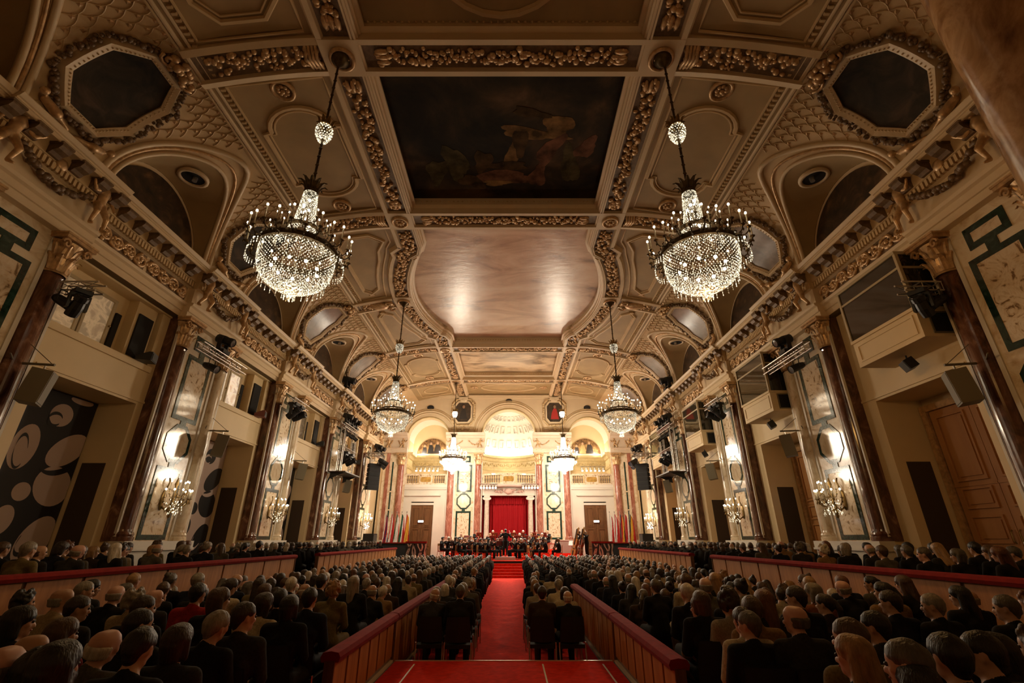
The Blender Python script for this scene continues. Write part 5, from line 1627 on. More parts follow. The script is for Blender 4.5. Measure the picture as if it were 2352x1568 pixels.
# ------------------------------------------------------------------ stage lighting
LENS_ON = M_emit('spot_lens_lit', (1.0, 0.95, 0.85), 12.0)
LENS_OFF = M('lens_glass', (0.05, 0.05, 0.06), 0.05, spec=0.9)
def head_light(loc, rz, lab, up=True, tilt=0.6, grp='moving head lights', sc=1.0):
    t = thing('moving_light', lab, 'stage light', loc, rz, grp)
    t.scale = (sc, sc, sc)
    sg = 1 if up else -1
    m = MB(); m.box(-0.19, 0.19, -0.19, 0.19, min(0, sg * 0.12), max(0, sg * 0.12)); m.obj('base', BLACK, t)
    m = MB()
    for sx in (-1, 1): m.box(sx * 0.2 - 0.03, sx * 0.2 + 0.03, -0.07, 0.07, min(sg * 0.14, sg * 0.55), max(sg * 0.14, sg * 0.55))
    m.box(-0.22, 0.22, -0.08, 0.08, min(sg * 0.12, sg * 0.2), max(sg * 0.12, sg * 0.2)); m.obj('yoke', BLACK, t)
    R = Matrix.Rotation(tilt, 3, 'X'); m = MB()
    pts = [(0.10, -0.26), (0.15, -0.24), (0.165, 0.0), (0.14, 0.2), (0.16, 0.22), (0.16, 0.34), (0.13, 0.36)]
    tmp = MB(); tmp.lathe([(0.001, -0.26)] + pts, 12)
    vs = []
    for v in tmp.v:
        q = R @ Vector((v[0], -v[2], v[1])); vs.append((q.x, q.y, q.z + sg * 0.5))
    m.add(vs, tmp.f); m.obj('head', BLACK, t)
    c = R @ Vector((0, -0.355, 0)); m = MB(); tmp = MB(); tmp.lathe([(0.001, 0), (0.13, 0), (0.13, -0.02)], 12)
    m.add([tuple(R @ Vector((v[0], v[2], v[1])) + Vector((c.x, c.y, c.z + sg * 0.5))) for v in tmp.v], tmp.f); m.obj('lens', LENS_OFF, t)
    return t
def par_can(loc, rz, lab, tilt, lit=False, grp='par cans', sc=1.0, white=False):
    t = thing('par_can', lab, 'stage light', loc, rz, grp); t.scale = (sc, sc, sc)
    R = Matrix.Rotation(tilt, 3, 'X')
    tmp = MB(); tmp.lathe([(0.001, 0.2), (0.07, 0.2), (0.09, 0.12), (0.10, -0.16), (0.105, -0.2), (0.085, -0.19)], 12)
    m = MB(); m.add([tuple(R @ Vector((v[0], v[2], v[1])) + Vector((0, 0, -0.22))) for v in tmp.v], tmp.f); m.obj('can', BLACK if not white else WHITE_PAINT, t)
    tmp = MB(); tmp.lathe([(0.001, -0.185), (0.095, -0.185)], 12)
    m = MB(); m.add([tuple(R @ Vector((v[0], v[2], v[1])) + Vector((0, 0, -0.22))) for v in tmp.v], tmp.f); m.obj('lens', LENS_ON if lit else LENS_OFF, t)
    m = MB(); m.tube([(-0.12, 0, -0.22), (-0.12, 0, -0.02), (0.12, 0, -0.02), (0.12, 0, -0.22)], 0.012, 4); m.tube([(0, 0, -0.02), (0, 0, 0.05)], 0.015, 4); m.obj('yoke', BLACK, t)
    return t
def truss(pts, lab, grp='lighting trusses', w=0.22):
    """straight four-chord truss from a to b"""
    a, b = Vector(pts[0]), Vector(pts[1])
    t = thing('lighting_truss', lab, 'truss', tuple(a), 0, grp)
    d = (b - a); L = d.length; d.normalize()
    up = Vector((0, 0, 1)) if abs(d.z) < 0.9 else Vector((0, 1, 0))
    s_ = d.cross(up).normalized(); u_ = s_.cross(d)
    m = MB(); C = [s_ * w / 2 + u_ * w / 2, s_ * -w / 2 + u_ * w / 2, s_ * -w / 2 - u_ * w / 2, s_ * w / 2 - u_ * w / 2]
    for c in C: m.tube([tuple(c), tuple(c + d * L)], 0.022, 6)
    m.obj('chords', STEEL, t)
    m = MB(); n_ = max(2, int(L / 0.3))
    for k in range(n_):
        p, q = d * (L * k / n_), d * (L * (k + 1) / n_)
        for e in range(4):
            m.tube([tuple(p + C[e]), tuple(q + C[(e + 1) % 4])], 0.010, 4); m.tube([tuple(p + C[e]), tuple(p + C[(e + 1) % 4])], 0.010, 4)
    m.obj('lattice', STEEL, t, kind='stuff')
    return t
for s in (-1, 1):
    nm = 'mural' if s < 0 else 'door'
    xx = s * (WX - 0.85)
    # first pier: two lamps on a wall arm
    truss(((s * (WX - 0.3), RIBS[0] + 1.2, 7.35), (s * (WX - 1.2), RIBS[0] + 1.2, 7.35)), 'short lighting truss at the first pier of the %s wall' % nm)
    head_light((xx, RIBS[0] + 1.15, 7.24), side_rot(s) + 0.5 * s, 'black moving light under the short truss at the first %s pier' % nm, False, -0.9, sc=0.85)
    par_can((s * (WX - 0.5), RIBS[0] + 1.15, 7.24), side_rot(s), 'square black lamp beside the moving light at the first %s pier' % nm, 0.5, sc=1.2)
    # second pier: longer truss with one lamp on top and one below
    y = RIBS[1]
    truss(((s * (WX - 0.75), y - 1.25, 7.72), (s * (WX - 0.75), y + 1.35, 7.72)), 'lighting truss across the second pier of the %s wall' % nm)
    head_light((s * (WX - 0.75), y - 0.15, 7.84), side_rot(s), 'black moving light standing on the truss at the second %s pier' % nm, True, 0.35)
    par_can((s * (WX - 0.64), y - 0.3, 7.58), side_rot(s), 'black lamp hung under the truss at the second %s pier' % nm, 0.4, sc=1.3)
    # third pier: lamp cluster at the capital
    y = RIBS[2]
    head_light((s * (WX - 0.75), y - 1.0, 7.73), side_rot(s), 'black moving light at the third pier capital, %s wall' % nm, False, -0.7)
    head_light((s * (WX - 0.75), y - 0.4, 7.73), side_rot(s), 'second black moving light at the third pier capital, %s wall' % nm, False, -0.4)
    m_ = truss(((s * (WX - 0.75), y - 1.3, 7.82), (s * (WX - 0.75), y + 0.3, 7.82)), 'lighting truss at the third pier of the %s wall' % nm)
    # fourth pier: tower with rows of lamps and a shelf
    y = RIBS[3]
    for q, dy in enumerate((-1.0, 1.0)):
        truss(((s * (WX - 0.75), y + dy, 5.6), (s * (WX - 0.75), y + dy, 8.15)), '%s upright truss of the lamp tower at the fourth %s pier' % (('camera side', 'stage side')[q], nm))
    truss(((s * (WX - 0.75), y - 1.2, 8.25), (s * (WX - 0.75), y + 1.5, 8.25)), 'top truss of the lamp tower at the fourth %s pier' % nm)
    truss(((s * (WX - 0.75), y - 1.2, 6.9), (s * (WX - 0.75), y + 1.5, 6.9)), 'middle truss of the lamp tower at the fourth %s pier' % nm)
    for q in range(3):
        head_light((s * (WX - 0.75), y - 0.7 + q * 0.8, 8.37), side_rot(s), '%s moving light on top of the fourth %s pier tower' % (ORD[q + 1], nm), True, 0.3)
        par_can((s * (WX - 0.8), y - 0.8 + q * 0.8, 8.1), side_rot(s) - s * 0.6, '%s par can under the top truss of the fourth %s pier tower' % (ORD[q + 1], nm), 0.6, sc=1.2)
    for q in range(2):
        head_light((s * (WX - 0.85), y - 0.4 + q * 0.9, 6.78), side_rot(s), '%s moving light under the middle truss of the fourth %s pier tower' % (ORD[q + 1], nm), False, -0.5)
    sh = thing('lamp_shelf', 'dark wooden shelf under the lamp tower at the fourth %s pier' % nm, 'shelf', (s * (WX - 0.8), y, 5.5), group='lamp tower shelves')
    m = MB(); m.box(-0.5, 0.5, -1.35, 1.35, 0, 0.06); m.obj('board', FLOOR_M, sh)
    m = MB()
    for dy in (-1.1, 1.1): m.prism([(s * 0.45, 0), (s * 0.45, -0.35), (-s * 0.35, 0)], dy - 0.02, dy + 0.02)
    m.obj('bracket', BLACK, sh)
    # lamp sitting on the cornice
    head_light((s * (WX - 0.52), RIBS[3] - 0.9, 10.42), side_rot(s), 'black moving light standing on the cornice above the fourth %s pier' % nm, True, 0.2, sc=1.35)
    # fifth pier: line array, spot and small truss
    y = RIBS[4] - 1.2
    la = thing('line_array', 'tall black line array speaker at the fifth %s pier' % nm, 'speaker', (s * (WX - 0.9), y, 5.15), side_rot(s) + s * 0.9, 'line array speakers')
    for q in range(6):
        m = MB(); m.prism([(-0.2, q * 0.3), (0.2, q * 0.3 + 0.02), (0.2, q * 0.3 + 0.28), (-0.2, q * 0.3 + 0.29)], -0.42, 0.42, 'x'); c = m.obj('array_cabinet', BLACK, la)
        m = MB(); m.box(-0.39, 0.39, -0.215, -0.2, q * 0.3 + 0.03, q * 0.3 + 0.26); m.obj('grille', BLACK_M, c)
    m = MB(); m.tube([(-0.3, 0, 1.8), (-0.3, 0, 2.0), (0.3, 0, 2.0), (0.3, 0, 1.8)], 0.02, 5); m.tube([(0, 0, 2.0), (0, 0, 2.5)], 0.03, 4); m.obj('rigging_frame', STEEL, la)
    truss(((s * (WX - 0.2), y, 7.6), (s * (WX - 1.6), y, 7.6)), 'truss carrying the line array at the fifth %s pier' % nm)
    truss(((s * (WX - 0.7), y + 0.6, 7.75), (s * (WX - 0.7), y + 3.0, 7.75)), 'long truss with lamps at the fifth %s pier' % nm)
    for q in range(2):
        head_light((s * (WX - 0.7), y + 1.1 + q * 0.9, 7.88), side_rot(s), '%s moving light on the truss at the fifth %s pier' % (ORD[q + 1], nm), True, 0.3)
    par_can((s * (WX - 1.5), y, 7.46), side_rot(s) + 0.5, 'black lamp hung at the end of the line array truss, %s side' % nm, 0.5, sc=1.8)
    par_can((s * (WX - 0.7), y + 2.6, 7.62), side_rot(s) + 0.5, 'black lamp beside the corner pier, %s side' % nm, 0.6, sc=1.8)
    bb = thing('subwoofer', 'black loudspeaker box standing under the fifth %s pier sconce' % nm, 'speaker', (s * (WX - 0.85), RIBS[4] - 0.1, 0.8), side_rot(s), 'floor loudspeakers')
    m = MB(); m.box(-0.5, 0.5, -0.35, 0.35, 0, 1.55); m.obj('cabinet', BLACK, bb)
    m = MB(); m.box(-0.45, 0.45, -0.37, -0.35, 0.06, 1.48); m.obj('grille', CHAR, bb)
    m = MB(); m.box(s * (WX - 0.85) - 0.45, s * (WX - 0.85) + 0.45, RIBS[4] - 0.7, RIBS[4] + 0.5, ZF, 0.8); o = m.obj('speaker_plinth', BLACK_M); tag(o, 'black plinth under the loudspeaker at the fifth %s pier' % nm, 'plinth')

# rows of lit spotlights on the gallery fronts
def spot_bar(cx, w, y, z, n, lab, tilt):
    b = thing('lamp_bar', lab, 'lamp bar', (cx, y, z + 0.06), 0, 'gallery lamp bars')
    m = MB(); m.tube([(-w, 0, 0), (w, 0, 0)], 0.025, 6); m.obj('tube', STEEL, b)
    m = MB()
    for sx in (-1, 1): m.tube([(sx * w * 0.8, 0, 0), (sx * w * 0.8, 0.3, 0.05)], 0.02, 5)
    m.obj('clamp', BLACK, b)
    for i in range(n):
        x = cx - w + 2 * w * (i + 0.5) / n
        par_can((x, y, z), 0.0 + 0.25 * (0.5 - (i + 0.5) / n), '%s lit spotlight on the %s' % (ORD[i + 1], lab), tilt, True, 'lit gallery spotlights', 0.85, True)
spot_bar(-C2 + 0.1, 1.05, YEND - 0.25, 7.45, 6, 'lamp bar over the mural-side gallery', 0.9)
spot_bar(C2 + 0.1, 1.05, YEND - 0.25, 7.45, 6, 'lamp bar over the bass-side gallery', 0.9)
spot_bar(-1.62, 0.72, YEND - 0.55, 6.05, 6, 'lamp bar under the middle gallery, mural half', 0.6)
spot_bar(1.75, 0.72, YEND - 0.55, 6.05, 6, 'lamp bar under the middle gallery, bass half', 0.6)
def spot_light(loc, target, watts, size, col):
    ld = bpy.data.lights.new('spot_beam', 'SPOT'); ld.energy = watts; ld.spot_size = size; ld.spot_blend = 0.6; ld.color = col; ld.shadow_soft_size = 0.25
    o = bpy.data.objects.new('spot_beam', ld); COL.objects.link(o); o.location = loc
    o.rotation_euler = (Vector(target) - Vector(loc)).to_track_quat('-Z', 'Y').to_euler()
spot_light((-6.7, YEND - 0.7, 7.2), (-2.2, 35.0, 0.9), P_SPOT, 1.3, (1, 0.9, 0.76))
spot_light((6.9, YEND - 0.7, 7.2), (2.4, 35.0, 0.9), P_SPOT, 1.3, (1, 0.9, 0.76))
spot_light((-1.6, YEND - 1.0, 5.75), (-1.0, 35.6, 0.9), P_SPOT * 0.5, 1.7, (1, 0.9, 0.76))
spot_light((1.7, YEND - 1.0, 5.75), (1.3, 35.6, 0.9), P_SPOT * 0.5, 1.7, (1, 0.9, 0.76))

# ------------------------------------------------------------------ marble column close to the camera
t = thing('near_column', 'veined orange marble column close to the camera at the upper corner', 'column', (4.62, 2.5, ZN), kind='structure')
m = MB(); m.lathe([(0.72, 0), (0.72, 0.3), (0.62, 0.36), (0.66, 0.45), (0.55, 0.55), (0.53, 0.7), (0.53, 3.0), (0.50, 8.0), (0.55, 8.1), (0.52, 8.3)], 40)
m.obj('shaft', M_noise('orange_marble', [(0.3, (0.16, 0.07, 0.03)), (0.48, (0.42, 0.24, 0.11)), (0.58, (0.56, 0.36, 0.19)), (0.75, (0.34, 0.19, 0.09))], 1.4, 8, 2.2, 0.15), t, smooth=True)
m = MB(); m.lathe([(0.53, 8.3), (0.7, 8.7), (0.8, 8.9), (0.8, 9.2)], 24); m.box(-0.9, 0.9, -0.9, 0.9, 9.2, 14.1); m.obj('capital', PLASTER, t)

# ------------------------------------------------------------------ barriers
BASE_EDGE = M('pale_edge_strip', (0.72, 0.62, 0.5), 0.4)
def barrier(x, y0, y1, z0, ztop, lab, pw=0.5, face=1, gap=0.035):
    t = thing('barrier', lab, 'barrier', (x, y0, z0), 0, 'wooden barriers with velvet rails')
    L = y1 - y0; H = ztop - z0; n = max(1, round(L / pw)); w = L / n
    m = MB(); m.box(-0.025, 0.025, 0, L, 0.02, H - 0.08); m.obj('backing', WOOD_DK, t)
    pm = MB()
    for sx in (-1, 1): pm.box(min(sx * 0.025, sx * 0.045), max(sx * 0.025, sx * 0.045), gap, w - gap, 0.09, H - 0.11)
    pme = pm.mesh('panel_board', WOOD_BAR)
    for i in range(n): link('panel_board', pme, t, (0, i * w, 0))
    m = MB()
    m.prism([(-0.10, H - 0.10), (0.10, H - 0.10), (0.115, H - 0.05), (0.09, H - 0.005), (0, H + 0.01), (-0.09, H - 0.005), (-0.115, H - 0.05)], -0.02, L + 0.02); m.obj('velvet_rail', VELVET, t)
    m = MB(); m.box(-0.07, 0.07, 0, L, 0.0, 0.035); m.obj('base_strip', BASE_EDGE, t)
    m = MB(); m.box(-0.06, 0.06, -0.03, 0.0, 0, H - 0.09); m.box(-0.06, 0.06, L, L + 0.03, 0, H - 0.09); m.obj('end_post', WOOD_DK, t)
barrier(-1.82, 6.35, FLOOR_LINE - 0.04, ZN, 0.80, 'camera-end stretch of the aisle barrier on the mural side')
barrier(-1.82, FLOOR_LINE + 0.05, 17.4, ZF, 0.80, 'stage-end stretch of the aisle barrier on the mural side')
barrier(2.08, 6.0, FLOOR_LINE - 0.04, ZN, 0.80, 'camera-end stretch of the aisle barrier on the door side')
barrier(2.08, FLOOR_LINE + 0.05, 15.2, ZF, 0.80, 'stage-end stretch of the aisle barrier on the door side')
for s in (-1, 1):
    nm = 'mural' if s < 0 else 'door'
    barrier(s * 6.85, 2.5, 16.7, 0.10, 1.53, 'long podium barrier in front of the %s side rows' % nm, 1.0)
    barrier(s * 6.85, 18.7, 31.0, ZF, 1.53, 'far podium barrier in front of the %s side rows' % nm, 0.6)

# ------------------------------------------------------------------ flags beside the stage
def flag(x, cols, lab, i):
    t = thing('flag', lab, 'flag', (x, 38.3, ZF), 0.0, 'national flags beside the stage')
    m = MB(); m.tube([(0, 0, 0), (0, 0, 4.1)], 0.02, 6); m.ball((0, 0, 4.14), 0.05, 6, 5); m.obj('pole', STEEL, t)
    m = MB(); m.lathe([(0.18, 0), (0.18, 0.04), (0.05, 0.08), (0.03, 0.3)], 12); m.obj('stand', BLACK, t)
    rnd = random.Random(i); m = MB(); nz, nx = 14, 24
    mats = []
    for c in cols:
        if c not in mats: mats.append(c)
    sg = 1 if x > 0 else -1
    rows = []
    for a in range(nz + 1):
        q = a / nz; w = 0.16 + 0.36 * q ** 0.8
        rows.append([(0.02 + (w * b / nx) * (1.0) - 0.18 * q, -0.02 + 0.05 * math.sin(b * 1.3 + q * 2.0 + i) * (0.4 + 0.6 * q), 4.0 - 2.5 * q - 0.25 * (b / nx) * (1 - q)) for b in range(nx + 1)])
    r, c = len(rows), len(rows[0])
    vs = [p for row in rows for p in row]
    for a in range(nz):
        for b in range(nx):
            k = cols[min(len(cols) - 1, int(len(cols) * ((b + 0.5) / nx * 0.75 + (a + 0.5) / nz * 0.25)))]
            m.f.append([a * c + b, a * c + b + 1, (a + 1) * c + b + 1, (a + 1) * c + b]); m.m.append(mats.index(k))
    m.v = vs
    m.obj('cloth', [FL[k] for k in mats], t, smooth=True)
FL = {k: M('flag_' + k, c, 0.75) for k, c in dict(red=(0.5, 0.02, 0.015), white=(0.8, 0.76, 0.7), green=(0.01, 0.09, 0.04), blue=(0.012, 0.02, 0.11), yellow=(0.75, 0.42, 0.04), black=(0.012, 0.012, 0.012)).items()}
for i, (x, cols, lab) in enumerate(((-9.5, ('blue', 'white', 'red', 'blue', 'red', 'white', 'blue'), 'blue, white and red striped flag at the wall end of the mural-side row'),
        (-9.05, ('red', 'white', 'red', 'red'), 'mostly red flag with white, second from the mural wall'),
        (-8.65, ('green', 'white', 'white', 'red'), 'green, white and red flag in the middle of the mural-side row'),
        (-8.25, ('green', 'green', 'white', 'red', 'red'), 'dark green, white and red flag beside the yellow one'),
        (-7.88, ('red', 'yellow', 'yellow', 'red'), 'red and yellow flag nearest the mural-side end door'),
        (7.82, ('white', 'white', 'red', 'white'), 'white and red flag nearest the bass-side end door'),
        (8.2, ('red', 'white', 'red', 'red'), 'red flag with a white stripe, second from the bass-side door'),
        (8.62, ('black', 'red', 'yellow', 'black'), 'black, red and yellow flag in the middle of the door-side row'),
        (9.0, ('red', 'red', 'white', 'red'), 'bright red flag with a white patch in the door-side row'),
        (9.38, ('black', 'yellow', 'yellow', 'red', 'red'), 'black, yellow and red flag at the wall end of the door-side row'))):
    flag(x, cols, lab, i)

# counters with scribbled panels in the stage corners
for s in (-1, 1):
    nm = 'mural' if s < 0 else 'door'
    t = thing('corner_counter', 'black counter with red top beside the stage, %s side' % nm, 'counter', (s * 8.2, 36.6, ZF), 0, 'stage corner counters')
    m = MB(); m.box(-1.5, 1.5, -0.3, 0.3, 0, 1.92); m.obj('body', BLACK_M, t)
    m = MB(); m.box(-1.55, 1.55, -0.34, 0.34, 1.92, 1.99); m.obj('top_edge', VELVET, t)
    t = thing('graphic_board', 'black board with white scribbled strokes and red rim, %s side of the stage' % nm, 'board', (s * 6.4 + (0.15 if s > 0 else 0), 35.2, ZF), 0, 'scribbled boards')
    m = MB(); m.box(-0.72, 0.72, -0.04, 0.04, 0.0, 1.94); m.obj('panel', MURAL_BLK, t)
    m = MB(); m.box(-0.74, 0.74, -0.08, 0.08, 1.94, 2.06); m.obj('red_rim', VELVET, t)
    rnd = random.Random(14 + s)
    for q in range(7):
        x = -0.6 + q * 0.2; pts = [(x + 0.1 * math.sin(q * 2 + a * 0.9), -0.047, 0.3 + a * 0.2) for a in range(9)]
        pts = [(max(-0.68, min(0.68, p[0] + (0.18 * (a / 8) * (-1) ** q))), p[1], min(1.9, p[2])) for a, p in enumerate(pts)]
        rows = [[(p[0] - 0.025 - 0.02 * (a % 3), p[1], p[2]) for a, p in enumerate(pts)], [(p[0] + 0.03 + 0.02 * ((a + q) % 3), p[1], p[2]) for a, p in enumerate(pts)]]
        MB().grid(rows).obj('painted_stroke', MURAL_PINK, t)
t = thing('side_platform', 'low red carpeted platform under the violins at the stage edge', 'platform', (-5.0, 34.0, ZS), 0, 'side platforms on stage')
m = MB(); m.box(-0.95, 1.6, -0.8, 1.6, 0, 0.10); m.obj('deck', CARPET, t); m = MB(); m.box(-0.97, 1.62, -0.82, -0.8, 0.0, 0.11); m.obj('edge', BLACK, t)
t = thing('side_platform', 'low red carpeted platform under the double basses', 'platform', (5.5, 34.6, ZS), 0, 'side platforms on stage')
m = MB(); m.box(-0.9, 1.05, -0.8, 0.9, 0, 0.10); m.obj('deck', CARPET, t); m = MB(); m.box(-0.92, 1.07, -0.82, -0.8, 0.0, 0.11); m.obj('edge', BLACK, t)
t = thing('grey_screen', 'plain grey box screen beside the double basses', 'screen', (4.25, 37.2, ZS + 0.36), 0)
m = MB(); m.box(-0.48, 0.48, -0.3, 0.3, 0, 0.82); m.obj('body', M('screen_grey', (0.34, 0.33, 0.29), 0.6), t); m = MB(); m.box(-0.5, 0.5, -0.32, 0.32, 0.82, 0.86); m.obj('lid', M('screen_lid', (0.42, 0.4, 0.36), 0.5), t)

# ------------------------------------------------------------------ people
SKIN = [M('skin_light', (0.52, 0.30, 0.20), 0.5), M('skin_tan', (0.42, 0.23, 0.14), 0.5), M('skin_pink', (0.56, 0.31, 0.23), 0.5)]
EYE = M('eye_dark', (0.02, 0.015, 0.012), 0.3); LIP = M('lips', (0.36, 0.13, 0.10), 0.5)
SHOE = M('black_shoe', (0.012, 0.011, 0.010), 0.3); SHIRT = M('white_shirt', (0.75, 0.72, 0.68), 0.6)
def cloth_m(n, c): return M('cloth_' + n, c, 0.9, spec=0.18, var=0.25, scale=60)
CLOTH = {'black': cloth_m('black', (0.012, 0.011, 0.010)), 'charcoal': cloth_m('charcoal', (0.028, 0.026, 0.024)), 'navy': cloth_m('navy', (0.014, 0.016, 0.026)), 'dark brown': cloth_m('dark_brown', (0.04, 0.024, 0.014)),
         'grey tweed': cloth_m('tweed', (0.085, 0.075, 0.058)), 'beige': cloth_m('beige', (0.32, 0.25, 0.15)), 'cream': cloth_m('cream', (0.45, 0.38, 0.26)), 'red': cloth_m('red', (0.30, 0.018, 0.014)),
         'tan': cloth_m('tan', (0.22, 0.13, 0.055)), 'olive': cloth_m('olive', (0.16, 0.12, 0.05)), 'pale grey': cloth_m('pale_grey', (0.27, 0.23, 0.17)), 'rust': cloth_m('rust', (0.2, 0.07, 0.03))}
def hair_m(n, c): return M('hair_' + n, c, 0.5, var=0.35, scale=30, bump=0.6, bscale=90, stretch=(1, 1, 0.25))
HAIR = {'black': hair_m('black', (0.010, 0.008, 0.006)), 'dark brown': hair_m('dark_brown', (0.026, 0.015, 0.008)), 'brown': hair_m('brown', (0.07, 0.036, 0.016)), 'auburn': hair_m('auburn', (0.12, 0.042, 0.014)),
        'blond': hair_m('blond', (0.30, 0.17, 0.07)), 'grey': hair_m('grey', (0.22, 0.19, 0.15)), 'white': hair_m('white', (0.50, 0.45, 0.38)), 'dark grey': hair_m('dark_grey', (0.085, 0.072, 0.056))}

def hand(b, wr, d, nrm, side, curl=0.5):
    """palm and five bent fingers; d: direction of the fingers, nrm: back of the hand, side: thumb side vector"""
    wr, d, nrm, side = Vector(wr), Vector(d).normalized(), Vector(nrm).normalized(), Vector(side).normalized()
    pc = wr + d * 0.05
    b.cone(wr, 0.026, pc, 0.032); b.cone(pc + side * 0.022, 0.02, pc + d * 0.04 + side * 0.022, 0.016); b.cone(pc - side * 0.022, 0.02, pc + d * 0.035 - side * 0.022, 0.016)
    for i, (off, L) in enumerate(((0.030, 0.072), (0.010, 0.08), (-0.010, 0.075), (-0.030, 0.058))):
        p0 = pc + d * 0.042 + side * off
        p1 = p0 + (d * math.cos(curl) - nrm * math.sin(curl)) * L * 0.5
        p2 = p1 + (d * math.cos(curl * 2.2) - nrm * math.sin(curl * 2.2)) * L * 0.5
        b.cone(p0, 0.0105, p1, 0.0095, 6); b.cone(p1, 0.0095, p2, 0.008, 6)
    t0 = wr + d * 0.025 + side * 0.03
    t1 = t0 + (d * 0.5 + side * 0.8 - nrm * 0.2).normalized() * 0.04
    b.cone(t0, 0.0125, t1, 0.011, 6); b.cone(t1, 0.011, t1 + (d - nrm * 0.4).normalized() * 0.03, 0.009, 6)

def head_shapes(b, Mh):
    T = lambda p: tuple(Mh @ Vector(p))
    b.cone(T((0, -0.03, 0.03)), 0.082, T((0, 0.015, 0.035)), 0.08, 14)
    b.cone(T((0, -0.01, 0.0)), 0.076, T((0, 0.03, -0.035)), 0.062, 14)
    b.cone(T((0, 0.035, -0.03)), 0.056, T((0, 0.056, -0.078)), 0.034, 12)
    b.cone(T((-0.03, 0.02, -0.06)), 0.04, T((0.03, 0.02, -0.06)), 0.04, 10)
    b.cone(T((0, 0.085, 0.01)), 0.010, T((0, 0.104, -0.028)), 0.015, 8)          # nose
    b.cone(T((-0.035, 0.078, 0.032)), 0.013, T((0.035, 0.078, 0.032)), 0.013, 8)  # brow
    b.cone(T((-0.018, 0.080, -0.058)), 0.010, T((0.018, 0.080, -0.058)), 0.010, 8)  # mouth mound
    for sx in (-1, 1):
        b.cone(T((sx * 0.079, -0.008, 0.015)), 0.014, T((sx * 0.078, -0.002, -0.022)), 0.012, 8)   # ears
        b.ball(T((sx * 0.044, 0.06, -0.012)), 0.024, 8, 6)                         # cheeks

def face_marks(mb, Mh):
    T = lambda p: tuple(Mh @ Vector(p))
    for sx in (-1, 1):
        mb.ball(T((sx * 0.031, 0.088, 0.008)), 0.0115, 8, 6, 1)
    mb.cone(T((-0.016, 0.090, -0.056)), 0.006, T((0.016, 0.090, -0.056)), 0.006, 6, 2)

def make_body(J, name, vox=0.015):
    """J: joints (Vectors); front is +y. Returns skin mesh, clothing mesh and head matrix"""
    g = {k: Vector(v) for k, v in J.items() if k not in ('turn', 'nod', 'tilt', 'skirt', 'coat', 'curl')}
    Mh = Matrix.Translation(g['head']) @ Euler((J.get('nod', 0), J.get('tilt', 0), J.get('turn', 0)), 'XYZ').to_matrix().to_4x4()
    b = MB()
    b.cone(g['hip'], 0.125, g['chest'], 0.125); b.cone(g['chest'], 0.12, g['neck'], 0.07)
    b.cone(g['neck'] - Vector((0, 0, 0.03)), 0.056, g['head'] + Vector((0, -0.02, -0.05)), 0.052)
    head_shapes(b, Mh)
    for s in ('l', 'r'):
        b.cone(g['neck'] - Vector((0, 0, 0.06)), 0.06, g['sh' + s], 0.052)
        b.cone(g['sh' + s], 0.05, g['el' + s], 0.04); b.cone(g['el' + s], 0.04, g['wr' + s], 0.027)
        d = (g['wr' + s] - g['el' + s]).normalized()
        inw = Vector((-1 if s == 'r' else 1, 0, 0))
        nrm = Vector((0, 0, 1)) - d * d.z
        if nrm.length < 0.2: nrm = Vector((0, -1, 0))
        hand(b, g['wr' + s], J.get('hd' + s, d), J.get('hn' + s, nrm), inw, J.get('curl', 0.5))
        hp = g['hip'] + Vector((0.09 if s == 'r' else -0.09, 0.0, -0.02))
        b.cone(hp, 0.09, g['kn' + s], 0.06); b.cone(g['kn' + s], 0.058, g['an' + s], 0.038); b.cone(g['an' + s], 0.036, g['an' + s] + Vector((0, 0.12, -0.035)), 0.03)
    skin = remesh(b, vox, 1, name + '_skin')
    # small features appended as their own faces
    fm = MB(); face_marks(fm, Mh)
    bm = bmesh.new(); bm.from_mesh(skin); tm = fm.mesh('f', [SKIN[0], EYE, LIP]); bm.from_mesh(tm); bm.to_mesh(skin); bm.free(); bpy.data.meshes.remove(tm)
    for m_ in (SKIN[0], EYE, LIP): skin.materials.append(m_)
    skin.polygons.foreach_set('use_smooth', [True] * len(skin.polygons))
    c = MB()
    c.cone(g['hip'], 0.155, g['chest'] + Vector((0, -0.01, -0.1)), 0.145); c.cone(g['chest'] + Vector((-0.06, 0, -0.02)), 0.135, g['chest'] + Vector((0.06, 0, -0.02)), 0.135)
    c.cone(g['chest'], 0.135, g['neck'] - Vector((0, 0.01, 0.03)), 0.075); c.cone(g['neck'] - Vector((0, 0.012, 0.04)), 0.072, g['neck'] + Vector((0, -0.012, 0.0)), 0.066)
    for s in ('l', 'r'):
        c.cone(g['neck'] - Vector((0, 0.01, 0.06)), 0.075, g['sh' + s], 0.072)
        c.cone(g['sh' + s], 0.074, g['chest'], 0.11)
        c.cone(g['sh' + s], 0.068, g['el' + s], 0.056); c.cone(g['el' + s], 0.056, g['el' + s] + (g['wr' + s] - g['el' + s]) * 0.95, 0.04)
        hp = g['hip'] + Vector((0.09 if s == 'r' else -0.09, 0.0, -0.02))
        c.cone(hp, 0.11, g['kn' + s], 0.078); c.cone(g['kn' + s], 0.076, g['an' + s] + Vector((0, 0, 0.04)), 0.058)
    if J.get('skirt'):
        c.cone(g['knl'], 0.09, g['knr'], 0.09); c.cone((g['knl'] + g['knr']) / 2, 0.1, (g['anl'] + g['anr']) / 2 + Vector((0, 0, 0.1)), 0.13)
    if J.get('coat'):
        c.cone(g['hip'] + Vector((-0.06, -0.06, 0)), 0.12, g['hip'] + Vector((-0.05, -0.08, -0.4)), 0.05); c.cone(g['hip'] + Vector((0.06, -0.06, 0)), 0.12, g['hip'] + Vector((0.05, -0.08, -0.4)), 0.05)
    cm = remesh(c, 0.019, 2, name + '_cloth'); cm.materials.append(CLOTH['black'])
    return skin, cm, Mh

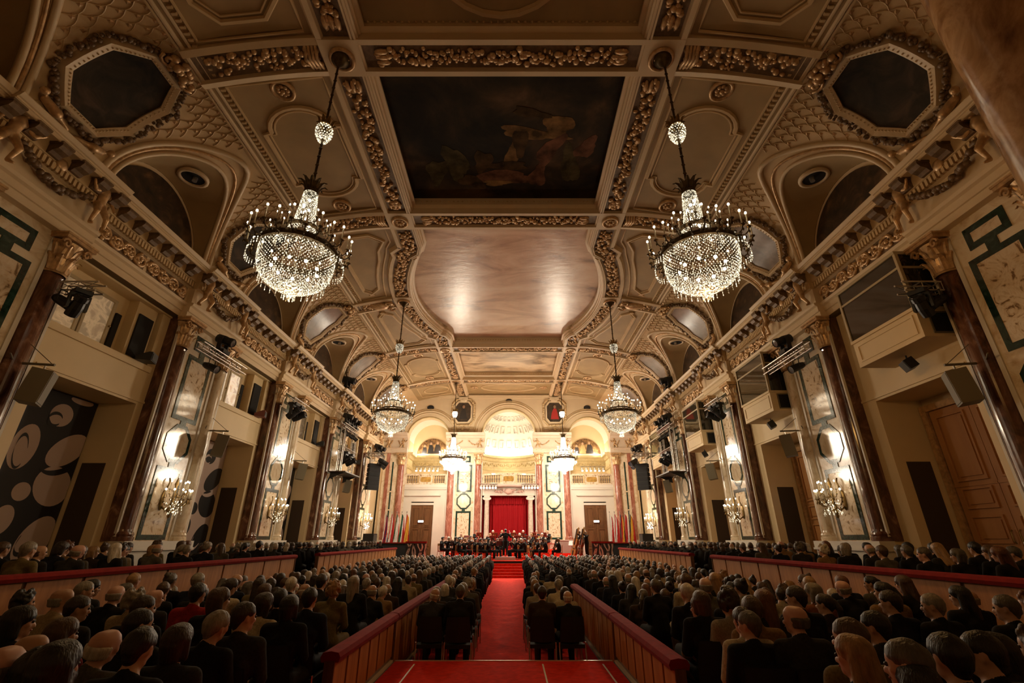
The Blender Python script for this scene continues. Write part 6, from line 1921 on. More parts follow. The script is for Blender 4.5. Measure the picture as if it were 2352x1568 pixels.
def seated(turn=0.0, nod=0.0, tilt=0.0, lean=0.0, hands='lap', dx=0.0):
    J = dict(hip=(0, 0, 0.58), chest=(0, 0.0 + lean, 0.90), neck=(0, 0.015 + lean * 1.3, 1.085), head=(dx, 0.045 + lean * 1.5, 1.22),
             shl=(-0.185, 0.0 + lean, 1.015), shr=(0.185, 0.0 + lean, 1.015), ell=(-0.235, 0.06 + lean, 0.76), elr=(0.235, 0.06 + lean, 0.76),
             wrl=(-0.08, 0.26, 0.68), wrr=(0.09, 0.27, 0.69), knl=(-0.12, 0.44, 0.54), knr=(0.12, 0.44, 0.54), anl=(-0.12, 0.42, 0.09), anr=(0.12, 0.42, 0.09), turn=turn, nod=nod, tilt=tilt)
    if hands == 'chin':
        J.update(elr=(0.22, 0.22, 0.80), wrr=(0.07, 0.17, 1.06), hdr=(-0.3, 0.1, 1), hnr=(0, 1, 0.2))
    return J
# hair in head coordinates
def make_hair(kind):
    b = MB(); rnd = random.Random(len(kind) * 7)
    cap = lambda r=0.09: (b.cone((0, -0.036, 0.036), r, (0, 0.006, 0.046), r * 0.96, 14))
    if kind == 'short':
        cap(0.090); b.cone((0, -0.05, 0.0), 0.07, (0, -0.045, -0.045), 0.05, 12)
        for i in range(40):
            t, q = rnd.uniform(0, 2 * PI), rnd.uniform(0, 0.95)
            b.ball((0.072 * q * math.cos(t), -0.018 + 0.09 * q * math.sin(t), 0.038 + 0.088 * math.sqrt(1 - q * q)), 0.014, 6, 5)
    elif kind == 'fringe':     # bald crown, hair at the sides and back
        for a in range(15):
            t = PI * (0.95 + 1.1 * a / 14); b.cone((0.074 * math.cos(t), -0.02 + 0.082 * math.sin(t), 0.012), 0.021, (0.068 * math.cos(t), -0.02 + 0.076 * math.sin(t), -0.045), 0.016, 7)
    elif kind == 'bob':
        cap(0.097); b.cone((0, -0.05, 0.0), 0.085, (0, -0.045, -0.08), 0.07, 12)
        for sx in (-1, 1): b.cone((sx * 0.065, -0.012, 0.02), 0.04, (sx * 0.072, 0.0, -0.09), 0.03, 8)
    elif kind == 'long':
        cap(0.096); b.cone((0, -0.055, 0.0), 0.08, (0, -0.085, -0.14), 0.068, 12); b.cone((0, -0.085, -0.14), 0.07, (0, -0.12, -0.33), 0.045, 12)
        for sx in (-1, 1): b.cone((sx * 0.065, -0.015, 0.02), 0.038, (sx * 0.08, -0.02, -0.14), 0.035, 8); b.cone((sx * 0.08, -0.02, -0.14), 0.035, (sx * 0.07, -0.08, -0.30), 0.03, 8)
    elif kind == 'bun':
        cap(0.092); b.cone((0, -0.055, 0.0), 0.068, (0, -0.05, -0.04), 0.045, 12); b.ball((0, -0.10, 0.095), 0.045, 10, 8)
        for i in range(10): b.ball((rnd.uniform(-0.03, 0.03), -0.10 + rnd.uniform(-0.03, 0.03), 0.105 + rnd.uniform(-0.02, 0.03)), 0.02, 6, 5)
    elif kind == 'curly':
        cap(0.088)
        for i in range(90):
            t = rnd.uniform(0, 2 * PI); z = rnd.uniform(-0.07, 0.12); r = 0.1 * math.sqrt(max(0.05, 1 - (z / 0.14) ** 2))
            y = -0.02 + r * math.sin(t)
            if y > 0.045 and z < 0.06: continue
            b.ball((r * 0.95 * math.cos(t), y, 0.025 + z), 0.027, 6, 5)
    elif kind == 'pony':
        cap(0.091); b.cone((0, -0.055, 0.0), 0.066, (0, -0.05, -0.035), 0.045, 12); b.cone((0, -0.12, 0.05), 0.03, (0, -0.16, -0.04), 0.04, 10); b.cone((0, -0.16, -0.04), 0.038, (0, -0.14, -0.20), 0.02, 10)
    me = remesh(b, 0.011, 1, 'hair_' + kind); me.materials.append(HAIR['black'])
    return me
HAIR_ME = {k: make_hair(k) for k in ('short', 'fringe', 'bob', 'long', 'bun', 'curly', 'pony')}
HAIR_WORD = {'short': 'short %s hair', 'fringe': 'bald, %s fringe', 'bob': '%s bobbed hair', 'long': 'long %s hair', 'bun': '%s bun', 'curly': 'curly %s hair', 'pony': '%s ponytail'}
BODY = {'straight': make_body(seated(), 'seated'), 'left': make_body(seated(turn=0.75, tilt=0.0), 'seated_left'), 'right': make_body(seated(turn=-0.75), 'seated_right'),
        'lean_r': make_body(seated(turn=-0.35, tilt=0.2, lean=0.03, dx=0.03), 'seated_lean_r'), 'lean_l': make_body(seated(turn=0.35, tilt=-0.2, lean=0.03, dx=-0.03), 'seated_lean_l'), 'chin': make_body(seated(turn=0.3, nod=-0.1, lean=0.10, hands='chin'), 'seated_chin'),
        'bow': make_body(seated(nod=-0.35, lean=0.06), 'seated_bow')}

def person(loc, rz, pose, hair, hcol, ccol, label, group, skin=0, sc=1.0, bodies=None):
    sk, cm, Mh = (bodies or BODY)[pose]
    p = link('person', sk, None, loc, rz); p.scale = (sc, sc, sc)
    tag(p, label, 'person', group)
    if skin: swap_mat(p, 0, SKIN[skin])
    c = link('clothing', cm, p); 
    if ccol != 'black': swap_mat(c, 0, CLOTH[ccol])
    if hair:
        h = link('hair', HAIR_ME[hair], p); h.matrix_basis = Mh.copy()
        swap_mat(h, 0, HAIR[hcol])
    return p

# ---- audience chairs
def make_chair():
    t = thing('audience_chair', 'x', 'chair')
    m = MB(); m.box(-0.23, 0.23, -0.2, 0.24, 0.42, 0.48); m.obj('seat', BLACK_M, t)
    m = MB(); m.grid([[(-0.22, -0.21, 0.52), (0, -0.245, 0.52), (0.22, -0.21, 0.52)], [(-0.22, -0.25, 0.72), (0, -0.285, 0.72), (0.22, -0.25, 0.72)], [(-0.20, -0.28, 0.92), (0, -0.31, 0.92), (0.20, -0.28, 0.92)]])
    m.grid([[(-0.22, -0.18, 0.52), (0, -0.215, 0.52), (0.22, -0.18, 0.52)], [(-0.22, -0.22, 0.72), (0, -0.255, 0.72), (0.22, -0.22, 0.72)], [(-0.20, -0.25, 0.92), (0, -0.28, 0.92), (0.20, -0.25, 0.92)]]); m.obj('backrest', BLACK_M, t)
    lf = MB(); lf.tube([(0, 0, 0.44), (0, 0.02, 0.0)], 0.012, 6); lfm = lf.mesh('leg', STEEL)
    lb = MB(); lb.tube([(0, 0.06, 0.52), (0, 0.07, 0.46), (0, 0.07, 0.42), (0, -0.02, 0.0)], 0.012, 6); lbm = lb.mesh('leg', STEEL)
    for sx in (-1, 1):
        link('leg', lfm, t, (sx * 0.235, 0.22, 0)); link('leg', lbm, t, (sx * 0.235, -0.27, 0))
    return t
CHAIR = make_chair(); KIDS[CHAIR.name] = list(CHAIR.children)
chair_used = [False]
def place_chair(loc, rz, lab):
    if not chair_used[0]:
        chair_used[0] = True; o = CHAIR; o.location = loc; o.rotation_euler = (0, 0, rz); o['label'] = lab
    else:
        o = copy_tree(CHAIR, None, loc, rz, lab)
    o['group'] = 'audience chairs'

# ---- audience
CAM = Vector((0.27, 0, 2.0)); PC, PS = math.cos(math.radians(23.08)), math.sin(math.radians(23.08))
def pix(x, y, z):
    X, Y, Z = x - CAM.x, y, z - CAM.z
    d = Y * PC + Z * PS
    if d < 0.3: return None
    return 1176 + 1065 * X / d, 784 - 1065 * (-Y * PS + Z * PC) / d
def unpix(u, v, z):
    a, b = (u - 1176) / 1065, -(v - 784) / 1065
    r = (a, PC - b * PS, PS + b * PC); t = (z - CAM.z) / r[2]
    return CAM.x + a * t, r[1] * t
rnd = random.Random(42)
seats = []   # (x, y, z0, block, row, seat, manual)
# hand-placed nearest people: pixel of the head centre, hair, colours, pose
NEAR = [
 (62, 1478, 'fringe', 'dark brown', 'black', 'right', 1), (10, 1556, 'bob', 'blond', 'black', 'straight', 0), (238, 1448, 'bob', 'brown', 'red', 'right', 0), (214, 1388, 'fringe', 'grey', 'beige', 'right', 1),
 (185, 1362, 'short', 'grey', 'black', 'right', 0), (128, 1402, 'short', 'dark brown', 'charcoal', 'right', 1), (50, 1375, 'curly', 'black', 'black', 'right', 0), (352, 1366, 'fringe', 'grey', 'charcoal', 'right', 2),
 (388, 1402, 'short', 'dark brown', 'black', 'right', 0), (474, 1440, 'short', 'grey', 'black', 'lean_r', 0), (584, 1480, 'fringe', 'white', 'grey tweed', 'lean_r', 2), (655, 1470, 'bob', 'dark brown', 'charcoal', 'straight', 0),
 (424, 1558, 'fringe', 'dark grey', 'black', 'straight', 2), (372, 1505, 'short', 'black', 'black', 'bow', 0), (566, 1388, 'bob', 'dark brown', 'cream', 'lean_r', 0), (436, 1372, 'short', 'black', 'red', 'straight', 1),
 (508, 1388, 'bob', 'brown', 'black', 'right', 0), (714, 1424, 'short', 'dark brown', 'charcoal', 'right', 0), (28, 1438, 'bob', 'black', 'black', 'right', 0), (300, 1556, 'short', 'black', 'black', 'straight', 0),
 (150, 1556, 'bob', 'dark brown', 'dark brown', 'straight', 0), (268, 1380, 'curly', 'grey', 'beige', 'right', 0), (640, 1372, 'short', 'black', 'black', 'straight', 0), (742, 1378, 'short', 'black', 'navy', 'straight', 0), (790, 1392, 'bob', 'black', 'black', 'straight', 0),
 (310, 1440, 'short', 'black', 'black', 'right', 0), (556, 1560, 'bob', 'black', 'black', 'straight', 0),
 (1654, 1392, 'curly', 'dark brown', 'pale grey', 'straight', 0), (1568, 1418, 'short', 'dark brown', 'cream', 'straight', 0), (1458, 1422, 'short', 'dark grey', 'black', 'left', 0), (1522, 1384, 'long', 'brown', 'tan', 'left', 0),
 (1772, 1426, 'fringe', 'dark grey', 'charcoal', 'left', 2), (1748, 1506, 'long', 'blond', 'black', 'left', 0), (1846, 1552, 'short', 'dark grey', 'black', 'left', 0), (2026, 1484, 'short', 'brown', 'olive', 'left', 0),
 (1902, 1440, 'short', 'black', 'charcoal', 'left', 1), (1872, 1360, 'bob', 'grey', 'rust', 'left', 0), (1952, 1376, 'pony', 'dark brown', 'dark brown', 'left', 0), (2150, 1392, 'short', 'grey', 'black', 'left', 0),
 (2282, 1402, 'short', 'dark grey', 'black', 'left', 0), (2342, 1395, 'curly', 'auburn', 'black', 'left', 0), (2052, 1388, 'short', 'dark brown', 'navy', 'left', 0), (2212, 1372, 'long', 'black', 'black', 'left', 0), (1712, 1394, 'long', 'auburn', 'charcoal', 'straight', 0),
 (1616, 1386, 'bob', 'brown', 'black', 'straight', 0), (2120, 1512, 'short', 'black', 'black', 'left', 0), (2240, 1490, 'bob', 'black', 'charcoal', 'left', 0), (2330, 1470, 'curly', 'brown', 'dark brown', 'left', 0), (1950, 1536, 'short', 'black', 'black', 'straight', 0), (1660, 1556, 'bob', 'black', 'black', 'straight', 0),
 (1800, 1384, 'short', 'dark brown', 'black', 'left', 0), (1490, 1412, 'short', 'brown', 'tan', 'straight', 0),
]
people = []    # x, y, z0, pose, hair, hcol, ccol, skin, label, group
for i, (u, v, hr, hc, cc, po, sk) in enumerate(NEAR):
    x, y = unpix(u, v, 1.24 + ZN)
    z0 = ZN
    if y > FLOOR_LINE - 0.35: x, y = unpix(u, v, 1.22 + ZF); z0 = ZF; y = max(y, FLOOR_LINE + 0.35)
    x = min(x, -2.2) if x < 0 else max(x, 2.46)
    people.append([x, y, z0, po, hr, hc, cc, sk, 'near', i])
for _ in range(6):
    for i in range(len(people)):
        for j in range(i):
            a, b = people[i], people[j]
            if abs(a[0] - b[0]) < 0.5 and abs(a[1] - b[1]) < 0.5:
                d = 0.06 if a[0] >= b[0] else -0.06
                a[0] += d; b[0] -= d
for p in people: p[0] = min(p[0], -2.2) if p[0] < 0 else max(p[0], 2.46)
HS = ['short'] * 7 + ['fringe'] * 3 + ['bob'] * 4 + ['long'] * 3 + ['bun'] + ['curly'] * 2 + ['pony']
HC = ['black'] * 5 + ['dark brown'] * 8 + ['brown'] * 5 + ['auburn'] + ['blond'] * 3 + ['grey'] * 5 + ['white'] * 3 + ['dark grey'] * 3
CC = ['black'] * 18 + ['charcoal'] * 8 + ['navy'] * 5 + ['dark brown'] * 4 + ['grey tweed'] * 2 + ['beige', 'cream', 'red', 'tan', 'olive', 'pale grey']
near_pts = [(p[0], p[1]) for p in people]
def add_person(x, y, z0, blk, row, seat):
    for (a, b) in near_pts:
        if abs(a - x) < 0.42 and abs(b - y) < 0.62: return
    hs = rnd.choice(HS); hc = rnd.choice(HC)
    if hs == 'fringe': hc = rnd.choice(['grey', 'white', 'grey', 'brown'])
    po = rnd.choice(['straight'] * 5 + ['lean_l', 'lean_r', 'bow', 'chin'] + (['right'] * 2 if x < -5 else ['left'] * 2 if x > 5 else ['straight']))
    people.append([x, y, z0, po, hs, hc, rnd.choice(CC), rnd.randrange(3), blk, (row, seat)])
ROWP = 0.88
for row in range(28):
    y = 7.0 + row * ROWP
    if y > 31.4: break
    if abs(y - FLOOR_LINE) < 0.4: y = FLOOR_LINE + (0.42 if y > FLOOR_LINE else -0.42)
    z0 = ZN if y < FLOOR_LINE else ZF
    for s in (-1, 1):
        inner = 2.15 if s < 0 else 2.4
        end_bar = 17.4 if s < 0 else 15.2
        for seat in range(9):
            x = s * (inner + 0.26 + seat * 0.53)
            if abs(x) > 6.55: continue
            if rnd.random() < 0.04: continue
            add_person(x + rnd.uniform(-0.04, 0.04), y + rnd.uniform(-0.06, 0.06), z0, 'stalls', row + 1, seat + 1)
        # seats next to the aisle
        if y > FLOOR_LINE + 0.2:
            wide = min(1.0, max(0.0, (y - 13.0) / 5.0)) * 0.3
            for seat, dx in enumerate(((0.76, 1.28) if y < end_bar + 0.3 else (0.78, 1.31, 1.84))):
                x = s * (dx + wide) + 0.05
                if rnd.random() < 0.05: continue
                add_person(x + rnd.uniform(-0.03, 0.03), y + rnd.uniform(-0.05, 0.05), z0, 'aisle', row + 1, seat + 1)
# side podium rows
for row in range(28):
    y = 5.2 + row * 0.94
    if y > 30.8: break
    for s in (-1, 1):
        for seat in range(4):
            if rnd.random() < 0.06: continue
            add_person(s * (7.45 + seat * 0.62) + rnd.uniform(-0.06, 0.06), y + rnd.uniform(-0.1, 0.1), Z_POD, 'podium', row + 1, seat + 1)
# keep those whose head or shoulders fall inside the frame
vis = []
for p in people:
    q = pix(p[0], p[1], p[2] + 1.25)
    if q is None or not (-70 < q[0] < 2422 and 1100 < q[1] < 1610): continue
    vis.append((p[1] * PC + (p[2] - 0.8) * PS, p))
vis.sort(key=lambda a: (a[1][8] != 'near', a[0]))
N_IND = 300
seen_labels = set()
alike = {}
for d, p in vis[:N_IND]:
    if p[8] == 'near': alike.setdefault((p[4], p[5], p[6], p[0] < 0), []).append(p)
def near_suffix(p):
    L = sorted(alike[(p[4], p[5], p[6], p[0] < 0)], key=lambda q: abs(q[0]))
    i = [q is p for q in L].index(True)
    if len(L) == 1: return ''
    if len(L) == 2: return (', nearer the aisle', ', nearer the podium')[i]
    return ', %s from aisle' % ORD[i + 1]
NUM = ['', 'one', 'two', 'three', 'four', 'five', 'six', 'seven', 'eight', 'nine', 'ten', 'eleven', 'twelve', 'thirteen', 'fourteen', 'fifteen', 'sixteen', 'seventeen', 'eighteen', 'nineteen', 'twenty', 'twenty-one', 'twenty-two', 'twenty-three', 'twenty-four', 'twenty-five', 'twenty-six', 'twenty-seven', 'twenty-eight']
for n_, (d, p) in enumerate(vis[:N_IND]):
    x, y, z0, po, hr, hc, cc, sk, blk, idx = p
    side = 'mural' if x < 0 else 'door'
    look = {'left': ', looking towards the mural wall', 'right': ', looking towards the door wall', 'chin': ', hand at chin', 'bow': ', head bowed'}.get(po, '')
    base = HAIR_WORD[hr] % hc + ', ' + cc + ' clothes'
    if blk == 'near':
        lab = 'person with ' + base + ', rear %s-side stalls' % side + near_suffix(p)
    elif blk == 'stalls':
        lab = 'person with ' + base + ', %s-side stalls, row %s, seat %s' % (side, NUM[idx[0]], NUM[idx[1]])
    elif blk == 'aisle':
        lab = 'person with ' + base + ', %s aisle side, row %s, seat %s' % (side, NUM[idx[0]], NUM[idx[1]])
    else:
        lab = 'person with ' + base + ', %s-side podium, row %s, seat %s' % (side, NUM[idx[0]], NUM[idx[1]])
    seen_labels.add(lab)
    rz = (0.10 * (-x / 6.0)) * -1 + rnd.uniform(-0.12, 0.12)
    grp = {'near': 'listeners in the rear stalls', 'stalls': 'listeners in the stalls', 'aisle': 'listeners beside the aisle', 'podium': 'listeners on the side podiums'}[blk]
    person((x, y, z0), rz, po, hr, hc, cc, lab, grp, sk, rnd.uniform(0.96, 1.05))
    if blk == 'aisle' and y < 15 or blk == 'near':
        if blk == 'near': cl = 'chair of listener in %s, %s, rear %s-side stalls' % (cc, HAIR_WORD[hr] % hc, side) + near_suffix(p)
        else: cl = 'black chair on the %s side of the aisle, row %s, seat %s' % (side, NUM[idx[0]], NUM[idx[1]])
        seen_labels.add(cl)
        place_chair((x, y + 0.02, z0), rz, cl)
# everyone farther away: one crowd object
crowd = MB(); cm_ = [CLOTH['black'], CLOTH['charcoal'], CLOTH['grey tweed'], SKIN[0], HAIR['dark brown'], HAIR['grey'], HAIR['white'], HAIR['brown'], HAIR['black']]
hidx = {'black': 8, 'dark brown': 4, 'brown': 7, 'auburn': 7, 'blond': 7, 'grey': 5, 'white': 6, 'dark grey': 5}
cidx = {'black': 0, 'charcoal': 1, 'navy': 0, 'dark brown': 1}
for d, p in vis[N_IND:]:
    x, y, z0, po, hr, hc, cc, sk, blk, idx = p
    ci = cidx.get(cc, 2); hi = hidx[hc]
    crowd.ball((x, y + 0.045, z0 + 1.215), 0.088, 8, 6, 3, (0.9, 1.05, 1.25))
    if hr == 'fringe':
        crowd.ball((x, y + 0.02, z0 + 1.19), 0.09, 8, 5, hi, (0.95, 1.0, 0.6))
    else:
        crowd.ball((x, y + 0.02, z0 + 1.25), 0.098, 8, 6, hi, (0.92, 1.0, 1.0))
        if hr in ('bob', 'long', 'pony'): crowd.ball((x, y - 0.02, z0 + 1.14), 0.085, 8, 5, hi, (1.0, 0.8, 1.6))
    crowd.tube([(x, y, z0 + 0.5), (x, y, z0 + 0.8), (x, y + 0.01, z0 + 0.98), (x, y + 0.02, z0 + 1.06), (x, y + 0.03, z0 + 1.16)], [0.17, 0.19, 0.165, 0.075, 0.05], 8, ci)
    for sx in (-1, 1):
        crowd.tube([(x + sx * 0.06, y, z0 + 1.0), (x + sx * 0.18, y, z0 + 1.0), (x + sx * 0.235, y + 0.05, z0 + 0.75), (x + sx * 0.1, y + 0.27, z0 + 0.68)], [0.08, 0.075, 0.058, 0.04], 6, ci)
        crowd.tube([(x + sx * 0.09, y, z0 + 0.56), (x + sx * 0.12, y + 0.44, z0 + 0.54), (x + sx * 0.12, y + 0.42, z0 + 0.04)], [0.11, 0.075, 0.05], 6, ci)
if crowd.v:
    o = crowd.obj('crowd', cm_, None, smooth=True, recalc=False); tag(o, 'dense far rows of dark clothed listeners below the stage', 'crowd', kind='stuff')
print('PEOPLE', len(people), 'visible', len(vis))

# ------------------------------------------------------------------ orchestra
def mus(kind):
    J = seated()
    if kind == 'violin':
        J.update(ell=(-0.27, 0.2, 0.90), wrl=(-0.30, 0.42, 1.07), elr=(0.34, 0.14, 0.88), wrr=(0.10, 0.36, 1.06), turn=0.35, tilt=-0.12, hdl=(-0.2, 0.4, 0.8), curl=0.9)
    elif kind == 'cello':
        J.update(ell=(-0.30, 0.16, 0.92), wrl=(-0.10, 0.24, 1.10), elr=(0.34, 0.16, 0.82), wrr=(0.26, 0.40, 0.74), knl=(-0.27, 0.42, 0.54), knr=(0.27, 0.42, 0.54), anl=(-0.26, 0.40, 0.09), anr=(0.26, 0.40, 0.09), hdl=(0.3, 0.3, 0.5), curl=0.9)
    elif kind == 'wind':
        J.update(ell=(-0.27, 0.14, 0.84), wrl=(-0.06, 0.30, 0.96), elr=(0.27, 0.14, 0.84), wrr=(0.06, 0.34, 0.88), curl=0.9)
    elif kind == 'flute':
        J.update(ell=(-0.22, 0.24, 0.92), wrl=(0.04, 0.27, 1.13), elr=(0.34, 0.1, 0.90), wrr=(0.30, 0.22, 1.10), turn=-0.2, curl=0.9)
    return J
def standing():
    return dict(hip=(0, 0, 0.95), chest=(0, 0, 1.28), neck=(0, 0.01, 1.47), head=(0, 0.04, 1.61), shl=(-0.19, 0, 1.40), shr=(0.19, 0, 1.40), ell=(-0.25, 0.02, 1.12), elr=(0.25, 0.02, 1.12), wrl=(-0.26, 0.1, 0.88), wrr=(0.26, 0.1, 0.88),
                knl=(-0.10, 0.02, 0.50), knr=(0.10, 0.02, 0.50), anl=(-0.10, -0.01, 0.09), anr=(0.10, -0.01, 0.09))
JC = standing(); JC.update(ell=(-0.36, 0.14, 1.26), wrl=(-0.30, 0.38, 1.42), elr=(0.36, 0.14, 1.24), wrr=(0.34, 0.38, 1.44), coat=True, hdl=(-0.1, 1, 0.3), hdr=(-0.1, 1, 0.3))
JB = standing(); JB.update(head=(-0.04, 0.09, 1.59), neck=(-0.02, 0.05, 1.46), chest=(0, 0.03, 1.28), ell=(-0.32, 0.14, 1.34), wrl=(-0.10, 0.28, 1.52), elr=(0.32, 0.18, 1.16), wrr=(0.24, 0.38, 0.98), knl=(-0.16, 0.04, 0.5), anl=(-0.2, 0.02, 0.09), nod=-0.25, hdl=(0.4, 0.3, 0.3), curl=0.9)
MUS = {k: make_body(mus(k), 'player_' + k, 0.016) for k in ('violin', 'cello', 'wind', 'flute')}
MUS['conductor'] = make_body(JC, 'conductor'); MUS['bass'] = make_body(JB, 'bassist')

VARN = M('amber_varnish', (0.27, 0.095, 0.022), 0.22, var=0.25, scale=6); VARN_DK = M('red_brown_varnish', (0.14, 0.04, 0.018), 0.22, var=0.25, scale=5); EBONY = M('ebony', (0.015, 0.012, 0.01), 0.3); GOLDB = M('polished_brass', (0.75, 0.5, 0.16), 0.2, metal=0.9); SILVER = M('silver_keys', (0.75, 0.75, 0.73), 0.2, metal=0.9)
def fiddle_outline(L, W):
    P = []
    prof = ((0.0, 0.30), (0.03, 0.72), (0.12, 0.96), (0.22, 1.0), (0.34, 0.90), (0.42, 0.66), (0.52, 0.58), (0.60, 0.64), (0.68, 0.78), (0.80, 0.82), (0.92, 0.70), (0.98, 0.42), (1.0, 0.12))
    for u, w in prof: P.append((u * L, w * W / 2))
    return P + [(u, -w) for u, w in reversed(P)]
def frame_mat(A, B, nrm):
    A, B = Vector(A), Vector(B); x = (B - A).normalized(); z = Vector(nrm); z = (z - x * z.dot(x)).normalized(); y = z.cross(x)
    m = Matrix((x, y, z)).transposed().to_4x4(); m.translation = A
    return m
def place(mb, Mx):
    mb.v = [tuple(Mx @ Vector(v)) for v in mb.v]; return mb
def fiddle_meshes(A, B, nrm, bodyL, W, T, total, spike=0.0):
    Mx = frame_mat(A, B, nrm)
    b = MB(); o = fiddle_outline(bodyL, W)
    b.prism(o, -T / 2, T / 2, 'z')
    body = place(b, Mx).mesh('sound_box', VARN)
    n = MB(); n.box(bodyL * 0.62, total * 0.93, -W * 0.06, W * 0.06, T / 2, T / 2 + W * 0.07); n.box(0.02 * total, bodyL * 0.28, -W * 0.08, W * 0.08, T / 2, T / 2 + W * 0.05); n.box(bodyL * 0.40, bodyL * 0.43, -W * 0.16, W * 0.16, T / 2, T / 2 + W * 0.16)
    neck = place(n, Mx).mesh('fingerboard', EBONY)
    s = MB(); s.box(bodyL * 0.98, total * 0.95, -W * 0.05, W * 0.05, -T * 0.3, T / 2)
    s.tube([(total * 0.94 + W * 0.11 * math.cos(q * 0.7) * (1 - q / 12) + W * 0.05, 0, -W * 0.02 + W * 0.13 * math.sin(q * 0.7) * (1 - q / 12)) for q in range(11)], W * 0.055, 6)
    for q in (0.86, 0.90): s.tube([(total * q, -W * 0.2, 0), (total * q, W * 0.2, 0)], W * 0.03, 5)
    scroll = place(s, Mx).mesh('neck_and_scroll', VARN_DK)
    parts = [('sound_box', body), ('fingerboard', neck), ('neck_and_scroll', scroll)]
    f = MB()
    for sg in (-1, 1): f.box(bodyL * 0.36, bodyL * 0.52, sg * W * 0.2 - W * 0.015, sg * W * 0.2 + W * 0.015, T / 2 + 0.0005, T / 2 + 0.002)
    parts.append(('sound_holes', place(f, Mx).mesh('sound_holes', EBONY)))
    if spike:
        k = MB(); k.tube([(-spike, 0, 0), (0.02, 0, 0)], 0.008, 6); parts.append(('end_pin', place(k, Mx).mesh('end_pin', STEEL)))
    return parts
FID = {'violin': fiddle_meshes((-0.075, 0.13, 1.075), (-0.36, 0.58, 1.12), (0.25, -0.1, 1), 0.355, 0.205, 0.04, 0.59),
       'cello': fiddle_meshes((0.02, 0.48, 0.20), (-0.10, 0.10, 1.28), (0, 1, 0.3), 0.75, 0.44, 0.12, 1.2, 0.25),
       'bass': fiddle_meshes((0.16, 0.52, 0.16), (-0.14, 0.16, 1.95), (0, 1, 0.2), 1.12, 0.66, 0.18, 1.85, 0.16)}
def stick(A, B, r=0.005): m = MB(); m.tube([A, B], r, 5); return m
def bow_mesh(A, B):
    m = MB(); A, B = Vector(A), Vector(B); up = Vector((0, 0, 0.018))
    m.tube([A + up, (A + B) / 2 + up * 0.6, B + up], 0.005, 5); m.tube([A, B], 0.003, 4); m.cbox(tuple(A + up * 0.5), (0.02, 0.02, 0.03)); return m.mesh('bow', VARN_DK)
BOW = {'violin': bow_mesh((0.12, 0.38, 1.08), (-0.42, 0.20, 1.22)), 'cello': bow_mesh((0.27, 0.45, 0.72), (-0.32, 0.5, 0.66)), 'bass': bow_mesh((0.26, 0.46, 0.96), (-0.3, 0.5, 0.86))}
def wind_meshes(kind):
    if kind == 'flute':
        m = MB(); m.tube([(-0.05, 0.17, 1.165), (0.52, 0.2, 1.13)], 0.011, 6); return [('tube', m.mesh('tube', SILVER))]
    if kind == 'clarinet':
        m = MB(); m.tube([(0, 0.15, 1.14), (0, 0.42, 0.76)], 0.014, 6); a = m.mesh('tube', EBONY)
        m = MB(); m.tube([(0, 0.41, 0.775), (0, 0.46, 0.70)], [0.016, 0.04], 8); return [('tube', a), ('bell', m.mesh('bell', EBONY))]
    m = MB(); m.tube([(0, 0.15, 1.15), (0, 0.45, 1.08), (0.03, 0.3, 1.02), (0, 0.28, 1.0), (0, 0.55, 1.0)], 0.011, 6); a = m.mesh('tube', GOLDB)
    m = MB(); m.tube([(0, 0.5, 1.0), (0, 0.6, 1.0), (0, 0.66, 1.0)], [0.014, 0.03, 0.07], 10, cap=False); b = m.mesh('bell', GOLDB)
    m = MB()
    for q in range(3): m.tube([(0.01, 0.3 + 0.03 * q, 0.98), (0.01, 0.3 + 0.03 * q, 1.09)], 0.009, 6)
    return [('tube', a), ('bell', b), ('valves', m.mesh('valves', GOLDB))]
WIND = {k: wind_meshes(k) for k in ('flute', 'clarinet', 'trumpet')}
STAND_RED = M('mahogany_desk', (0.20, 0.03, 0.016), 0.4, var=0.2, scale=6)
def make_stand(mat, slats):
    t = thing('music_stand', 'x', 'music stand')
    R = Matrix.Rotation(-0.35, 3, 'X')
    m = MB(); m.cbox((0, 0, 1.02), (0.52, 0.015, 0.34), 0, R); d = m.obj('desk', mat, t)
    if slats:
        for q in range(4):
            m = MB(); c = R @ Vector((-0.165 + 0.11 * q, 0.012, 0.0)); m.cbox((c.x, c.y, 1.02 + c.z), (0.035, 0.012, 0.24), 0, R); m.obj('slot', BLACK_M, d)
    m = MB(); c = R @ Vector((0, -0.03, -0.17)); m.cbox((c.x, c.y, 1.02 + c.z), (0.52, 0.06, 0.012), 0, R); m.obj('ledge', mat, d)
    m = MB(); c = R @ Vector((0, -0.016, 0.0)); m.cbox((c.x, c.y, 1.03 + c.z), (0.42, 0.006, 0.3), 0, R); m.obj('sheet_music', SHIRT, t)
    m = MB(); m.tube([(0, 0.02, 0.06), (0, 0.02, 0.98)], 0.014, 6); m.obj('pole', EBONY, t)
    lg = MB(); lg.tube([(0, 0, 0.08), (0.26, 0, 0.01)], 0.012, 5); lm = lg.mesh('leg', EBONY)
    for q in range(3): link('leg', lm, t, (0, 0.02, 0), q * 2 * PI / 3 + 0.5)
    return t
ST = [make_stand(STAND_RED, True), make_stand(EBONY, False)]
for o in ST: KIDS[o.name] = list(o.children)
ST_USED = [False, False]
def place_stand(i, loc, rz, lab):
    if not ST_USED[i]:
        ST_USED[i] = True; o = ST[i]; o.location = loc; o.rotation_euler = (0, 0, rz); o['label'] = lab
    else: o = copy_tree(ST[i], None, loc, rz, lab)
    o['group'] = 'orchestra music stands'
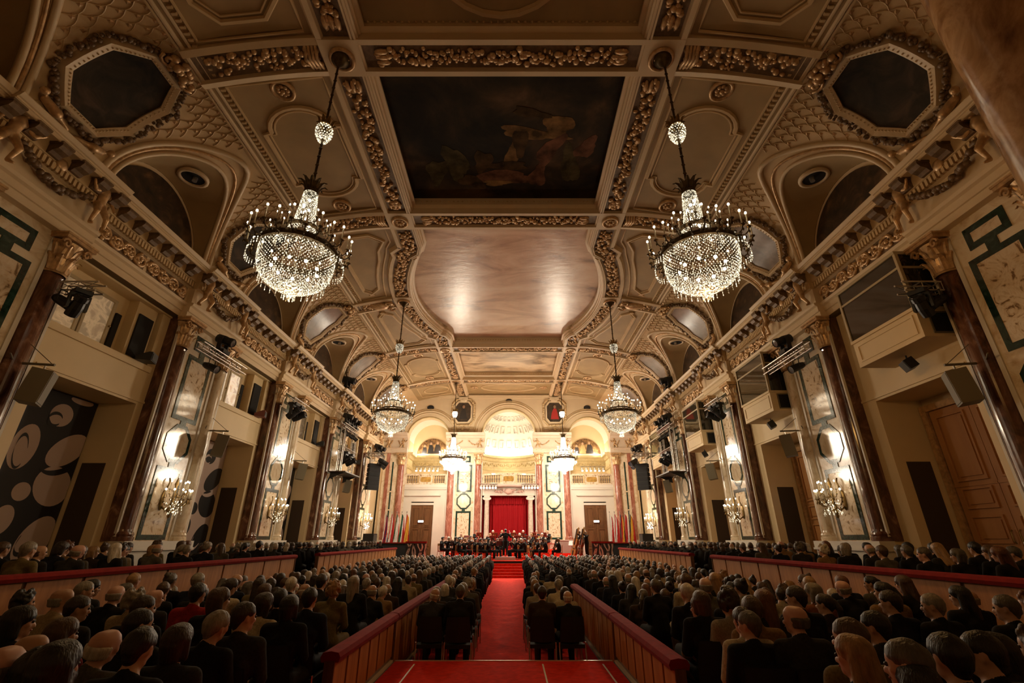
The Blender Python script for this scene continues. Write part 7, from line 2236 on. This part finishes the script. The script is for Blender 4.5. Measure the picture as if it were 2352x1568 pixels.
def make_gchair():
    wood = M('gilt_wood', (0.42, 0.22, 0.07), 0.35)
    t = thing('orchestra_chair', 'x', 'chair')
    m = MB(); m.box(-0.21, 0.21, -0.2, 0.22, 0.42, 0.47); m.obj('seat', M('chair_seat_red', (0.25, 0.03, 0.02), 0.7), t)
    m = MB(); m.box(-0.2, 0.2, -0.235, -0.21, 0.78, 0.92); m.obj('backrest', wood, t)
    m = MB()
    for q in range(3): m.box(-0.1 + 0.1 * q - 0.012, -0.1 + 0.1 * q + 0.012, -0.23, -0.215, 0.47, 0.80)
    m.obj('back_slats', wood, t)
    a = MB(); a.tube([(0, 0, 0.45), (0, 0.0, 0)], 0.017, 6); am = a.mesh('leg', wood); b = MB(); b.tube([(0, 0, 0.9), (0, 0.02, 0.45), (0, -0.04, 0)], 0.017, 6); bm_ = b.mesh('leg', wood)
    for sx in (-1, 1): link('leg', am, t, (sx * 0.19, 0.2, 0)); link('leg', bm_, t, (sx * 0.19, -0.22, 0))
    return t
GC = make_gchair(); KIDS[GC.name] = list(GC.children); gc_used = [False]
def shirt_front(kind):
    """white shirt triangle on the chest of the players who face the hall"""
    sk, cm, Mh = MUS[kind]; z = 1.28 if kind in ('bass', 'conductor') else 0.90; y = 0.137
    m = MB(); m.prism([(-0.05, z + 0.15), (0.05, z + 0.15), (0.02, z - 0.08), (-0.02, z - 0.08)], y - 0.05, y + 0.008); me = m.mesh('shirt_front', SHIRT)
    return me
SF = {k: shirt_front(k) for k in MUS}
COND = Vector((-0.17, 34.4))
def xs_of(u, y): 
    return CAM.x + (u - 1176) / 1065 * (y * PC)
def tier_z(y):
    z = ZS
    for yy, h in TIERS:
        if y >= YS + yy: z = ZS + h
    return z
PLAYERS = [  # u, y, kind, instrument, hair, colour, where
 (1016, 34.3, 'violin', 'violin', 'short', 'black', 'at the stage edge'), (1030, 34.9, 'violin', 'violin', 'short', 'white', 'second from the mural side'), (1046, 34.6, 'violin', 'violin', 'bob', 'dark brown', 'third from the mural side'),
 (1056, 34.05, 'violin', 'violin', 'short', 'dark grey', 'in front of the third violinist'), (1068, 34.5, 'violin', 'violin', 'curly', 'blond', 'beside the grey haired violinist'), (1092, 34.8, 'violin', 'violin', 'short', 'black', 'with a pale shirt front'),
 (1104, 34.1, 'violin', 'violin', 'pony', 'brown', 'sitting with knees forward'), (1113, 34.9, 'violin', 'violin', 'short', 'dark brown', 'behind the ponytailed violinist'), (1122, 34.3, 'violin', 'violin', 'long', 'black', 'nearest the conductor'),
 (1143, 35.2, 'violin', 'violin', 'bun', 'brown', 'behind the conductor podium'), (1183, 35.2, 'violin', 'violin', 'short', 'white', 'past the conductor'), (1206, 34.3, 'violin', 'violin', 'short', 'dark grey', 'first past the podium'), (1198, 35.3, 'violin', 'violin', 'bob', 'white', 'behind the first one past the podium'),
 (1235, 34.9, 'cello', 'cello', 'short', 'dark grey', 'first from the podium'), (1253, 34.2, 'cello', 'cello', 'short', 'grey', 'in the middle of the three'), (1283, 34.1, 'cello', 'cello', 'bob', 'blond', 'nearest the grey screen'),
 (1058, 37.2, 'wind', 'trumpet', 'fringe', 'white', 'farthest to the mural side, second tier'), (1080, 36.0, 'wind', 'clarinet', 'short', 'dark brown', 'beside the kettle drum'), (1125, 37.2, 'flute', 'flute', 'long', 'blond', 'on the second tier'), (1150, 36.1, 'flute', 'flute', 'bob', 'brown', 'on the first tier'),
 (1194, 37.2, 'wind', 'clarinet', 'short', 'white', 'on the second tier past the conductor'), (1221, 37.2, 'wind', 'clarinet', 'bob', 'blond', 'on the second tier near the cellos'), (1217, 36.0, 'wind', 'clarinet', 'short', 'brown', 'on the first tier near the cellos'), (1246, 36.9, 'wind', 'trumpet', 'short', 'white', 'on the second tier behind the cellos'),
 (1093, 38.5, 'wind', 'trumpet', 'short', 'brown', 'upper tier, before the mural-side pier'), (1132, 38.5, 'wind', 'trumpet', 'short', 'white', 'upper tier, before the curtain edge'), (1153, 38.5, 'wind', 'trumpet', 'bob', 'blond', 'upper tier, above the conductor'), (1181, 38.5, 'wind', 'trumpet', 'fringe', 'white', 'upper tier, before the curtain middle'),
 (1202, 38.5, 'wind', 'trumpet', 'short', 'white', 'upper tier, before the curtain end'), (1233, 38.5, 'wind', 'trumpet', 'short', 'grey', 'upper tier, before the ionic column'), (1259, 38.5, 'wind', 'trumpet', 'fringe', 'white', 'upper tier, before the bass-side pier'),
]
made_stand = 0
for i, (u, y, kind, ins, hr, hc, where) in enumerate(PLAYERS):
    x = xs_of(u, y); z = tier_z(y)
    if x < -3.4 and y < 35.6: z = ZS + 0.10 if -5.95 < x < -3.4 and 33.2 < y < 35.6 else z
    d = COND - Vector((x, y)); rz = math.atan2(-d.x, d.y) 
    if kind == 'violin': rz -= 0.35
    person((x, y, z), rz, kind, hr, hc, 'black', 'seated %s player with %s, %s' % (ins, HAIR_WORD[hr] % hc, where), 'orchestra players', i % 3, 1.0, MUS)
    t = thing(ins, '%s of the player %s' % (ins, where), ins, (x, y, z), rz, 'orchestra instruments')
    for nm, me in (FID[ins] if ins in FID else WIND[ins]): link(nm, me, t)
    if ins in BOW:
        o = link('bow', BOW[ins], None, (x, y, z), rz); tag(o, 'bow held by the %s player %s' % (ins, where), 'bow', 'string bows')
    if not gc_used[0]:
        gc_used[0] = True; GC.location = (x, y, z); GC.rotation_euler = (0, 0, rz); c = GC
    else: c = copy_tree(GC, None, (x, y, z), rz)
    c['label'] = 'gilt wooden chair under the %s player %s' % (ins, where); c['group'] = 'orchestra chairs'
    # music stand in front of the player
    f = 0.72 if kind != 'cello' else 0.95
    sx_, sy_ = x - math.sin(rz) * f, y + math.cos(rz) * f
    red = y > 35.5
    if red or i % 3 == 0:
        zz = tier_z(sy_)
        if red: sx_, sy_ = x + d.x / d.length * 0.55, max(y - 0.62, YS + [0, 2.3, 3.5, 4.7][[0, 1, 2, 3][sum(1 for yy, h in TIERS if y >= YS + yy)]] + 0.28) ; zz = z
        place_stand(0 if red else 1, (sx_, sy_, zz), rz if not red else math.atan2(-d.x, d.y), '%s music stand of the %s player %s' % ('slatted mahogany' if red else 'thin black', ins, where))
# white shirt fronts for the players
for o in [o for o in COL.objects if o.name.startswith('person') and o.get('group') == 'orchestra players']:
    for k, v in MUS.items():
        if v[0] == o.data: link('shirt_front', SF[k], o)
# double basses
for i, (u, y, hr, hc, vm) in enumerate(((1333, 34.9, 'short', 'brown', 0), (1347, 34.3, 'fringe', 'white', 1))):
    x = xs_of(u, y); z = ZS + 0.10; d = COND - Vector((x, y)); rz = math.atan2(-d.x, d.y) + 0.3
    nm = ('farther', 'nearer')[i]
    p = person((x, y, z), rz, 'bass', hr, hc, 'black', 'standing bass player with %s, the %s of the two' % (HAIR_WORD[hr] % hc, nm), 'orchestra players', 0, 1.0, MUS)
    link('shirt_front', SF['bass'], p)
    t = thing('double_bass', 'tall %s double bass held by the %s standing player' % (('amber', 'red brown')[vm], nm), 'double bass', (x, y, z), rz, 'double basses')
    for n2, me in FID['bass']:
        c = link(n2, me, t)
        if n2 == 'sound_box' and vm: swap_mat(c, 0, VARN_DK)
        if n2 == 'neck_and_scroll': swap_mat(c, 0, M('pale_scroll', (0.6, 0.4, 0.18), 0.3))
    o = link('bow', BOW['bass'], None, (x, y, z), rz); tag(o, 'bow held by the %s bass player' % nm, 'bow', 'string bows')
place_stand(0, (xs_of(1312, 35.2), 35.2, tier_z(35.2)), -0.8, 'tall music stand beside the grey screen and double basses')
# conductor with baton
p = person((COND.x, COND.y, ZS + 0.2), 0.05, 'conductor', 'short', 'black', 'black', 'conductor in black tailcoat seen from behind with raised arms', 'orchestra players', 0, 1.0, MUS)
p['group'] = ''; del p['group']
o = stick((0.33, 0.46, 1.48), (0.28, 0.80, 1.66), 0.005).obj('baton', SHIRT, None, False, tuple(p.location), 0.05); tag(o, 'thin white baton in the raised hand of the conductor', 'baton')
place_stand(1, (COND.x, COND.y + 1.05, ZS), PI, 'black music stand in front of the conductor')
# kettle drums
COPPER = M('copper_kettle', (0.45, 0.10, 0.05), 0.25, metal=0.6)
for i, (u, y) in enumerate(((1068, 36.2), (1086, 37.1))):
    t = thing('kettle_drum', '%s copper kettle drum with pale skin among the tiers' % ('front', 'rear')[i], 'drum', (xs_of(u, y), y, tier_z(y)), 0, 'kettle drums')
    m = MB(); m.lathe([(0.05, 0.2), (0.25, 0.28), (0.36, 0.5), (0.38, 0.72)], 20); m.obj('kettle', COPPER, t, smooth=True)
    m = MB(); m.lathe([(0.39, 0.70), (0.40, 0.72), (0.39, 0.76), (0.0, 0.76)], 20); m.obj('drum_skin', SHIRT, t)
    lg = MB(); lg.tube([(0.36, 0, 0.6), (0.42, 0, 0.0)], 0.018, 5); lm = lg.mesh('leg', STEEL)
    for q in range(4): link('leg', lm, t, (0, 0, 0), q * PI / 2)
